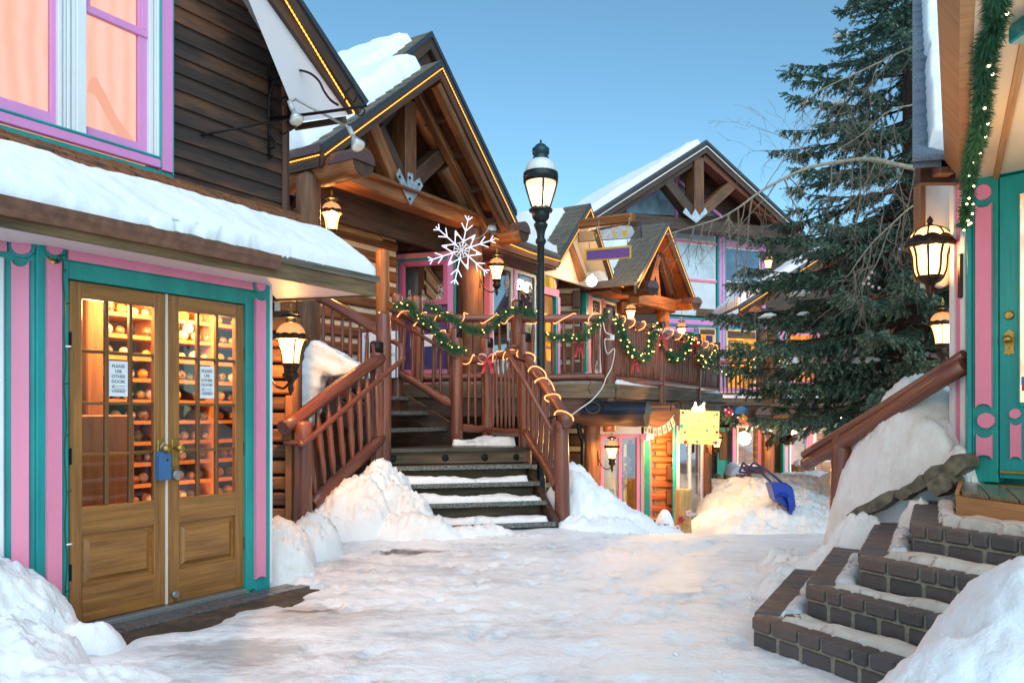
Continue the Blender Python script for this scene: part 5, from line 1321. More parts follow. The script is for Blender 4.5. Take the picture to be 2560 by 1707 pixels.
# cream gable
CREAMB = M_paint('cream_boarding', (.78, .60, .44), .6, .04, .05, 3)
gable(lodge, W79, (14.50, 4.60), (15.93, 5.98), (17.15, 4.56), 3.2, .24, boards=CREAMB, rope='amber rope light along both rakes of the cream gable', snow=(.45, .2, .05, .9, 'snow on the shingles behind the rake of the cream gable', 27), nc=11, sdepth=.55)
MB().prism([EW(8.35).pt(14.4, 4.3, 0), EW(8.35).pt(17.1, 4.3, 0), EW(8.35).pt(15.93, 5.7, 0)], EW(8.35).n*-.08).build('gable_wall', CREAMB, lodge)
a0_, a1_ = P(1420, 606, 17.9), P(1457, 700, 18.3); MB().beam(a0_, a1_, .12, .16).build('roof_rafter', LOGO, lodge)
# far porch with the orange underside
W72 = EW(7.2)
gable(lodge, W72, (16.9, 4.33), (18.85, 6.08), (21.0, 4.40), 3.4, .26, rope='amber rope light along both rakes of the far log porch', snow=(.7, .25, .05, .9, 'snow on the roof of the far log porch', 24), nc=12, sdepth=.9)
W75 = EW(7.55)
hb(W75, (1585, 744), (1680, 764), .26, .3, LOGO, name='tie_beam'); hb(W75, (1655, 615), (1700, 748), .22, .22, LOG, name='principal_rafter', log=False)
hb(W75, (1640, 640), (1612, 735), .2, .2, LOG, name='truss_brace'); hb(W75, (1632, 655), (1640, 742), .2, .2, LOG, name='king_post'); hb(W75, (1650, 640), (1676, 735), .14, .2, DARKW, name='truss_brace')
cap_log(lodge, P(1560, 724, 19.4), P(1632, 720, 18.5), .17, 'purlin_log'); cap_log(lodge, P(1670, 764, 21.6), P(1742, 758, 20.6), .155, 'purlin_log', logm=LOGO)
MB().beam(P(1545, 770, 20.6), P(1680, 770, 21.4), .3, .3).build('wall_plate', LOG, lodge, .02)
post(lodge, (3.98, 21.0, 1.7), 2.4, .17, LOGO, name='log_column')
MB().prism([EW(9.2).pt(17.2, 1.7, 0), EW(9.2).pt(21.3, 1.7, 0), EW(9.2).pt(21.3, 4.5, 0), EW(9.2).pt(17.2, 4.5, 0)], EW(9.2).n*-.1).build('porch_wall', LOG, lodge)
# ================================================================== big lodge at the back
WE = Wall((2.53, 26.5), (.918, .397))
far = thing('timber_chalet', 'tall timber chalet with broad gable, open truss and pink framed windows behind the balcony', 'chalet', WE.pt(4, 0, 0))
L_, K_, R_ = WE.hit(1470, 540, 1.2), WE.hit(1763, 352, 1.2), WE.hit(2010, 583, 1.2)
W12 = WE.off(1.2); f_ = lambda q: (q[0], q[1])
gable(far, W12, f_(L_), f_(K_), f_(R_), 7, .42, snow=(.06, .2, .0, .98, 'smooth deep snow on the near slope of the tall chalet roof', 25), shing=False, rope=None)
for (p, q) in ((L_, K_), (K_, R_)):
    MB().tube([WE.pt(p[0], p[1]-.22, 1.3), WE.pt(q[0], q[1]-.22, 1.3)], .018, 5).build('unlit_light_cord', PAPER, far)
W10 = WE.off(.9); X = lambda x, y, o=.9: WE.px(x, y, o)
def fb(p, q, w, h, nm='truss_timber', m=LOG, o=.9): return MB().beam(X(*p, o), X(*q, o), h, w, WE.n).build(nm, m, far, .015)
fb((1500, 545), (1975, 590), .5, .4, 'tie_beam', DARKW, .7); fb((1736, 400), (1736, 545), .55, .4, 'king_post'); fb((1646, 437), (1728, 540), .42, .35, 'truss_brace', DARKW); fb((1742, 540), (1838, 452), .42, .35, 'truss_brace')
fb((1752, 392), (1950, 562), .45, .4, 'principal_rafter', M_wood('reddish_log', (.08, .025, .015), (.25, .08, .045), .6, .5)); fb((1745, 390), (1520, 535), .4, .4, 'principal_rafter', DARKW)
MB().prism([X(1713, 520, 1.15), X(1728, 540, 1.15), X(1737, 523, 1.15), X(1748, 540, 1.15), X(1762, 520, 1.15), X(1768, 532, 1.15), X(1740, 558, 1.15), X(1706, 532, 1.15)], WE.n*.03).build('gusset_plate', GUSSET, far)
MB().prism([WE.px(1480, 560), WE.px(1990, 600), WE.px(2005, 590), WE.px(1763, 375), WE.px(1476, 552)], -WE.n*.2).build('gable_wall', DARKW, far)
# gable glazing
tg = [WE.px(1566, 524, .03), WE.px(1690, 452, .03), WE.px(1690, 540, .03), WE.px(1566, 532, .03)]
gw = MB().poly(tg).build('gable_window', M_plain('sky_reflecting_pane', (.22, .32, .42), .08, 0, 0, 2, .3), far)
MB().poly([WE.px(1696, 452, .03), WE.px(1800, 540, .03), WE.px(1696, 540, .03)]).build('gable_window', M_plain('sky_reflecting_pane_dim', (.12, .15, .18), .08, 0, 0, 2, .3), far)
for p, q in (((1562, 522), (1688, 447)), ((1688, 447), (1805, 545)), ((1690, 452), (1690, 545))): MB().beam(WE.px(*p, .06), WE.px(*q, .06), .1, .12, WE.n).build('casing_strip', MAG, gw)
MB().disc(WE, WE.S(1688), WE.ZZ(1688, 447), .09, .06, .13).build('rosette', MAG, gw)
# main wall, windows
e = lambda x: WE.S(x); ez = lambda y, x=1760: WE.ZZ(x, y)
MB().wbox(WE, e(1440), e(2400), -.8, ez(568), -.4, -.1).build('front_wall', DARKW, far)
bands = [(ez(800), ez(796), TEAL), (ez(813), ez(801), MAG), (ez(818), ez(814), TEAL)]
for (za, zb_, m_) in bands: MB().wbox(WE, e(1540), e(1795), za, zb_, -.1, .06).build('floor_band', m_, far); MB().wbox(WE, e(1809), e(1935), za, zb_, -.1, .06).build('floor_band', m_, far)
for (x0, x1, m_) in ((1791, 1795, TEAL), (1795, 1801, MAG), (1801, 1803, TEAL), (1803, 1809.5, MAG), (1809.5, 1813, TEAL)): MB().wbox(WE, e(x0), e(x1), 1.7, ez(572), -.1, .08 if m_ is MAG else .07).build('casing_strip', m_, far)
for x in (1798, 1806): MB().disc(WE, e(x), ez(807), .085, .06, .11).build('rosette_ring', TEAL, far); MB().disc(WE, e(x), ez(807), .055, .06, .13).build('rosette', MAG, far)
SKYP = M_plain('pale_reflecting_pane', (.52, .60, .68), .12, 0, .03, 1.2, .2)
def pane(x0, y0, x1, y1, m, nm='window', fm=WHITE, fw=.05):
    r = MB().wbox(WE, e(x0), e(x1), ez(y1), ez(y0), -.1, .0).build(nm, fm, far); MB().wbox(WE, e(x0)+fw, e(x1)-fw, ez(y1)+fw, ez(y0)-fw, 0, .012).build('pane', m, r); return r
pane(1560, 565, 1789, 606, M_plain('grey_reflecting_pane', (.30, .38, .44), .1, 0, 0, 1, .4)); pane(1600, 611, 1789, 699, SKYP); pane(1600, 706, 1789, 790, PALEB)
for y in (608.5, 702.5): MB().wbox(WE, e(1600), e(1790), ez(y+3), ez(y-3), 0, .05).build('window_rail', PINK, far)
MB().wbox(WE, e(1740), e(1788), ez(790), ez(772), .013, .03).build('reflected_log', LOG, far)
# right hand bay
MB().wbox(WE, e(1813), e(1912), ez(612), ez(596), -.1, .06).build('casing_strip', MAG, far); MB().wbox(WE, e(1813), e(1912), ez(596), ez(592), -.1, .07).build('casing_edge', TEAL, far); MB().wbox(WE, e(1902), e(1911), ez(800), ez(612.2), -.1, .06).build('casing_strip', MAG, far)
MB().disc(WE, e(1906), ez(599), .08, .06, .10).build('rosette', MAG, far)
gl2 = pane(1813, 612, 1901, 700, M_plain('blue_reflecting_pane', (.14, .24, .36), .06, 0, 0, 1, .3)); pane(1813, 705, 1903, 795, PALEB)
MB().wbox(WE, e(1840), e(1866), ez(690), ez(650), .014, .016).build('warm_reflection', IN_ORANGE, gl2) if False else None
em = MB().disc(WE, e(1853), ez(742), .37, .013, .03, 36).build('round_emblem', M_paint('violet_emblem', (.25, .22, .50), .5), far)
b = MB()
for i in range(5):
    a = math.pi/2+i*2*math.pi/5; c = (e(1853)+.17*math.cos(a), ez(742)+.17*math.sin(a)); d_ = (math.cos(a), math.sin(a))
    pts = [WE.pt(c[0]+d_[0]*u*.16-d_[1]*v*.055, c[1]+d_[1]*u*.16+d_[0]*v*.055, .031) for u, v in ((-1, 0), (-.4, .8), (.3, .8), (1, 0), (.3, -.8), (-.4, -.8))]
    b.poly(pts)
b.build('petal_marking', M_paint('pale_petals', (.50, .50, .68), .5), em)
# upper balcony floor: lit doors
dw = pane(1746, 818, 1790, 975, IN_ORANGE, 'glazed_door', WHITE, .06); MB().wbox(WE, e(1764), e(1780), ez(868), ez(838), .02, .04).build('hanging_sign', NAVY, dw)
MB().wbox(WE, e(1750), e(1786), ez(836), ez(823), .013, .02).build('door_lintel', LOG, dw)
dw2 = pane(1814, 818, 1890, 975, IN_ORANGE, 'glazed_door', WHITE, .06); MB().wbox(WE, e(1818), e(1888), ez(842), ez(824), .013, .02).build('door_lintel', LOG, dw2)
MB().wbox(WE, e(1820), e(1856), ez(885), ez(848), .013, .05).build('picture_frame', LOG, dw2); MB().wbox(WE, e(1823), e(1853), ez(882), ez(851), .05, .055).build('picture', IN_WARM, dw2)
for (x0, x1, m_) in ((1742, 1746, TEAL), (1737, 1742, MAG), (1732, 1737, TEAL)): MB().wbox(WE, e(x0), e(x1), 1.7, ez(822), -.1, .05).build('casing_strip', m_, far)
MB().wbox(WE, e(1640), e(1744), ez(832), ez(820), -.1, .05).build('floor_band', MAG, far); MB().wbox(WE, e(1640), e(1744), ez(838), ez(832.5), -.1, .055).build('floor_band', TEAL, far)
MB().wbox(WE, e(1893), e(1932), 1.7, ez(815), -.1, .2).build('corner_log', LOG, far, .05)
MB().wbox(WE, e(1932), e(1948), 1.7, ez(822), -.1, .02).build('dark_door', BLACK, far)
for (x0, x1, m_) in ((1940, 1945, TEAL), (1946, 1958, PINK), (1958, 1962, TEAL), (2040, 2050, PINK)): MB().wbox(WE, e(x0), e(x1), 1.7, ez(818), -.1, .06).build('casing_strip', m_, far)
wl = pane(1963, 820, 2040, 952, interior('lit_red_room', (.35, .06, .02), (.85, .25, .05), (1, .42, .12), .85), 'window', PINK, .08)
MB().wbox(WE, e(1800), e(2060), 1.9, 2.15, .0, .10).build('sill_strip', WHITE, far); MB().wbox(WE, e(1800), e(2060), 2.17, 2.30, .0, .11).build('sill_strip', PINK, far)
# small snowy porch gable near the spruce
FR = lambda d: Wall((0, d), (1, 0))
W21 = FR(20.6); sg_ = thing('small_porch', 'small snowy porch gable with an amber rope light, next to the spruce boughs', 'porch', (7, 21, 4))
pL, pK, pR = W21.hit(1846, 764), W21.hit(2085, 612), W21.hit(2320, 764)
gable(sg_, W21, pL, pK, pR, 3.0, .22, rope='amber rope light on the small porch gable next to the spruce', snow=(.05, .18, .0, .95, 'rounded snow on the small porch gable next to the spruce', 26), shing=False, ropeR=False)
for o_ in (-.4, -.9): MB().beam(W21.pt(pL[0]+.15, pL[1]-.25, o_), W21.pt(pK[0], pK[1]-.3, o_), .12, .18).build('roof_rafter', LOGO, sg_)
cap_log(sg_, P(1960, 800, 22.4), P(1888, 783, 20.4), .17, 'purlin_log', caplen=.6); MB().beam(P(1895, 790, 21.0), P(2300, 790, 21.0), .25, .3).build('tie_beam', DARKW, sg_)
post(sg_, (7.0, 21.4, 1.7), 2.4, .14, LOG, name='log_column'); post(sg_, (10.3, 21.4, -.8), 4.9, .14, LOG, name='log_column')
# ================================================================== shop with the teal door at the top of the brick steps
WQ = Wall((3.171, 5.55), (.68, -.73))
rsh = thing('corner_shop', 'teal and pink corner shop with brass door knob, warm porch ceiling and snowy slate roof', 'shop', (3.171, 5.55, .85))
q = lambda x, o=0: WQ.S(x, o)
zz_ = lambda y, x=2470: WQ.ZZ(x, y)
zb0, zt0 = .84, 2.94
def rb(nm, x0, x1, z0, z1, o0, o1, m, par=rsh, bev=.004): return MB().wbox(WQ, q(x0, o1), q(x1, o1), z0, z1, o0, o1).build(nm, m, par, bev)
rb('corner_post', 2417, 2495, zb0, zt0, -.15, 0, TEALW); rb('corner_post', 2417, 2429, zb0, zt0, .0, .016, TEAL); rb('corner_post', 2431, 2436, zb0, zt0, 0, .01, TEAL)
a0, a1 = q(2438, .03), q(2479, .03)
pilaster('pilaster_strip', 2438, 2478, zz_(1020), zz_(508), .03, PINK, .028, WQ, rsh, .0); pilaster('pilaster_strip', 2440, 2479, zz_(1146), zz_(1085), .025, PINK, .028, WQ, rsh, .0)
for (x, y, r) in ((2457, 481, .052), (2465, 1051, .052)):
    a, z = WQ.hit(x, y, .02); MB().disc(WQ, a, z, r, 0, .028).build('rosette', PINK, rsh)
rb('header_board', 2488, 2640, zz_(438, 2500), zz_(412, 2500), -.1, .012, TEALW)
tdoor = rb('door', 2498, 2700, zb0+.03, zz_(441, 2500), -.06, -.012, TEAL)
MB().wbox(WQ, q(2549), q(2640), 1.385, 2.775, -.011, -.004).build('pane', M_glass('bright_door_glass', (1, 1, 1), .06), tdoor) 
MB().wbox(WQ, q(2549), q(2640), 1.385, 2.775, -.012, -.0115).build('lit_room', interior('bright_lit_room', (.9, .45, .18), (1, .72, .42), (1, .92, .75), 1.0, (4, 4, 3)), tdoor)
for (x0, x1, z0, z1) in ((2545, 2549.2, 1.36, 2.80), (2549.2, 2640, 1.355, 1.384)): MB().wbox(WQ, q(x0), q(x1), z0, z1, -.012, .004).build('glass_bead', TEALW, tdoor, .003)
a, z = WQ.hit(2538, 1034); MB().disc(WQ, a, z, .033, -.012, .010).build('rosette', PINK, tdoor)
pilaster('panel_strip', 2525, 2552, zz_(1148, 2540), zz_(1056, 2540), .018, PINK, .012, WQ, tdoor, -.012)
MB().wbox(WQ, q(2500), q(2640), zz_(1184, 2530), zz_(1176, 2530), -.012, .012).build('kick_strip', BRASS, tdoor, .003)
a, z = WQ.hit(2522.5, 788); MB().tube([WQ.pt(a, z, -.012), WQ.pt(a, z, .006), WQ.pt(a, z, .012)], [.030, .028, .022], 18).tube([WQ.pt(a, z, .012), WQ.pt(a, z, .018)], .014, 12).build('deadbolt', BRASS, tdoor)
a, z0_ = WQ.hit(2522.5, 889); _, z1_ = WQ.hit(2522.5, 823); cz = (z0_+z1_)/2; hh = (z1_-z0_)/2; ww_ = .032
MB().prism([WQ.pt(a+ww_*x, cz+hh*y, -.012) for x, y in ((0, -1), (.5, -.86), (1, -.84), (.82, -.6), (.86, 0), (.84, .5), (1, .7), (.5, .82), (0, 1), (-.5, .82), (-1, .7), (-.84, .5), (-.86, 0), (-.82, -.6), (-1, -.84), (-.5, -.86))], WQ.n*.008).build('lock_plate', BRASS, tdoor, .002)
MB().tube([WQ.pt(a, cz+.02, -.005), WQ.pt(a, cz+.02, .03)], .012, 10).ball(WQ.pt(a, cz+.02, .045), .027, 9).build('door_knob', BRASS, tdoor)
MB().disc(WQ, a, cz-.035, .005, -.004, -.003, 8).build('key_hole', BLACK, tdoor)
STK = (M_plain('blue_sticker', (.05, .16, .5), .5), M_plain('red_sticker', (.5, .03, .04), .5))
MB().wbox(WQ, q(2553), q(2600), 1.50, 1.555, -.004, -.002).build('sticker', STK[0], tdoor); MB().wbox(WQ, q(2554), q(2600), 1.46, 1.50, -.004, -.002).build('sticker', STK[1], tdoor)
# trim boards on the edge facing the tree
for (x0, x1, m_, d) in ((2384, 2396, WHITE, 5.80), (2396.5, 2401, CREAM, 5.78), (2401.5, 2411, PINK, 5.74), (2411.5, 2417.5, WHITE, 5.66)):
    p, r = P(x0, 1000, d), P(x1, 1000, d); MB().box(p.x, r.x, d, d+.06, .5, 3.05).build('edge_board', m_, rsh, .003)
MB().wbox(WQ, 0, 3, .2, 3.1, -.5, -.2).build('shop_wall', TEAL, rsh)
# porch ceiling
CEIL = M_paint('cream_porch_ceiling', (.80, .66, .48), .5, .04, .05, 2)
zs0 = 2.93
Ld = Vector((.487, .873, 0)); La = Vector((3.10, 5.42, zs0))
MB().prism([La+Ld*.02, La-Ld*4.2, La-Ld*4.2+Vector((3, -1, 0)), La+Vector((3, -1.2, 0)), WQ.pt(.2, zs0, -.02), WQ.pt(.0, zs0, -.02)], (0, 0, .03)).build('porch_ceiling', CEIL, rsh)
MB().beam(Vector((3.295, 5.42, zs0-.012)), Vector((1.95, 2.95, zs0-.012)), .035, .03).build('ceiling_batten', CEDAR, rsh)
BRB = M_wood('warm_brown_board', (.12, .045, .018), (.34, .14, .055), .45, .3)
b = MB(); A_ = [La, La+Vector((-.05, .02, .0)), La+Vector((-.13, .05, .12)), La+Vector((-.13, .05, .26)), La+Vector((0, 0, .26))]
b.prism(A_, -Ld*4.2); b.build('porch_beam', BRB, rsh)
# bracket with purple and teal steps above the door
WQo = WQ.off(.0)
MB().box(2.085, 2.9, 3.05, 3.35, 2.855, 2.93).build('porch_bracket', TEAL, rsh, .008); MB().box(2.10, 2.9, 2.95, 3.25, 2.78, 2.853).build('porch_bracket', MAG, rsh, .008)
# steep roof return with slate courses and snow
r0, r1 = Vector((.5035, 1, .86)), Vector((.551, 1, .86))
E0_, E1_ = P(2282, 400, 5.6), P(2377, 394, 5.6)
rp_ = lambda u, t: E0_.lerp(E1_, u)+(r0.lerp(r1, u))*t
MB().hexa([rp_(0, 0)-Z*.06, rp_(1, 0)-Z*.06, rp_(1, 3.2)-Z*.06, rp_(0, 3.2)-Z*.06, rp_(0, 0), rp_(1, 0), rp_(1, 3.2), rp_(0, 3.2)]).build('roof', SHAKEB, rsh)
b = MB()
for i in range(16):
    t0, t1 = i*.205-.02, i*.205+.24
    b.hexa([rp_(-.01, t0), rp_(1, t0), rp_(1, t1), rp_(-.01, t1), rp_(-.01, t0)+Z*.045, rp_(1, t0)+Z*.045, rp_(1, t1)+Z*.008, rp_(-.01, t1)+Z*.008])
b.build('roof_shingles', SHAKEB, rsh)
sheet('roof_snow', rp_(.40, .10)+Z*.03, rp_(1.0, -.02)+Z*.03, rp_(1.0, 3.2)+Z*.03, rp_(.22, 3.2)+Z*.03, .13, SNOWR, .022, .06, .03, .06, seed=31, label='snow packed on the steep slate roof beside the porch garland', cat='snow', kind='stuff')
for (u0, u1, dz, m_) in ((1.0, 1.12, .10, GUTTER), (1.12, 1.22, .05, BRB), (1.22, 1.34, -.02, BRB)):
    c = [rp_(u0, -.12), rp_(u1, -.12), rp_(u1, 3.2), rp_(u0, 3.2)]
    MB().hexa([p+Z*(dz-.14) for p in c]+[p+Z*dz for p in c]).build('rake_trim', m_, rsh, .004)
MB().box(P(2301, 430, 5.72).x, P(2404, 430, 5.72).x, 5.72, 5.80, P(0, 457, 5.72).z, P(0, 403, 5.72).z).build('eave_board', DARKW, rsh, .005)
MB().box(P(2350, 420, 5.6).x, P(2392, 420, 5.6).x, 5.60, 5.72, P(0, 432, 5.6).z, P(0, 398, 5.6).z).build('eave_return', GUTTER, rsh, .01)
MB().box(P(2314, 500, 6.0).x, P(2386, 500, 6.0).x, 6.0, 6.08, P(0, 716, 6.0).z, P(0, 456, 6.0).z).build('pale_panel', SOFFIT, rsh)
MB().box(P(2303, 500, 5.98).x, P(2313.5, 500, 5.98).x, 5.98, 6.10, P(0, 700, 5.98).z, P(0, 456, 5.98).z).build('panel_edge', BRB, rsh, .004)
# ------------------------------------------------------------------ landing and brick steps
plat = thing('door_platform', 'cedar plank platform in front of the teal door, standing on the brick steps', 'platform', (2.7, 4.6, .7))
pf = [Vector((2.605, 4.67, 0)), Vector((2.80, 3.6, 0)), Vector((4.6, 3.4, 0)), Vector((4.6, 5.4, 0)), Vector((3.12, 5.50, 0))]
MB().prism([p+Z*.69 for p in pf], (0, 0, .135)).build('frame', CEDAR, plat, .006)
b = MB(); WETB = M_wood('wet_deck_board', (.06, .045, .025), (.30, .23, .11), .18, .4, 6, 40)
pd = (Vector((.46, .888, 0)))
for i in range(5):
    o = Vector((2.625, 4.64, .826))+Vector((.18, -.98, 0))*.21*i+Z*0
    MB().hexa([o, o+Vector((.18, -.98, 0))*.20, o+Vector((.18, -.98, 0))*.20+pd*1.0, o+pd*.93]+[p+Z*.022 for p in (o, o+Vector((.18, -.98, 0))*.20, o+Vector((.18, -.98, 0))*.20+pd*1.0, o+pd*.93)]).build('deck_board', WETB, plat, .004)
MB().hexa([p for p in (pf[0]+Z*.826+Vector((-.012, -.012, 0)), pf[0]+Z*.826+Vector((.02, 0, 0)), pf[4]+Z*.826, pf[4]+Z*.826+Vector((-.03, 0, 0)))]+[p for p in (pf[0]+Z*.852+Vector((-.012, -.012, 0)), pf[0]+Z*.852+Vector((.02, 0, 0)), pf[4]+Z*.852, pf[4]+Z*.852+Vector((-.03, 0, 0)))]).build('edge_strip', CEDAR, plat)
m, nt, out = newmat('step_brick'); k = N(nt); oi = k.n('ShaderNodeObjectInfo'); g = k.n('ShaderNodeNewGeometry')
rnd = g.outputs['Random Per Island']; n1 = k.noise(g.outputs['Position'], 30, 5, .7)
col = k.ramp(rnd, [(0, (.080, .072, .074)), (.35, (.115, .092, .088)), (.6, (.095, .095, .105)), (.85, (.17, .105, .08)), (1, (.12, .10, .095))])
col = k.mix(k.math('MULTIPLY', n1, .55), col, (.035, .03, .03))
bm_ = k.n('ShaderNodeBump', {'Strength': .5, 'Distance': .015, 'Height': n1})
p = k.n('ShaderNodeBsdfPrincipled', {'Base Color': col, 'Roughness': .45, 'Normal': bm_.outputs[0]}); nt.links.new(p.outputs[0], out.inputs[0]); BRICK = m
MORT = M_plain('step_mortar', (.30, .26, .19), .8, 0, .4, 60, .25)
ICEY = M_snow('yellowish_ice', (.62, .60, .55), 14, 50, .5, dirt=(.33, .30, .25))
brk = thing('brick_steps', 'dark brick steps with icy treads climbing to the teal door', 'steps', (1.35, 4.48, 0))
CS = [(1.35, 4.48, .17, -.05), (1.65, 4.48, .345, .17), (1.92, 4.42, .52, .345), (2.23, 4.45, .69, .52)]
fd = Vector((.447, -.894, 0)); sd = Vector((.47, .883, 0))
for i, (x, y, z1, z0) in enumerate(CS):
    C = Vector((x, y, 0)); fin = Vector((.894, .447, 0)); sin_ = Vector((.883, -.47, 0))   # inward normals of the front and side edges
    e_ = .006
    core = [C+fin*e_+sin_*e_, C+fd*2.7+fin*e_, Vector((5.0, 2.3, 0)), Vector((5.0, 6.4, 0)), C+sd*1.6+sin_*e_]
    st = MB().prism([p+Z*z0 for p in core], (0, 0, z1-z0-.012)).build('step', MORT, brk)
    b = MB(); rs = random.Random(40+i)
    h = z1-z0
    def brick(p, d, L, inn, dep, za, zb_, ov=0.0):
        c = [p, p+d*L, p+d*L+inn*dep, p+inn*dep]
        c = [v-inn*ov for v in c[:2]]+c[2:]
        b.hexa([v+Z*za for v in c]+[v+Z*zb_ for v in c])
    t = 0
    while t < 2.6:      # top course along the front
        L = rs.choice((.10, .15, .19)); brick(C+fd*(t+.006), fd, L-.018, fin, .10, z1-.072, z1+rs.uniform(-.002, .003), .012); t += L
    t = 0
    while t < 2.6:      # lower course
        L = rs.choice((.16, .19, .21)); brick(C+fd*(t+.006), fd, L-.02, fin, .08, max(z0+.004, -.02), z1-.085); t += L
    t = .11
    while t < 1.5:      # border along the side
        L = rs.choice((.10, .11)); brick(C+sd*(t+.003), sd, L-.012, sin_, .20, z1-.068, z1+rs.uniform(-.002, .003), .010); brick(C+sd*(t+.003), sd, L-.012, sin_, .08, max(z0, 0), z1-.078); t += L
    b.build('brick_course', BRICK, st, .010)
    nx_ = CS[i+1] if i < 3 else (2.62, 4.66, 0, 0)
    N_ = Vector((nx_[0], nx_[1], 0)); zt_ = Z*(z1+.001)
    w0 = C+fin*.13+fd*.10
    sheet('step_ice', C+fin*.10+fd*.05+zt_, C+fin*.10+fd*2.2+zt_, N_+fd*2.0-fin*.01+zt_, N_-fin*.005-sin_*.005+zt_, .026, ICEY, .022, .10, .02, .13, seed=50+i, label=('dirty ice on the lowest brick step', 'dirty ice on the second brick step', 'dirty ice on the third brick step', 'dirty ice on the top brick step below the platform')[i], cat='ice', kind='stuff')
    sheet('step_ice', C+sin_*.13+sd*.08+zt_, N_+fd*.0-sin_*.005+zt_, N_+sd*1.0-sin_*.0+zt_, C+sin_*.13+sd*1.2+zt_, .026, ICE, .022, .10, .02, .13, seed=60+i, label=('ice on the side tread of the lowest brick step', 'ice on the side tread of the second brick step', 'ice on the side tread of the third brick step', 'ice on the side tread of the top brick step')[i], cat='ice', kind='stuff')
# ------------------------------------------------------------------ rail up to the door
hr = thing('log_handrail', 'brown double log handrail on a stout post, rising to the corner of the teal shop', 'handrail', (2.76, 6.72, -.1))
post(hr, (2.765, 6.70, -.25), 1.40, .082, REDRAIL)
rail_log(MB(), (2.60, 7.05, .86), (3.19, 5.60, 1.655), .062, .008, 12, 8).build('rail', REDRAIL, hr); rail_log(MB(), (2.585, 7.05, .945), (3.18, 5.60, 1.73), .034, .010, 10, 8).build('rail', REDRAIL, hr)
post(hr, (3.22, 7.7, -.2), 1.32, .055, REDRAIL)
# ------------------------------------------------------------------ snow banks on this side
front = lambda x, y: (x-2.60)*.62+(y-6.10)*.50 < 0
mound('snow_bank', [(3.40, 6.45, .80, 1.0, 0, 1.48), (3.06, 6.45, .40, .70, .0, 1.02), (3.10, 5.95, .36, .42, 0, 1.05), (2.90, 6.20, .28, .40, .2, .70), (3.15, 5.6, .3, .3, 0, .95)], SNOWD, -.0, .024, .07, 4, .03, 6, clip=front, label='tall bank of old snow between the log handrail and the corner shop', cat='snow bank')
mound('snow_bank', [(2.60, 5.80, .40, .30, -.8, .50), (2.42, 5.92, .34, .32, -.5, .24), (2.84, 5.50, .20, .28, -.6, .66), (2.20, 6.1, .25, .42, -.4, .13), (2.30, 6.5, .25, .5, 0, .12), (2.02, 5.95, .2, .4, -.3, .10)], SNOWD, -.01, .02, .06, 6, .035, 7, label='low bank of snow between the flat stones and the brick steps', cat='snow bank')
mound('snow_bank', [(1.84, 2.76, .56, .50, -.5, .68), (1.56, 2.62, .50, .42, -.5, .48), (1.36, 2.38, .48, .42, -.4, .34), (2.2, 2.88, .58, .52, -.3, .68), (1.2, 2.1, .45, .45, 0, .20), (2.05, 2.4, .6, .5, 0, .5)], SNOW, -.01, .02, .04, 4, .014, 8, label='smooth pale blue snow bank in front of the brick steps', cat='snow bank')
STONE = M_plain('flat_border_stone', (.13, .11, .075), .6, 0, .5, 14, .5)
rs = random.Random(4)
for (c, L, H, lab) in ((P(2185, 1266, 5.98), .42, .036, 'long flat border stone, the lowest of those edging the snow bank'), (P(2293, 1218, 5.72), .28, .036, 'flat border stone in the middle of those edging the snow bank'), (P(2374, 1176, 5.52), .30, .05, 'thick border stone next to the teal corner post'), (P(2360, 1212, 5.48), .16, .05, 'small dark stone beneath the border stone by the platform')):
    d = Vector((.50, -.62, .50)).normalized(); sdv = Vector((.78, .62, 0)); up_ = sdv.cross(d).normalized(); up_ = up_ if up_.z > 0 else -up_; c = c+V3((-.05, -.06, .005))
    up1 = [(-.5, .1), (-.42, .8), (-.2, 1.0), (.05, .85), (.28, 1.05), (.44, .8), (.5, .0), (.40, -.75), (.12, -1.0), (-.15, -.8), (-.38, -.95)]
    b = MB(); b.prism([c+d*L*x*1.05+up_*H*y*rs.uniform(.8, 1.2)*1.25-sdv*.03 for x, y in up1], sdv*.22)
    o = b.build('border_stone', STONE, None, .014); tag(o, lab, 'stone', 'flat border stones')
# ================================================================== ground floor shop under the balcony
candy = thing('candy_shop', 'ground floor shop under the balcony with pink framed windows and orange lit log wall', 'shop', (2, 12.5, -.6))
zf = -.75
cap_log(candy, (.80, 12.05, 1.315), (1.95, 11.55, 1.315), .185, 'beam_log', logm=DARKW, capm=M_plain('dark_metal_cap', (.03, .04, .06), .25, .7), caplen=.95)
post(candy, (1.205, 11.95, zf), 1.92, .125, LOG, name='log_column')
MB().tube(catmull([P(1447, 1010, 11.9), P(1447, 1060, 11.9), P(1450, 1085, 11.85), P(1457, 1103, 11.8), P(1457, 1130, 11.8), P(1457, 1230, 11.8)], 4), .034, 10).build('downspout', IRON, candy)
log_wall(FR(13.3), FR(13.3).S(1300), FR(13.3).S(1500), zf, 1.6, candy, .30, DARKW, .05, .05)
def wall2(x0, d0, x1, d1): 
    p, r = P(x0, 900, d0), P(x1, 900, d1); return Wall((p.x, p.y), (r.x-p.x, r.y-p.y))
W1 = wall2(1500, 12.35, 1600, 12.5)
s1 = W1.S; zt_ = W1.ZZ(1550, 1086)
MB().wbox(W1, s1(1498), s1(1602), zt_+.005, W1.ZZ(1550, 1064), -.08, .02).build('frieze_panel', CREAM, candy)
w1 = window(candy, W1, s1(1500), s1(1598), zf+.1, zt_, IN_WARM, 0, .05, cols=2, depth=.45, fm=PINK)
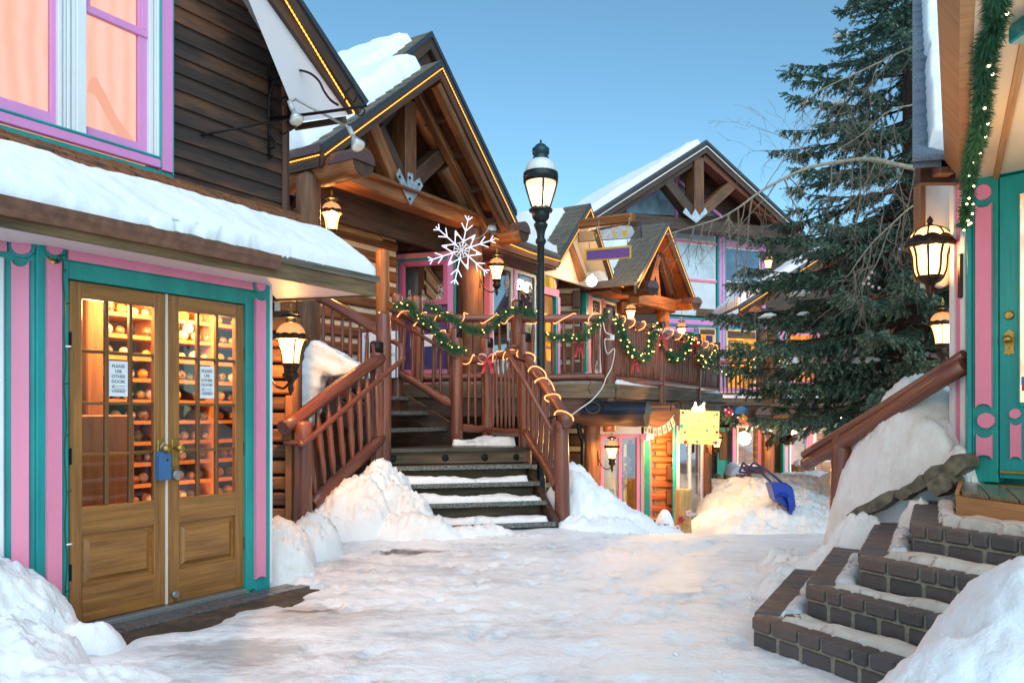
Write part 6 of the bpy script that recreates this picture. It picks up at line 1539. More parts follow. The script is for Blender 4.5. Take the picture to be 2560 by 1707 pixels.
MB().wbox(W1, s1(1505), s1(1594), W1.ZZ(1550, 1110), W1.ZZ(1550, 1094), -.06, -.05).build('yellow_valance', M_plain('yellow_cloth', (.75, .5, .08), .7), w1); MB().disc(W1, s1(1578), W1.ZZ(1578, 1104), .035, -.05, -.045).build('red_dot', RED, w1)
MB().wbox(W1, s1(1556), s1(1576), zf+.2, W1.ZZ(1550, 1110), -.3, -.29).build('pale_curtain', M_plain('pale_cloth', (.55, .50, .42), .8), w1)
b = MB()
for cx, cy, r_ in ((1571, 1150, .06), (1573, 1172, .06), (1560, 1190, .07), (1558, 1215, .07)):
    for k_ in range(5): b.disc(W1, s1(cx)+r_*.7*math.cos(k_*1.257), W1.ZZ(cx, cy)+r_*.7*math.sin(k_*1.257), r_*.45, -.045, -.04, 10)
b.build('flower_print', M_plain('rust_flower', (.40, .13, .03), .7), w1)
MB().wbox(W1, s1(1508), s1(1540), W1.ZZ(1520, 1245), W1.ZZ(1520, 1240), -.35, -.1).build('display_shelf', DARKW, w1)
b = MB()
for x in range(1510, 1538, 4): b.tube([W1.px(x, 1240, -.2), W1.px(x, 1222, -.2)], .012, 6)
b.build('glass_jar', M_plain('jar_glass', (.45, .42, .36), .15), w1)
for (x0, x1, m_) in ((1598.5, 1601, TEAL), (1601, 1606, PINK)): MB().wbox(W1, s1(x0), s1(x1), zf, zt_, -.05, .04).build('casing_strip', m_, candy)
W2 = wall2(1603, 12.5, 1624, 13.1); s2 = W2.S
cd_ = MB().wbox(W2, s2(1603), s2(1617), zf, W2.ZZ(1610, 1100), -.1, -.04).build('orange_door', CEDAR, candy, .01)
for i in range(5): MB().wbox(W2, s2(1605), s2(1612), W2.ZZ(1610, 1135+i*34), W2.ZZ(1610, 1108+i*34), -.039, -.03).build('door_pane', IN_WARM, cd_)
for (x0, x1, m_) in ((1617, 1620, TEAL), (1620, 1625, PINK)): MB().wbox(W2, s2(x0), s2(x1), zf, W2.ZZ(1610, 1098), -.1, .04).build('casing_strip', m_, candy)
b = MB(); cols = (PINK, WHITE)
for i in range(5): MB().wbox(W2, s2(1601+i*4.6), s2(1605.6+i*4.6), W2.ZZ(1612, 1098), W2.ZZ(1612, 1083), .0, .10).build('striped_awning', cols[i % 2], candy)
W3 = FR(13.15)
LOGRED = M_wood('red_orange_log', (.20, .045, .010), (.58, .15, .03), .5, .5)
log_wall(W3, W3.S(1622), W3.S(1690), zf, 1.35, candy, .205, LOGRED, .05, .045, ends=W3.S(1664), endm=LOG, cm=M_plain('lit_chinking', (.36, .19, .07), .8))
MB().wbox(W3, W3.S(1610), W3.S(1700), .98, 1.42, -.1, .25).build('wall_plate', LOG, candy, .04)
W4 = wall2(1684, 12.75, 1758, 13.75); s4 = W4.S
for (x0, x1, m_) in ((1682, 1687, TEAL), (1687, 1692, WHITE), (1753, 1756.5, PINK)): MB().wbox(W4, s4(x0), s4(x1), zf+.28, W4.ZZ(1690, 1064), -.0, .03).build('casing_strip', m_, candy)
w4 = window(candy, W4, s4(1692), s4(1753), W4.ZZ(1725, 1292), W4.ZZ(1725, 1075), interior('dim_reflecting_room', (.12, .08, .05), (.30, .20, .12), (.62, .46, .30), .9, (2, 2, .6)), 0, .05, cols=2, depth=.4, fm=WHITE, glass=M_glass('snow_reflecting_glass', (.8, .82, .85), .4))
MB().wbox(W4, s4(1688), s4(1757), W4.ZZ(1725, 1300)-.07, W4.ZZ(1725, 1300)+.03, -.05, .09).build('window_sill', PINK, candy, .02); MB().wbox(W4, s4(1688), s4(1757), W4.ZZ(1725, 1300)+.032, W4.ZZ(1725, 1290), -.05, .06).build('sill_edge', TEAL, candy)
MB().wbox(W4, s4(1684), s4(1757), zf, W4.ZZ(1725, 1300)-.07, -.1, .0).build('base_log', LOG, candy, .03)
post(candy, P(1766, 1400, 13.75)*1, 2.6, .085, LOG, name='log_column'); 
MB().beam((1.6, 12.2, 1.42), (3.2, 14.8, 1.42), .2, .2).build('wall_plate', LOG, candy, .02)
MB().prism([Vector((-1, 12.6, 1.5)), Vector((1.7, 12.4, 1.5)), Vector((4.4, 17.5, 1.5)), Vector((4.4, 24, 1.5)), Vector((-1, 20, 1.5))], (0, 0, .04)).build('porch_soffit', PLANKC, candy)
MB().box(-1.2, 3.3, 16.0, 16.1, zf, 1.6).build('back_wall', DARKW, candy)
# ------------------------------------------------------------------ book shop at the far end of the yard
book = thing('book_shop', 'lit book shop at the far end of the yard, pink frames, shelves of books', 'shop', (7, 23, -.75))
WB = FR(22.8); sB = WB.S; zB = lambda y: EYE-(y-HY)/F*22.8
MB().wbox(WB, sB(1760), sB(2140), zf, 1.7, -.6, -.35).build('back_wall', DARKW, book)
MB().wbox(WB, sB(1760), sB(2140), zB(1056), zB(1030), -.2, .35).build('lintel_beam', DARKW, book, .03)
cap_log(book, P(1770, 1035, 22.9), P(1852, 1035, 21.4), .21, 'beam_log', logm=LOG, capm=M_plain('blue_metal_cap', (.06, .14, .26), .3, .5), caplen=.9); cap_log(book, P(1880, 1037, 22.4), P(1908, 1037, 21.2), .20, 'beam_log', logm=DARKW, caplen=.3)
def bb_(nm, x0, x1, y0, y1, o0, o1, m, par=book): return MB().wbox(WB, sB(x0), sB(x1), zB(y1), zB(y0), o0, o1).build(nm, m, par, .006)
bd = bb_('teal_door', 1797, 1830, 1068, 1230, -.3, -.2, TEAL); bb_('door_panel', 1803, 1826, 1080, 1150, -.2, -.17, LOG, bd)
bb_('rosette', 1820, 1825, 1068, 1073, -.19, -.15, PINK, bd)
bb_('casing_strip', 1831, 1840, 1064, 1230, -.2, .02, MAG); w_ = window(book, WB, sB(1841), sB(1902), zB(1165), zB(1064), IN_BOOK, 0, .05, depth=.2, fm=WHITE); bb_('casing_strip', 1893, 1902, 1064, 1165, .04, .06, PINK, w_)
bb_('frieze_panel', 1836, 1905, 1054, 1064, -.2, .05, MAG); post(book, P(1920, 1225, 22.4), 2.1, .17, LOG, name='log_column')
bb_('dark_gap', 1936, 1958, 1064, 1230, -.34, -.3, BLACK)
for (x0, x1, m_) in ((1957, 1961, TEAL), (1961.5, 1969, MAG), (1969.5, 1973, TEAL), (1973.5, 1977, WHITE)): bb_('casing_strip', x0, x1, 1040, 1215, -.2, .04, m_)
bb_('frieze_panel', 1973, 2030, 1053, 1062, -.2, .05, MAG)
w_ = window(book, WB, sB(1977), sB(2022), zB(1160), zB(1064), interior('yellow_lit_room', (.05, .022, .006), (.45, .19, .02), (1, .55, .06), .9, (1, 1, 1.6)), 0, .07, depth=.25, fm=MAG)
bb_('casing_strip', 2020, 2031, 1060, 1215, -.2, .06, PINK); bb_('casing_strip', 2031.5, 2036, 1060, 1215, -.2, .05, WHITE)
w_ = window(book, WB, sB(2036), sB(2110), zB(1145), zB(1056), IN_BOOK, 0, .05, depth=.2, fm=WHITE, glass=WGLASS)
MB().wbox(WB, sB(2038), sB(2108), zB(1075), zB(1058), -.02, -.01).build('sign_band', M_plain('pale_peach_panel', (.75, .50, .32), .6), w_); text('KINS', .17, LOG, 'lettering', w_, WB.pt(sB(2065), zB(1067), 0.0), WB.e, Z)
w_ = window(book, WB, sB(2036), sB(2100), zB(1222), zB(1150), IN_BOOK, 0, .04, depth=.2, fm=WHITE, glass=WGLASS); MB().wbox(WB, sB(2062), sB(2072), zB(1214), zB(1192), .01, .03).build('picture_card', PAPER, w_)
# things before the book shop
def simple(nm, b, m, lab, cat, grp=None, bev=.004):
    o = b.build(nm, m, None, bev); tag(o, lab, cat, grp); return o
tbl = thing('book_table', 'snow covered table of red and green goods and books in front of the book shop', 'table', P(1815, 1200, 17.5))
c0_ = P(1785, 1196, 17.3); c1_ = P(1885, 1196, 17.3); ztb = c0_.z
MB().box(c0_.x, c1_.x, 17.2, 18.0, ztb-.06, ztb).build('table_top', LOG, tbl, .01)
for x in (c0_.x+.05, c1_.x-.05):
    for y in (17.25, 17.95): MB().box(x-.03, x+.03, y-.03, y+.03, zf, ztb-.06).build('leg', LOG, tbl)
rs = random.Random(6); CM = [RED, M_plain('green_goods', (.03, .14, .05), .5), M_plain('tan_book', (.45, .25, .10), .6), M_plain('blue_book', (.05, .10, .30), .5), M_plain('cream_book', (.6, .52, .38), .6)]
for i in range(22):
    x = c0_.x+(c1_.x-c0_.x)*rs.random(); y = 17.2+.25*rs.random(); h = rs.uniform(.03, .11); w_ = rs.uniform(.05, .12)
    simple('goods_item', MB().box(x-w_/2, x+w_/2, y-.06, y+.06, ztb+.001, ztb+h), CM[i % 5], 'small bright item laid out on the snow covered table by the shovel handle', 'goods', 'goods on the snow covered table')
sheet('table_snow', V3((c0_.x+.35, 17.32, ztb+.03)), V3((c1_.x-.1, 17.32, ztb+.03)), V3((c1_.x-.1, 18.0, ztb+.03)), V3((c0_.x+.35, 18.0, ztb+.03)), .24, SNOW, .05, .3, .07, .06, seed=71, label='peaked cap of snow on the goods table', cat='snow', kind='stuff')
for i, (x, y, lab) in enumerate(((1944, 1186, 'tan book on the snowy ledge'), (1946, 1194, 'blue book lying on the snowy ledge'), (1962, 1194, 'thin green book on the snowy ledge'))):
    p = P(x, y, 17.6); simple('book', MB().box(p.x-.09, p.x+.09, p.y-.07, p.y+.07, p.z-.025, p.z+.025), CM[(2, 3, 1)[i]], lab, 'book', 'books on the snowy ledge')
p = P(2008, 1172, 17.5); cr = thing('wicker_crate', 'weathered wooden crate capped with snow next to the log handrail end', 'crate', p)
b = MB(); 
for i in range(3): b.box(p.x-.19, p.x+.19, 17.3, 17.33, p.z-.09+i*.065, p.z-.035+i*.065)
for x in (-.19, .17): b.box(p.x+x, p.x+x+.02, 17.33, 17.7, p.z-.09, p.z+.09)
b.build('crate_side', CEDAR, cr, .004); MB().box(p.x-.19, p.x+.19, 17.33, 17.7, p.z-.11, p.z-.09).build('crate_base', CEDAR, cr)
sheet('crate_snow', V3((p.x-.2, 17.3, p.z+.08)), V3((p.x+.22, 17.3, p.z+.08)), V3((p.x+.22, 17.7, p.z+.08)), V3((p.x-.2, 17.7, p.z+.08)), .14, SNOW, .03, .16, .03, .03, seed=72, label='small cap of snow on the wooden crate', cat='snow', kind='stuff')
# ------------------------------------------------------------------ big pile of cleared snow
def pz(x, y): return -.62
mound('snow_pile', [(4.05, 13.6, 1.05, 1.2, 0, .70), (4.7, 13.5, 1.0, 1.1, 0, .60), (4.1, 12.3, 1.1, 1.3, .1, .52), (3.35, 12.0, .70, 1.1, .2, .38), (5.2, 12.0, 1.2, 1.2, 0, .46), (5.9, 13.6, .9, 1.3, 0, .58), (5.1, 15.3, 1.6, 1.0, 0, .68), (6.5, 15.0, 1.2, 1.2, 0, .74), (3.7, 14.3, .5, .9, 0, .62)], SNOWD, -.62, .035, .08, 3.2, .05, 9, label='big pile of cleared snow in the yard with a blue snow shovel stuck in it', cat='snow pile')
mound('snow_pile', [(7.2, 16.2, 1.4, 1.2, 0, .80), (6.4, 17.3, 1.5, .6, 0, .62), (8.2, 15.2, 1.3, 1.4, 0, .7), (7.0, 13.2, 1.2, 1.2, 0, .40)], SNOW, -.62, .05, .08, 2.4, .03, 10, label='long snow pile below the book shop windows', cat='snow pile')
# sledge shovel
BLUE = M_plain('blue_scoop_plastic', (.008, .045, .36), .3, 0, .03, 40, .06); HND = M_plain('dark_blue_tube', (.02, .03, .14), .35, .4)
sh = thing('snow_scoop', 'blue plastic snow scoop with a bent double tube handle, stuck upright in the snow pile', 'snow shovel', P(1940, 1230, 12.3))
dS = 11.9
A = [P(1925, 1208, dS), P(1958, 1208, dS-.1), P(1976, 1216, dS-.12), P(1984, 1228, dS-.12), P(1990, 1270, dS-.1), P(1975, 1262, dS+.05), P(1945, 1240, dS+.1), P(1937, 1232, dS+.1)]
up3 = [P(1925, 1208, dS), P(1956, 1207, dS), P(1974, 1214, dS), P(1983, 1228, dS), P(1987, 1262, dS)]
dn3 = [P(1936, 1238, dS-.32), P(1948, 1226, dS-.42), P(1963, 1226, dS-.45), P(1972, 1238, dS-.45), P(1980, 1282, dS-.35)]
b = MB(); n = 9
def lerpc(a, c, u): return a.lerp(c, u)
prof = catmull([P(1926, 1207, dS), P(1952, 1204, dS-.02), P(1974, 1212, dS-.04), P(1984, 1226, dS-.05), P(1990, 1268, dS-.08)], 4)
lo3 = catmull([P(1937, 1244, dS-.30), P(1950, 1236, dS-.36), P(1964, 1240, dS-.38), P(1972, 1252, dS-.38), P(1976, 1290, dS-.34)], 4)
for i in range(len(prof)-1):
    for j in range(12):
        u0, u1 = j/12, (j+1)/12; rid = .012*(j % 2)
        b.poly([prof[i].lerp(lo3[i], u0)+V3((0, -rid, 0)), prof[i].lerp(lo3[i], u1)+V3((0, -.012+rid, 0)), prof[i+1].lerp(lo3[i+1], u1)+V3((0, -.012+rid, 0)), prof[i+1].lerp(lo3[i+1], u0)+V3((0, -rid, 0))])
sc_o = b.build('scoop', BLUE, sh)
so_ = sc_o.modifiers.new('thick', 'SOLIDIFY'); so_.thickness = .012
bx_ = MB().prism([P(x, y, dS-.30) for x, y in ((1927, 1209), (1952, 1206), (1973, 1214), (1982, 1228), (1988, 1276), (1970, 1268), (1950, 1258), (1938, 1248))], (0, .26, 0)).build('scoop_body', BLUE, sh, .012)
for pts in (((1931, 1208), (1900, 1180), (1864, 1162), (1858, 1157), (1848, 1180)), ((1957, 1208), (1920, 1178), (1889, 1159), (1880, 1160), (1866, 1181))):
    MB().tube(catmull([P(x, y, dS+(1931-x)*.002) for x, y in pts], 5), .017, 8).build('handle_tube', HND, sh)
MB().tube([P(1848, 1180, dS+.16), P(1866, 1181, dS+.13)], .017, 8).build('grip_bar', HND, sh)
# ------------------------------------------------------------------ stump and planter
m_bark = M_wood('stump_bark', (.30, .16, .05), (.62, .40, .16), .7, .8, 8, 40)
p = P(1707, 1350, 11.6); b = MB(); rs = random.Random(9)
b.tube([V3((p.x, p.y, -.62)), V3((p.x, p.y, -.3)), V3((p.x+.01, p.y, .12)), V3((p.x+.01, p.y, .22))], [.15, .125, .118, .122], 16, True, .12)
stp = b.build('tree_stump', m_bark); tag(stp, 'barkless tree stump decorated with small felt flowers, beside the ground floor window', 'stump')
for (x, y, m_, lab) in ((1703, 1298, RED, 'red felt flower on the front of the tree stump'), (1693, 1320, PALE, 'pale pink felt flower low on the tree stump'), (1722, 1283, PALE, 'pink felt flower at the top edge of the tree stump'), (1715, 1313, M_plain('ochre_felt', (.45, .25, .08), .8), 'ochre felt flower on the tree stump')):
    c = P(x, y, 11.46); t = thing('felt_flower', lab, 'flower', c, 'felt flowers on the stump')
    for k_ in range(5): MB().ball(c+V3((.03*math.cos(k_*1.257), 0, .03*math.sin(k_*1.257))), .022, 6, (1, .5, 1)).build('petal', m_, t)
p = P(1645, 1322, 11.2); hb_ = MB(); 
o = MB().lathe((p.x, p.y+.1, -.42), [(.20, 0), (.24, .16), (.25, .2), (.22, .2), (.2, .1), (.01, .08)], 18).build('dark_tub', M_plain('dark_tub_plastic', (.015, .015, .03), .4)); tag(o, 'dark plastic tub half buried in snow below the log wall', 'tub')
mound('snow_heap', [(p.x+.08, p.y+.05, .16, .14, 0, .32)], SNOW, -.36, .02, .02, 6, .01, 12, label='small heap of snow in the dark tub', cat='snow heap')
# ------------------------------------------------------------------ hanging yellow sign and bracket
YEL = M_plain('pale_yellow_board', (.82, .72, .22), .45, 0, .05, 5, .06)
WY = FR(12.0); sY = lambda x: WY.S(x); zY = lambda y: EYE-(y-HY)/F*12.0
sg = thing('hanging_sign', 'pale yellow square sign with coloured dots hanging from an iron bracket over the yard', 'sign', WY.pt(sY(1750), zY(1110)))
MB().prism([WY.px(1701, 1024), WY.px(1799, 1028), WY.px(1797, 1112), WY.px(1699, 1108)], (0, .03, 0)).build('sign_board', YEL, sg, .004)
for i, (x, y, r, c) in enumerate(((1707, 1031, .022, 0), (1710, 1036, .012, 1), (1704, 1065, .032, 2), (1712, 1080, .017, 1), (1714, 1105, .028, 0), (1743, 1104, .020, 2), (1767, 1076, .018, 2), (1771, 1073, .006, 2), (1746, 1052, .011, 1), (1714, 1052, .008, 1), (1735, 1047, .010, 3), (1739, 1052, .006, 0), (1735, 1059, .006, 1), (1731, 1070, .009, 1), (1736, 1066, .005, 1), (1735, 1072, .005, 1), (1784, 1066, .012, 2), (1792, 1080, .02, 0), (1789, 1106, .022, 0), (1783, 1105, .010, 1), (1784, 1042, .008, 3), (1786, 1038, .012, 0), (1792, 1036, .016, 1), (1787, 1052, .016, 4), (1712, 1095, .012, 4), (1782, 1095, .010, 4))):
    a, z = WY.hit(x, y); MB().disc(WY, a, z, r, .001, .004, 16).build('dot_marking', (RED, M_plain('green_dot', (.03, .22, .10), .5), M_plain('teal_dot', (.05, .32, .26), .5), M_plain('tan_dot', (.5, .32, .15), .5), PAPER)[c], sg)
br = thing('iron_sign_bracket', 'black iron bracket with a curled brace carrying the yellow sign and two clear lamps', 'bracket', P(1690, 1003, 12))
MB().tube([P(1674, 1002, 12.3), P(1740, 1003, 12.0), P(1815, 1008, 11.9)], .012, 7).build('arm', IRON, br)
MB().tube(catmull([P(1675, 1030, 12.3), P(1680, 1010, 12.2), P(1692, 1004, 12.1), P(1703, 1010, 12), P(1700, 1020, 12), P(1690, 1018, 12), P(1690, 1010, 12)], 5), .009, 6).build('scroll', IRON, br)
for x in (1714, 1786): MB().tube([P(x, 1004, 12.0), P(x, 1027, 12.0)], .004, 5).build('chain', IRON, br)
for (x0, y0, x1, y1, lab) in ((1738, 1005, 1739, 1026, 'clear lamp at the sign bracket, the one nearer the wall'), (1761, 1006, 1752, 1026, 'clear lamp on the sign bracket, tilted over the middle of the yellow sign')):
    t = thing('sign_lamp', lab, 'lamp', P(x0, y0, 11.8)); a, c = P(x0, y0, 11.85), P(x1, y1, 11.78); d = (c-a).normalized()
    MB().tube([a, a+d*.05], .022, 8).build('lamp_socket', WHITE, t); MB().tube([a+d*.05, a+d*.08, c-d*.02, c], [.02, .035, .062, .05], 12).build('lamp_bulb', M_emit('sign_lamp_glow', (1, .75, .4), 2.2), t)
for x in (1735, 1760): lamp(P(x, 1032, 11.55), 5, (1, .72, .35), .05)
# bunting
pts = [P(1612, 1062, 11.7), P(1622, 1064, 11.75), P(1637, 1069, 11.8), P(1650, 1067, 11.85), P(1664, 1060, 11.9), P(1675, 1050, 11.95), P(1685, 1037, 12)]
t = thing('flag_bunting', 'string of small cream cloth flags hanging below the dark log beam', 'bunting', pts[3])
MB().tube(catmull(pts, 5), .004, 5).build('cord', WIRE, t)
CLOTH = M_plain('cream_cloth', (.80, .66, .42), .8, 0, .1, 40, .08); cpts = catmull(pts, 6); CLP = M_plain('ochre_print', (.42, .25, .06), .8)
for i, f in enumerate((.06, .20, .345, .48, .625, .77, .91)):
    c = cpts[int(f*(len(cpts)-1))]; d = (cpts[min(int(f*(len(cpts)-1))+1, len(cpts)-1)]-c).normalized(); dn = V3((d.z*.5, 0, -1)).normalized()
    w_ = .034; q4 = [c-d*w_, c+d*w_, c+d*w_*1.05+dn*.125, c-d*w_*1.05+dn*.125]
    fl = MB().prism(q4, (0, -.004, 0)).build('cloth_flag', CLOTH, t); cc = c+dn*.065+V3((0, -.006, 0))
    MB().ball(cc, .018, 6, (1, .15, 1.6)).build('printed_figure', CLP, fl)
# string of felt flowers and bulbs across the yard
pts = catmull([P(1806, 1013, 12.0), P(1835, 1032, 12.3), P(1865, 1047, 12.6), P(1900, 1060, 13), P(1935, 1072, 13.5), P(1990, 1079, 14), P(2050, 1066, 14), P(2110, 1036, 13.5)], 6)
t = thing('light_string', 'sagging black string of small pale bulbs across the yard in front of the book shop', 'light string', pts[10]); MB().tube(pts, .005, 5).build('wire', IRON, t)
for i in range(2, len(pts), 3): MB().tube([pts[i], pts[i]-Z*.02], .006, 5).build('bulb_socket', IRON, t); MB().ball(pts[i]-Z*.036, .017, 6).build('pale_bulb', BULBW if i % 2 else M_plain('unlit_bulb', (.75, .7, .62), .2), t)
pts2 = [(1822, 1030, 12.2, RED, 'red orange'), (1858, 1047, 12.5, M_plain('orange_felt', (.75, .22, .02), .8), 'orange'), (1899, 1057, 13, M_plain('amber_felt', (.7, .38, .03), .8), 'amber'), (1938, 1063, 13.5, M_plain('lime_felt', (.35, .55, .05), .8), 'lime green'), (1980, 1064, 14, M_plain('violet_felt', (.12, .10, .40), .8), 'violet'), (2064, 1052, 13.8, PAPER, 'white')]
for x, y, d, m_, cn in pts2:
    c = P(x, y, d); t = thing('felt_flower', cn+' five petalled flower on the string across the yard', 'flower', c, 'flowers on the yard string')
    for k_ in range(5): a = k_*1.257+.3; MB().ball(c+V3((.042*math.cos(a), 0, .042*math.sin(a))), .032, 7, (1, .35, 1)).build('petal', m_, t)
    MB().ball(c-V3((0, .01, 0)), .016, 6).build('flower_centre', PAPER, t); MB().tube([c, c+Z*.09], .003, 4).build('cord', WIRE, t)
p = P(1953, 1088, 15); o = thing('hanging_basket', 'hanging basket of dried brown leaves capped with snow before the book shop', 'hanging basket', p)
v, f = tufts([p+V3((-.2, 0, -.05)), p+V3((.2, 0, -.05))], 500, .1, .1, .014, 5, .6); merge('dry_leaves', M_plain('dry_leaf', (.22, .12, .05), .8, 0, 0, 30, .4), v, f, o, False)
MB().lathe((p.x, p.y, p.z-.1), [(.02, -.05), (.14, .02), (.18, .1)], 12).build('basket', IRON, o); MB().tube([p+Z*.05, p+Z*.35], .005, 4).build('chain', IRON, o)
MB().ball(p+Z*.06, .17, 8, (1, 1, .5)).build('snow_cap', SNOW, o)
# ------------------------------------------------------------------ glass and violet signs by the cream gable
WV = wall2(1445, 15.2, 1606, 14.3); sV = WV.S; zV = lambda x, y: WV.ZZ(x, y)
sv = thing('violet_sign', 'blank violet sign board with a yellow border hanging on chains over the balcony', 'sign', WV.px(1520, 640))
MB().prism([WV.px(1464, 624), WV.px(1579, 614), WV.px(1578, 646), WV.px(1465, 654)], WV.n*.04).build('sign_border', M_plain('yellow_border', (.75, .48, .05), .5), sv, .004)
MB().prism([WV.px(1467, 627.5, .041), WV.px(1574, 618.5, .041), WV.px(1574, 642.5, .041), WV.px(1467, 650.5, .041)], WV.n*.006).build('sign_board', M_paint('violet_board', (.14, .075, .32), .5, .12), sv)
for x, y0, y1 in ((1473, 606, 624), (1569, 598, 615)): MB().tube([WV.px(x, y0), WV.px(x, y1)], .006, 5).build('chain', IRON, sv)
tg_ = thing('glass_sign', 'clear etched glass sign with faded yellow leaves, hung from a weathered log arm', 'sign', WV.px(1525, 580))
MB().prism([WV.px(1446, 580, .1), WV.px(1603, 551, .1), WV.px(1603, 594, .1), WV.px(1446, 605, .1)], WV.n*.012).build('glass_sheet', M_glass('etched_glass', (.86, .84, .86), .10, .1), tg_)
for p0, p1 in (((1446, 580), (1446, 605)), ((1446, 605), (1603, 594)), ((1603, 594), (1603, 551)), ((1604.5, 555), (1604.5, 594))): MB().tube([WV.px(*p0, .106), WV.px(*p1, .106)], .008, 5).build('glass_edge', M_plain('dark_glass_edge', (.06, .05, .09), .2), tg_)
m, nt, out = newmat('faded_leaf_print'); k = N(nt); g = k.n('ShaderNodeNewGeometry').outputs['Position']
f_n = k.ramp(k.noise(vscale(k, g, 1, 1, .7), 9, 5, .7), [(.50, (0, 0, 0)), (.56, (1, 1, 1))])
mx = k.n('ShaderNodeMixShader', {0: f_n, 1: k.n('ShaderNodeBsdfTransparent').outputs[0], 2: k.n('ShaderNodeBsdfPrincipled', {'Base Color': (.62, .44, .06, 1), 'Roughness': .6}).outputs[0]}); nt.links.new(mx.outputs[0], out.inputs[0])
MB().poly([WV.px(1466, 580, .115), WV.px(1570, 562, .115), WV.px(1572, 592, .115), WV.px(1466, 600, .115)]).build('leaf_print', m, tg_)
MB().beam(WV.px(1450, 562, -.1), WV.px(1584, 545, .05), .16, .18).build('log_arm', LOGO, tg_, .03)
for x, y in ((1497, 555), (1573, 547)): MB().tube([WV.px(x, y, .12), WV.px(x, y+22, .12)], .008, 6).ball(WV.px(x, y, .12), .018, 6).build('hanger', STEEL, tg_)
# ------------------------------------------------------------------ snowflake
cS = P(1154, 625, 13.2); SW = M_emit('cold_white_tube', (.78, .82, 1), 1.15); sf = thing('snowflake_light', 'big white light up snowflake hanging from the tie beam of the log porch', 'snowflake', cS)
uu = 13.2/F*(220/1568*6.45/6.45)
def sp_(ang, r): a = R(ang); return cS+V3((math.cos(a)*r, 0, math.sin(a)*r))
tl = 6
for k_ in range(6):
    a = 78+k_*60; L = .575; b = MB(); b.tube([sp_(a, .06), sp_(a, L)], .0095, 6)
    for r0, dl, sp2 in ((.32, .15, 38), (.50, .095, 42)):
        for sg2 in (-1, 1):
            p = sp_(a, r0); aa = R(a+sg2*sp2); b.tube([p, p+V3((math.cos(aa)*dl, 0, math.sin(aa)*dl))], .0095, 6)
    b.build('snowflake_arm', SW, sf)
    b = MB(); tip = sp_(a+30, .335)
    for sg2 in (-1, 1): b.tube([sp_(a+30+sg2*30, .145), tip+V3((0, .0, 0))], .0095, 6)
    m1 = sp_(a+30-30, .145).lerp(tip, .62); m2 = sp_(a+30+30, .145).lerp(tip, .62); b.tube([m1, m2], .008, 5); b.tube([m1, tip.lerp(m2, .5)], .007, 5)
    b.build('snowflake_point', SW, sf)
    MB().tube([sp_(a, .145), sp_(a+60, .145)], .008, 5).tube([cS, sp_(a+30, .12)], .014, 6).build('snowflake_hub', M_plain('white_flake_frame', (.75, .75, .8), .4), sf)
MB().tube(catmull([P(1180, 600, 13.2), P(1205, 590, 13.4), P(1230, 562, 13.9)], 5), .005, 5).build('power_cord', WIRE, sf)
# ================================================================== lanterns
lan = lantern_model('wall lantern with amber dome on the log wall beside the snow block')
def set_lan(o, x, y, d, rz, s=1.0, w=18, lab=None):
    o.location = P(x, y, d); o.rotation_euler = (0, 0, R(rz)); o.scale = (s, s, s)
    if lab: o['label'] = lab
    if w: lamp(P(x, y, d)+Z*(-.055*s), w, (1, .50, .16), .05*s)
hang = lantern_model('hanging lantern under the small hood at the back of the big porch', arm=False)
dimm = lantern_model('unlit wall lantern with snow on its dome on the log column by the book shop', lit=False)
set_lan(lan, 727, 842, 7.62, -25, 1.0, 165)
c = lan.copy
def more(x, y, d, rz, s, w, lab, src=None):
    o = dup(src or lan, P(x, y, d), R(rz), lab, s); lamp(P(x, y, d)+Z*(-.055*s), w, (1, .50, .16), .05*s) if w else None; return o
set_lan(hang, 829, 530, 11.2, 0, .98, 190)
more(1242, 664, 13.9, 5, .95, 110, 'wall lantern on the log column beside the hanging snowflake')
more(1530, 1116, 11.45, 8, .66, 70, 'wall lantern on the round log column under the dark log beam')
more(1577, 775, 19.6, 0, .95, 90, 'hanging lantern under the tie beam of the far log porch', hang)
more(1704, 819, 20.6, 0, .88, 80, 'hanging lantern under the end of the far log porch, beside its column', hang)
more(1792, 1094, 13.6, 10, .62, 35, 'wall lantern glowing behind the yellow hanging sign')
more(1921, 650, 26.0, 0, 1.05, 30, 'wall lantern on the tall chalet, partly behind spruce boughs')
set_lan(dimm, 1919, 1083, 20.5, 90, .82, 0)
MB().ball((0, 0, .075), .125, 8, (1, 1, .6)).build('snow_cap', SNOW, dimm)
more(2356, 808, 9.9, 180, 1.0, 20, 'wall lantern seen through the spruce next to the white corner boards')
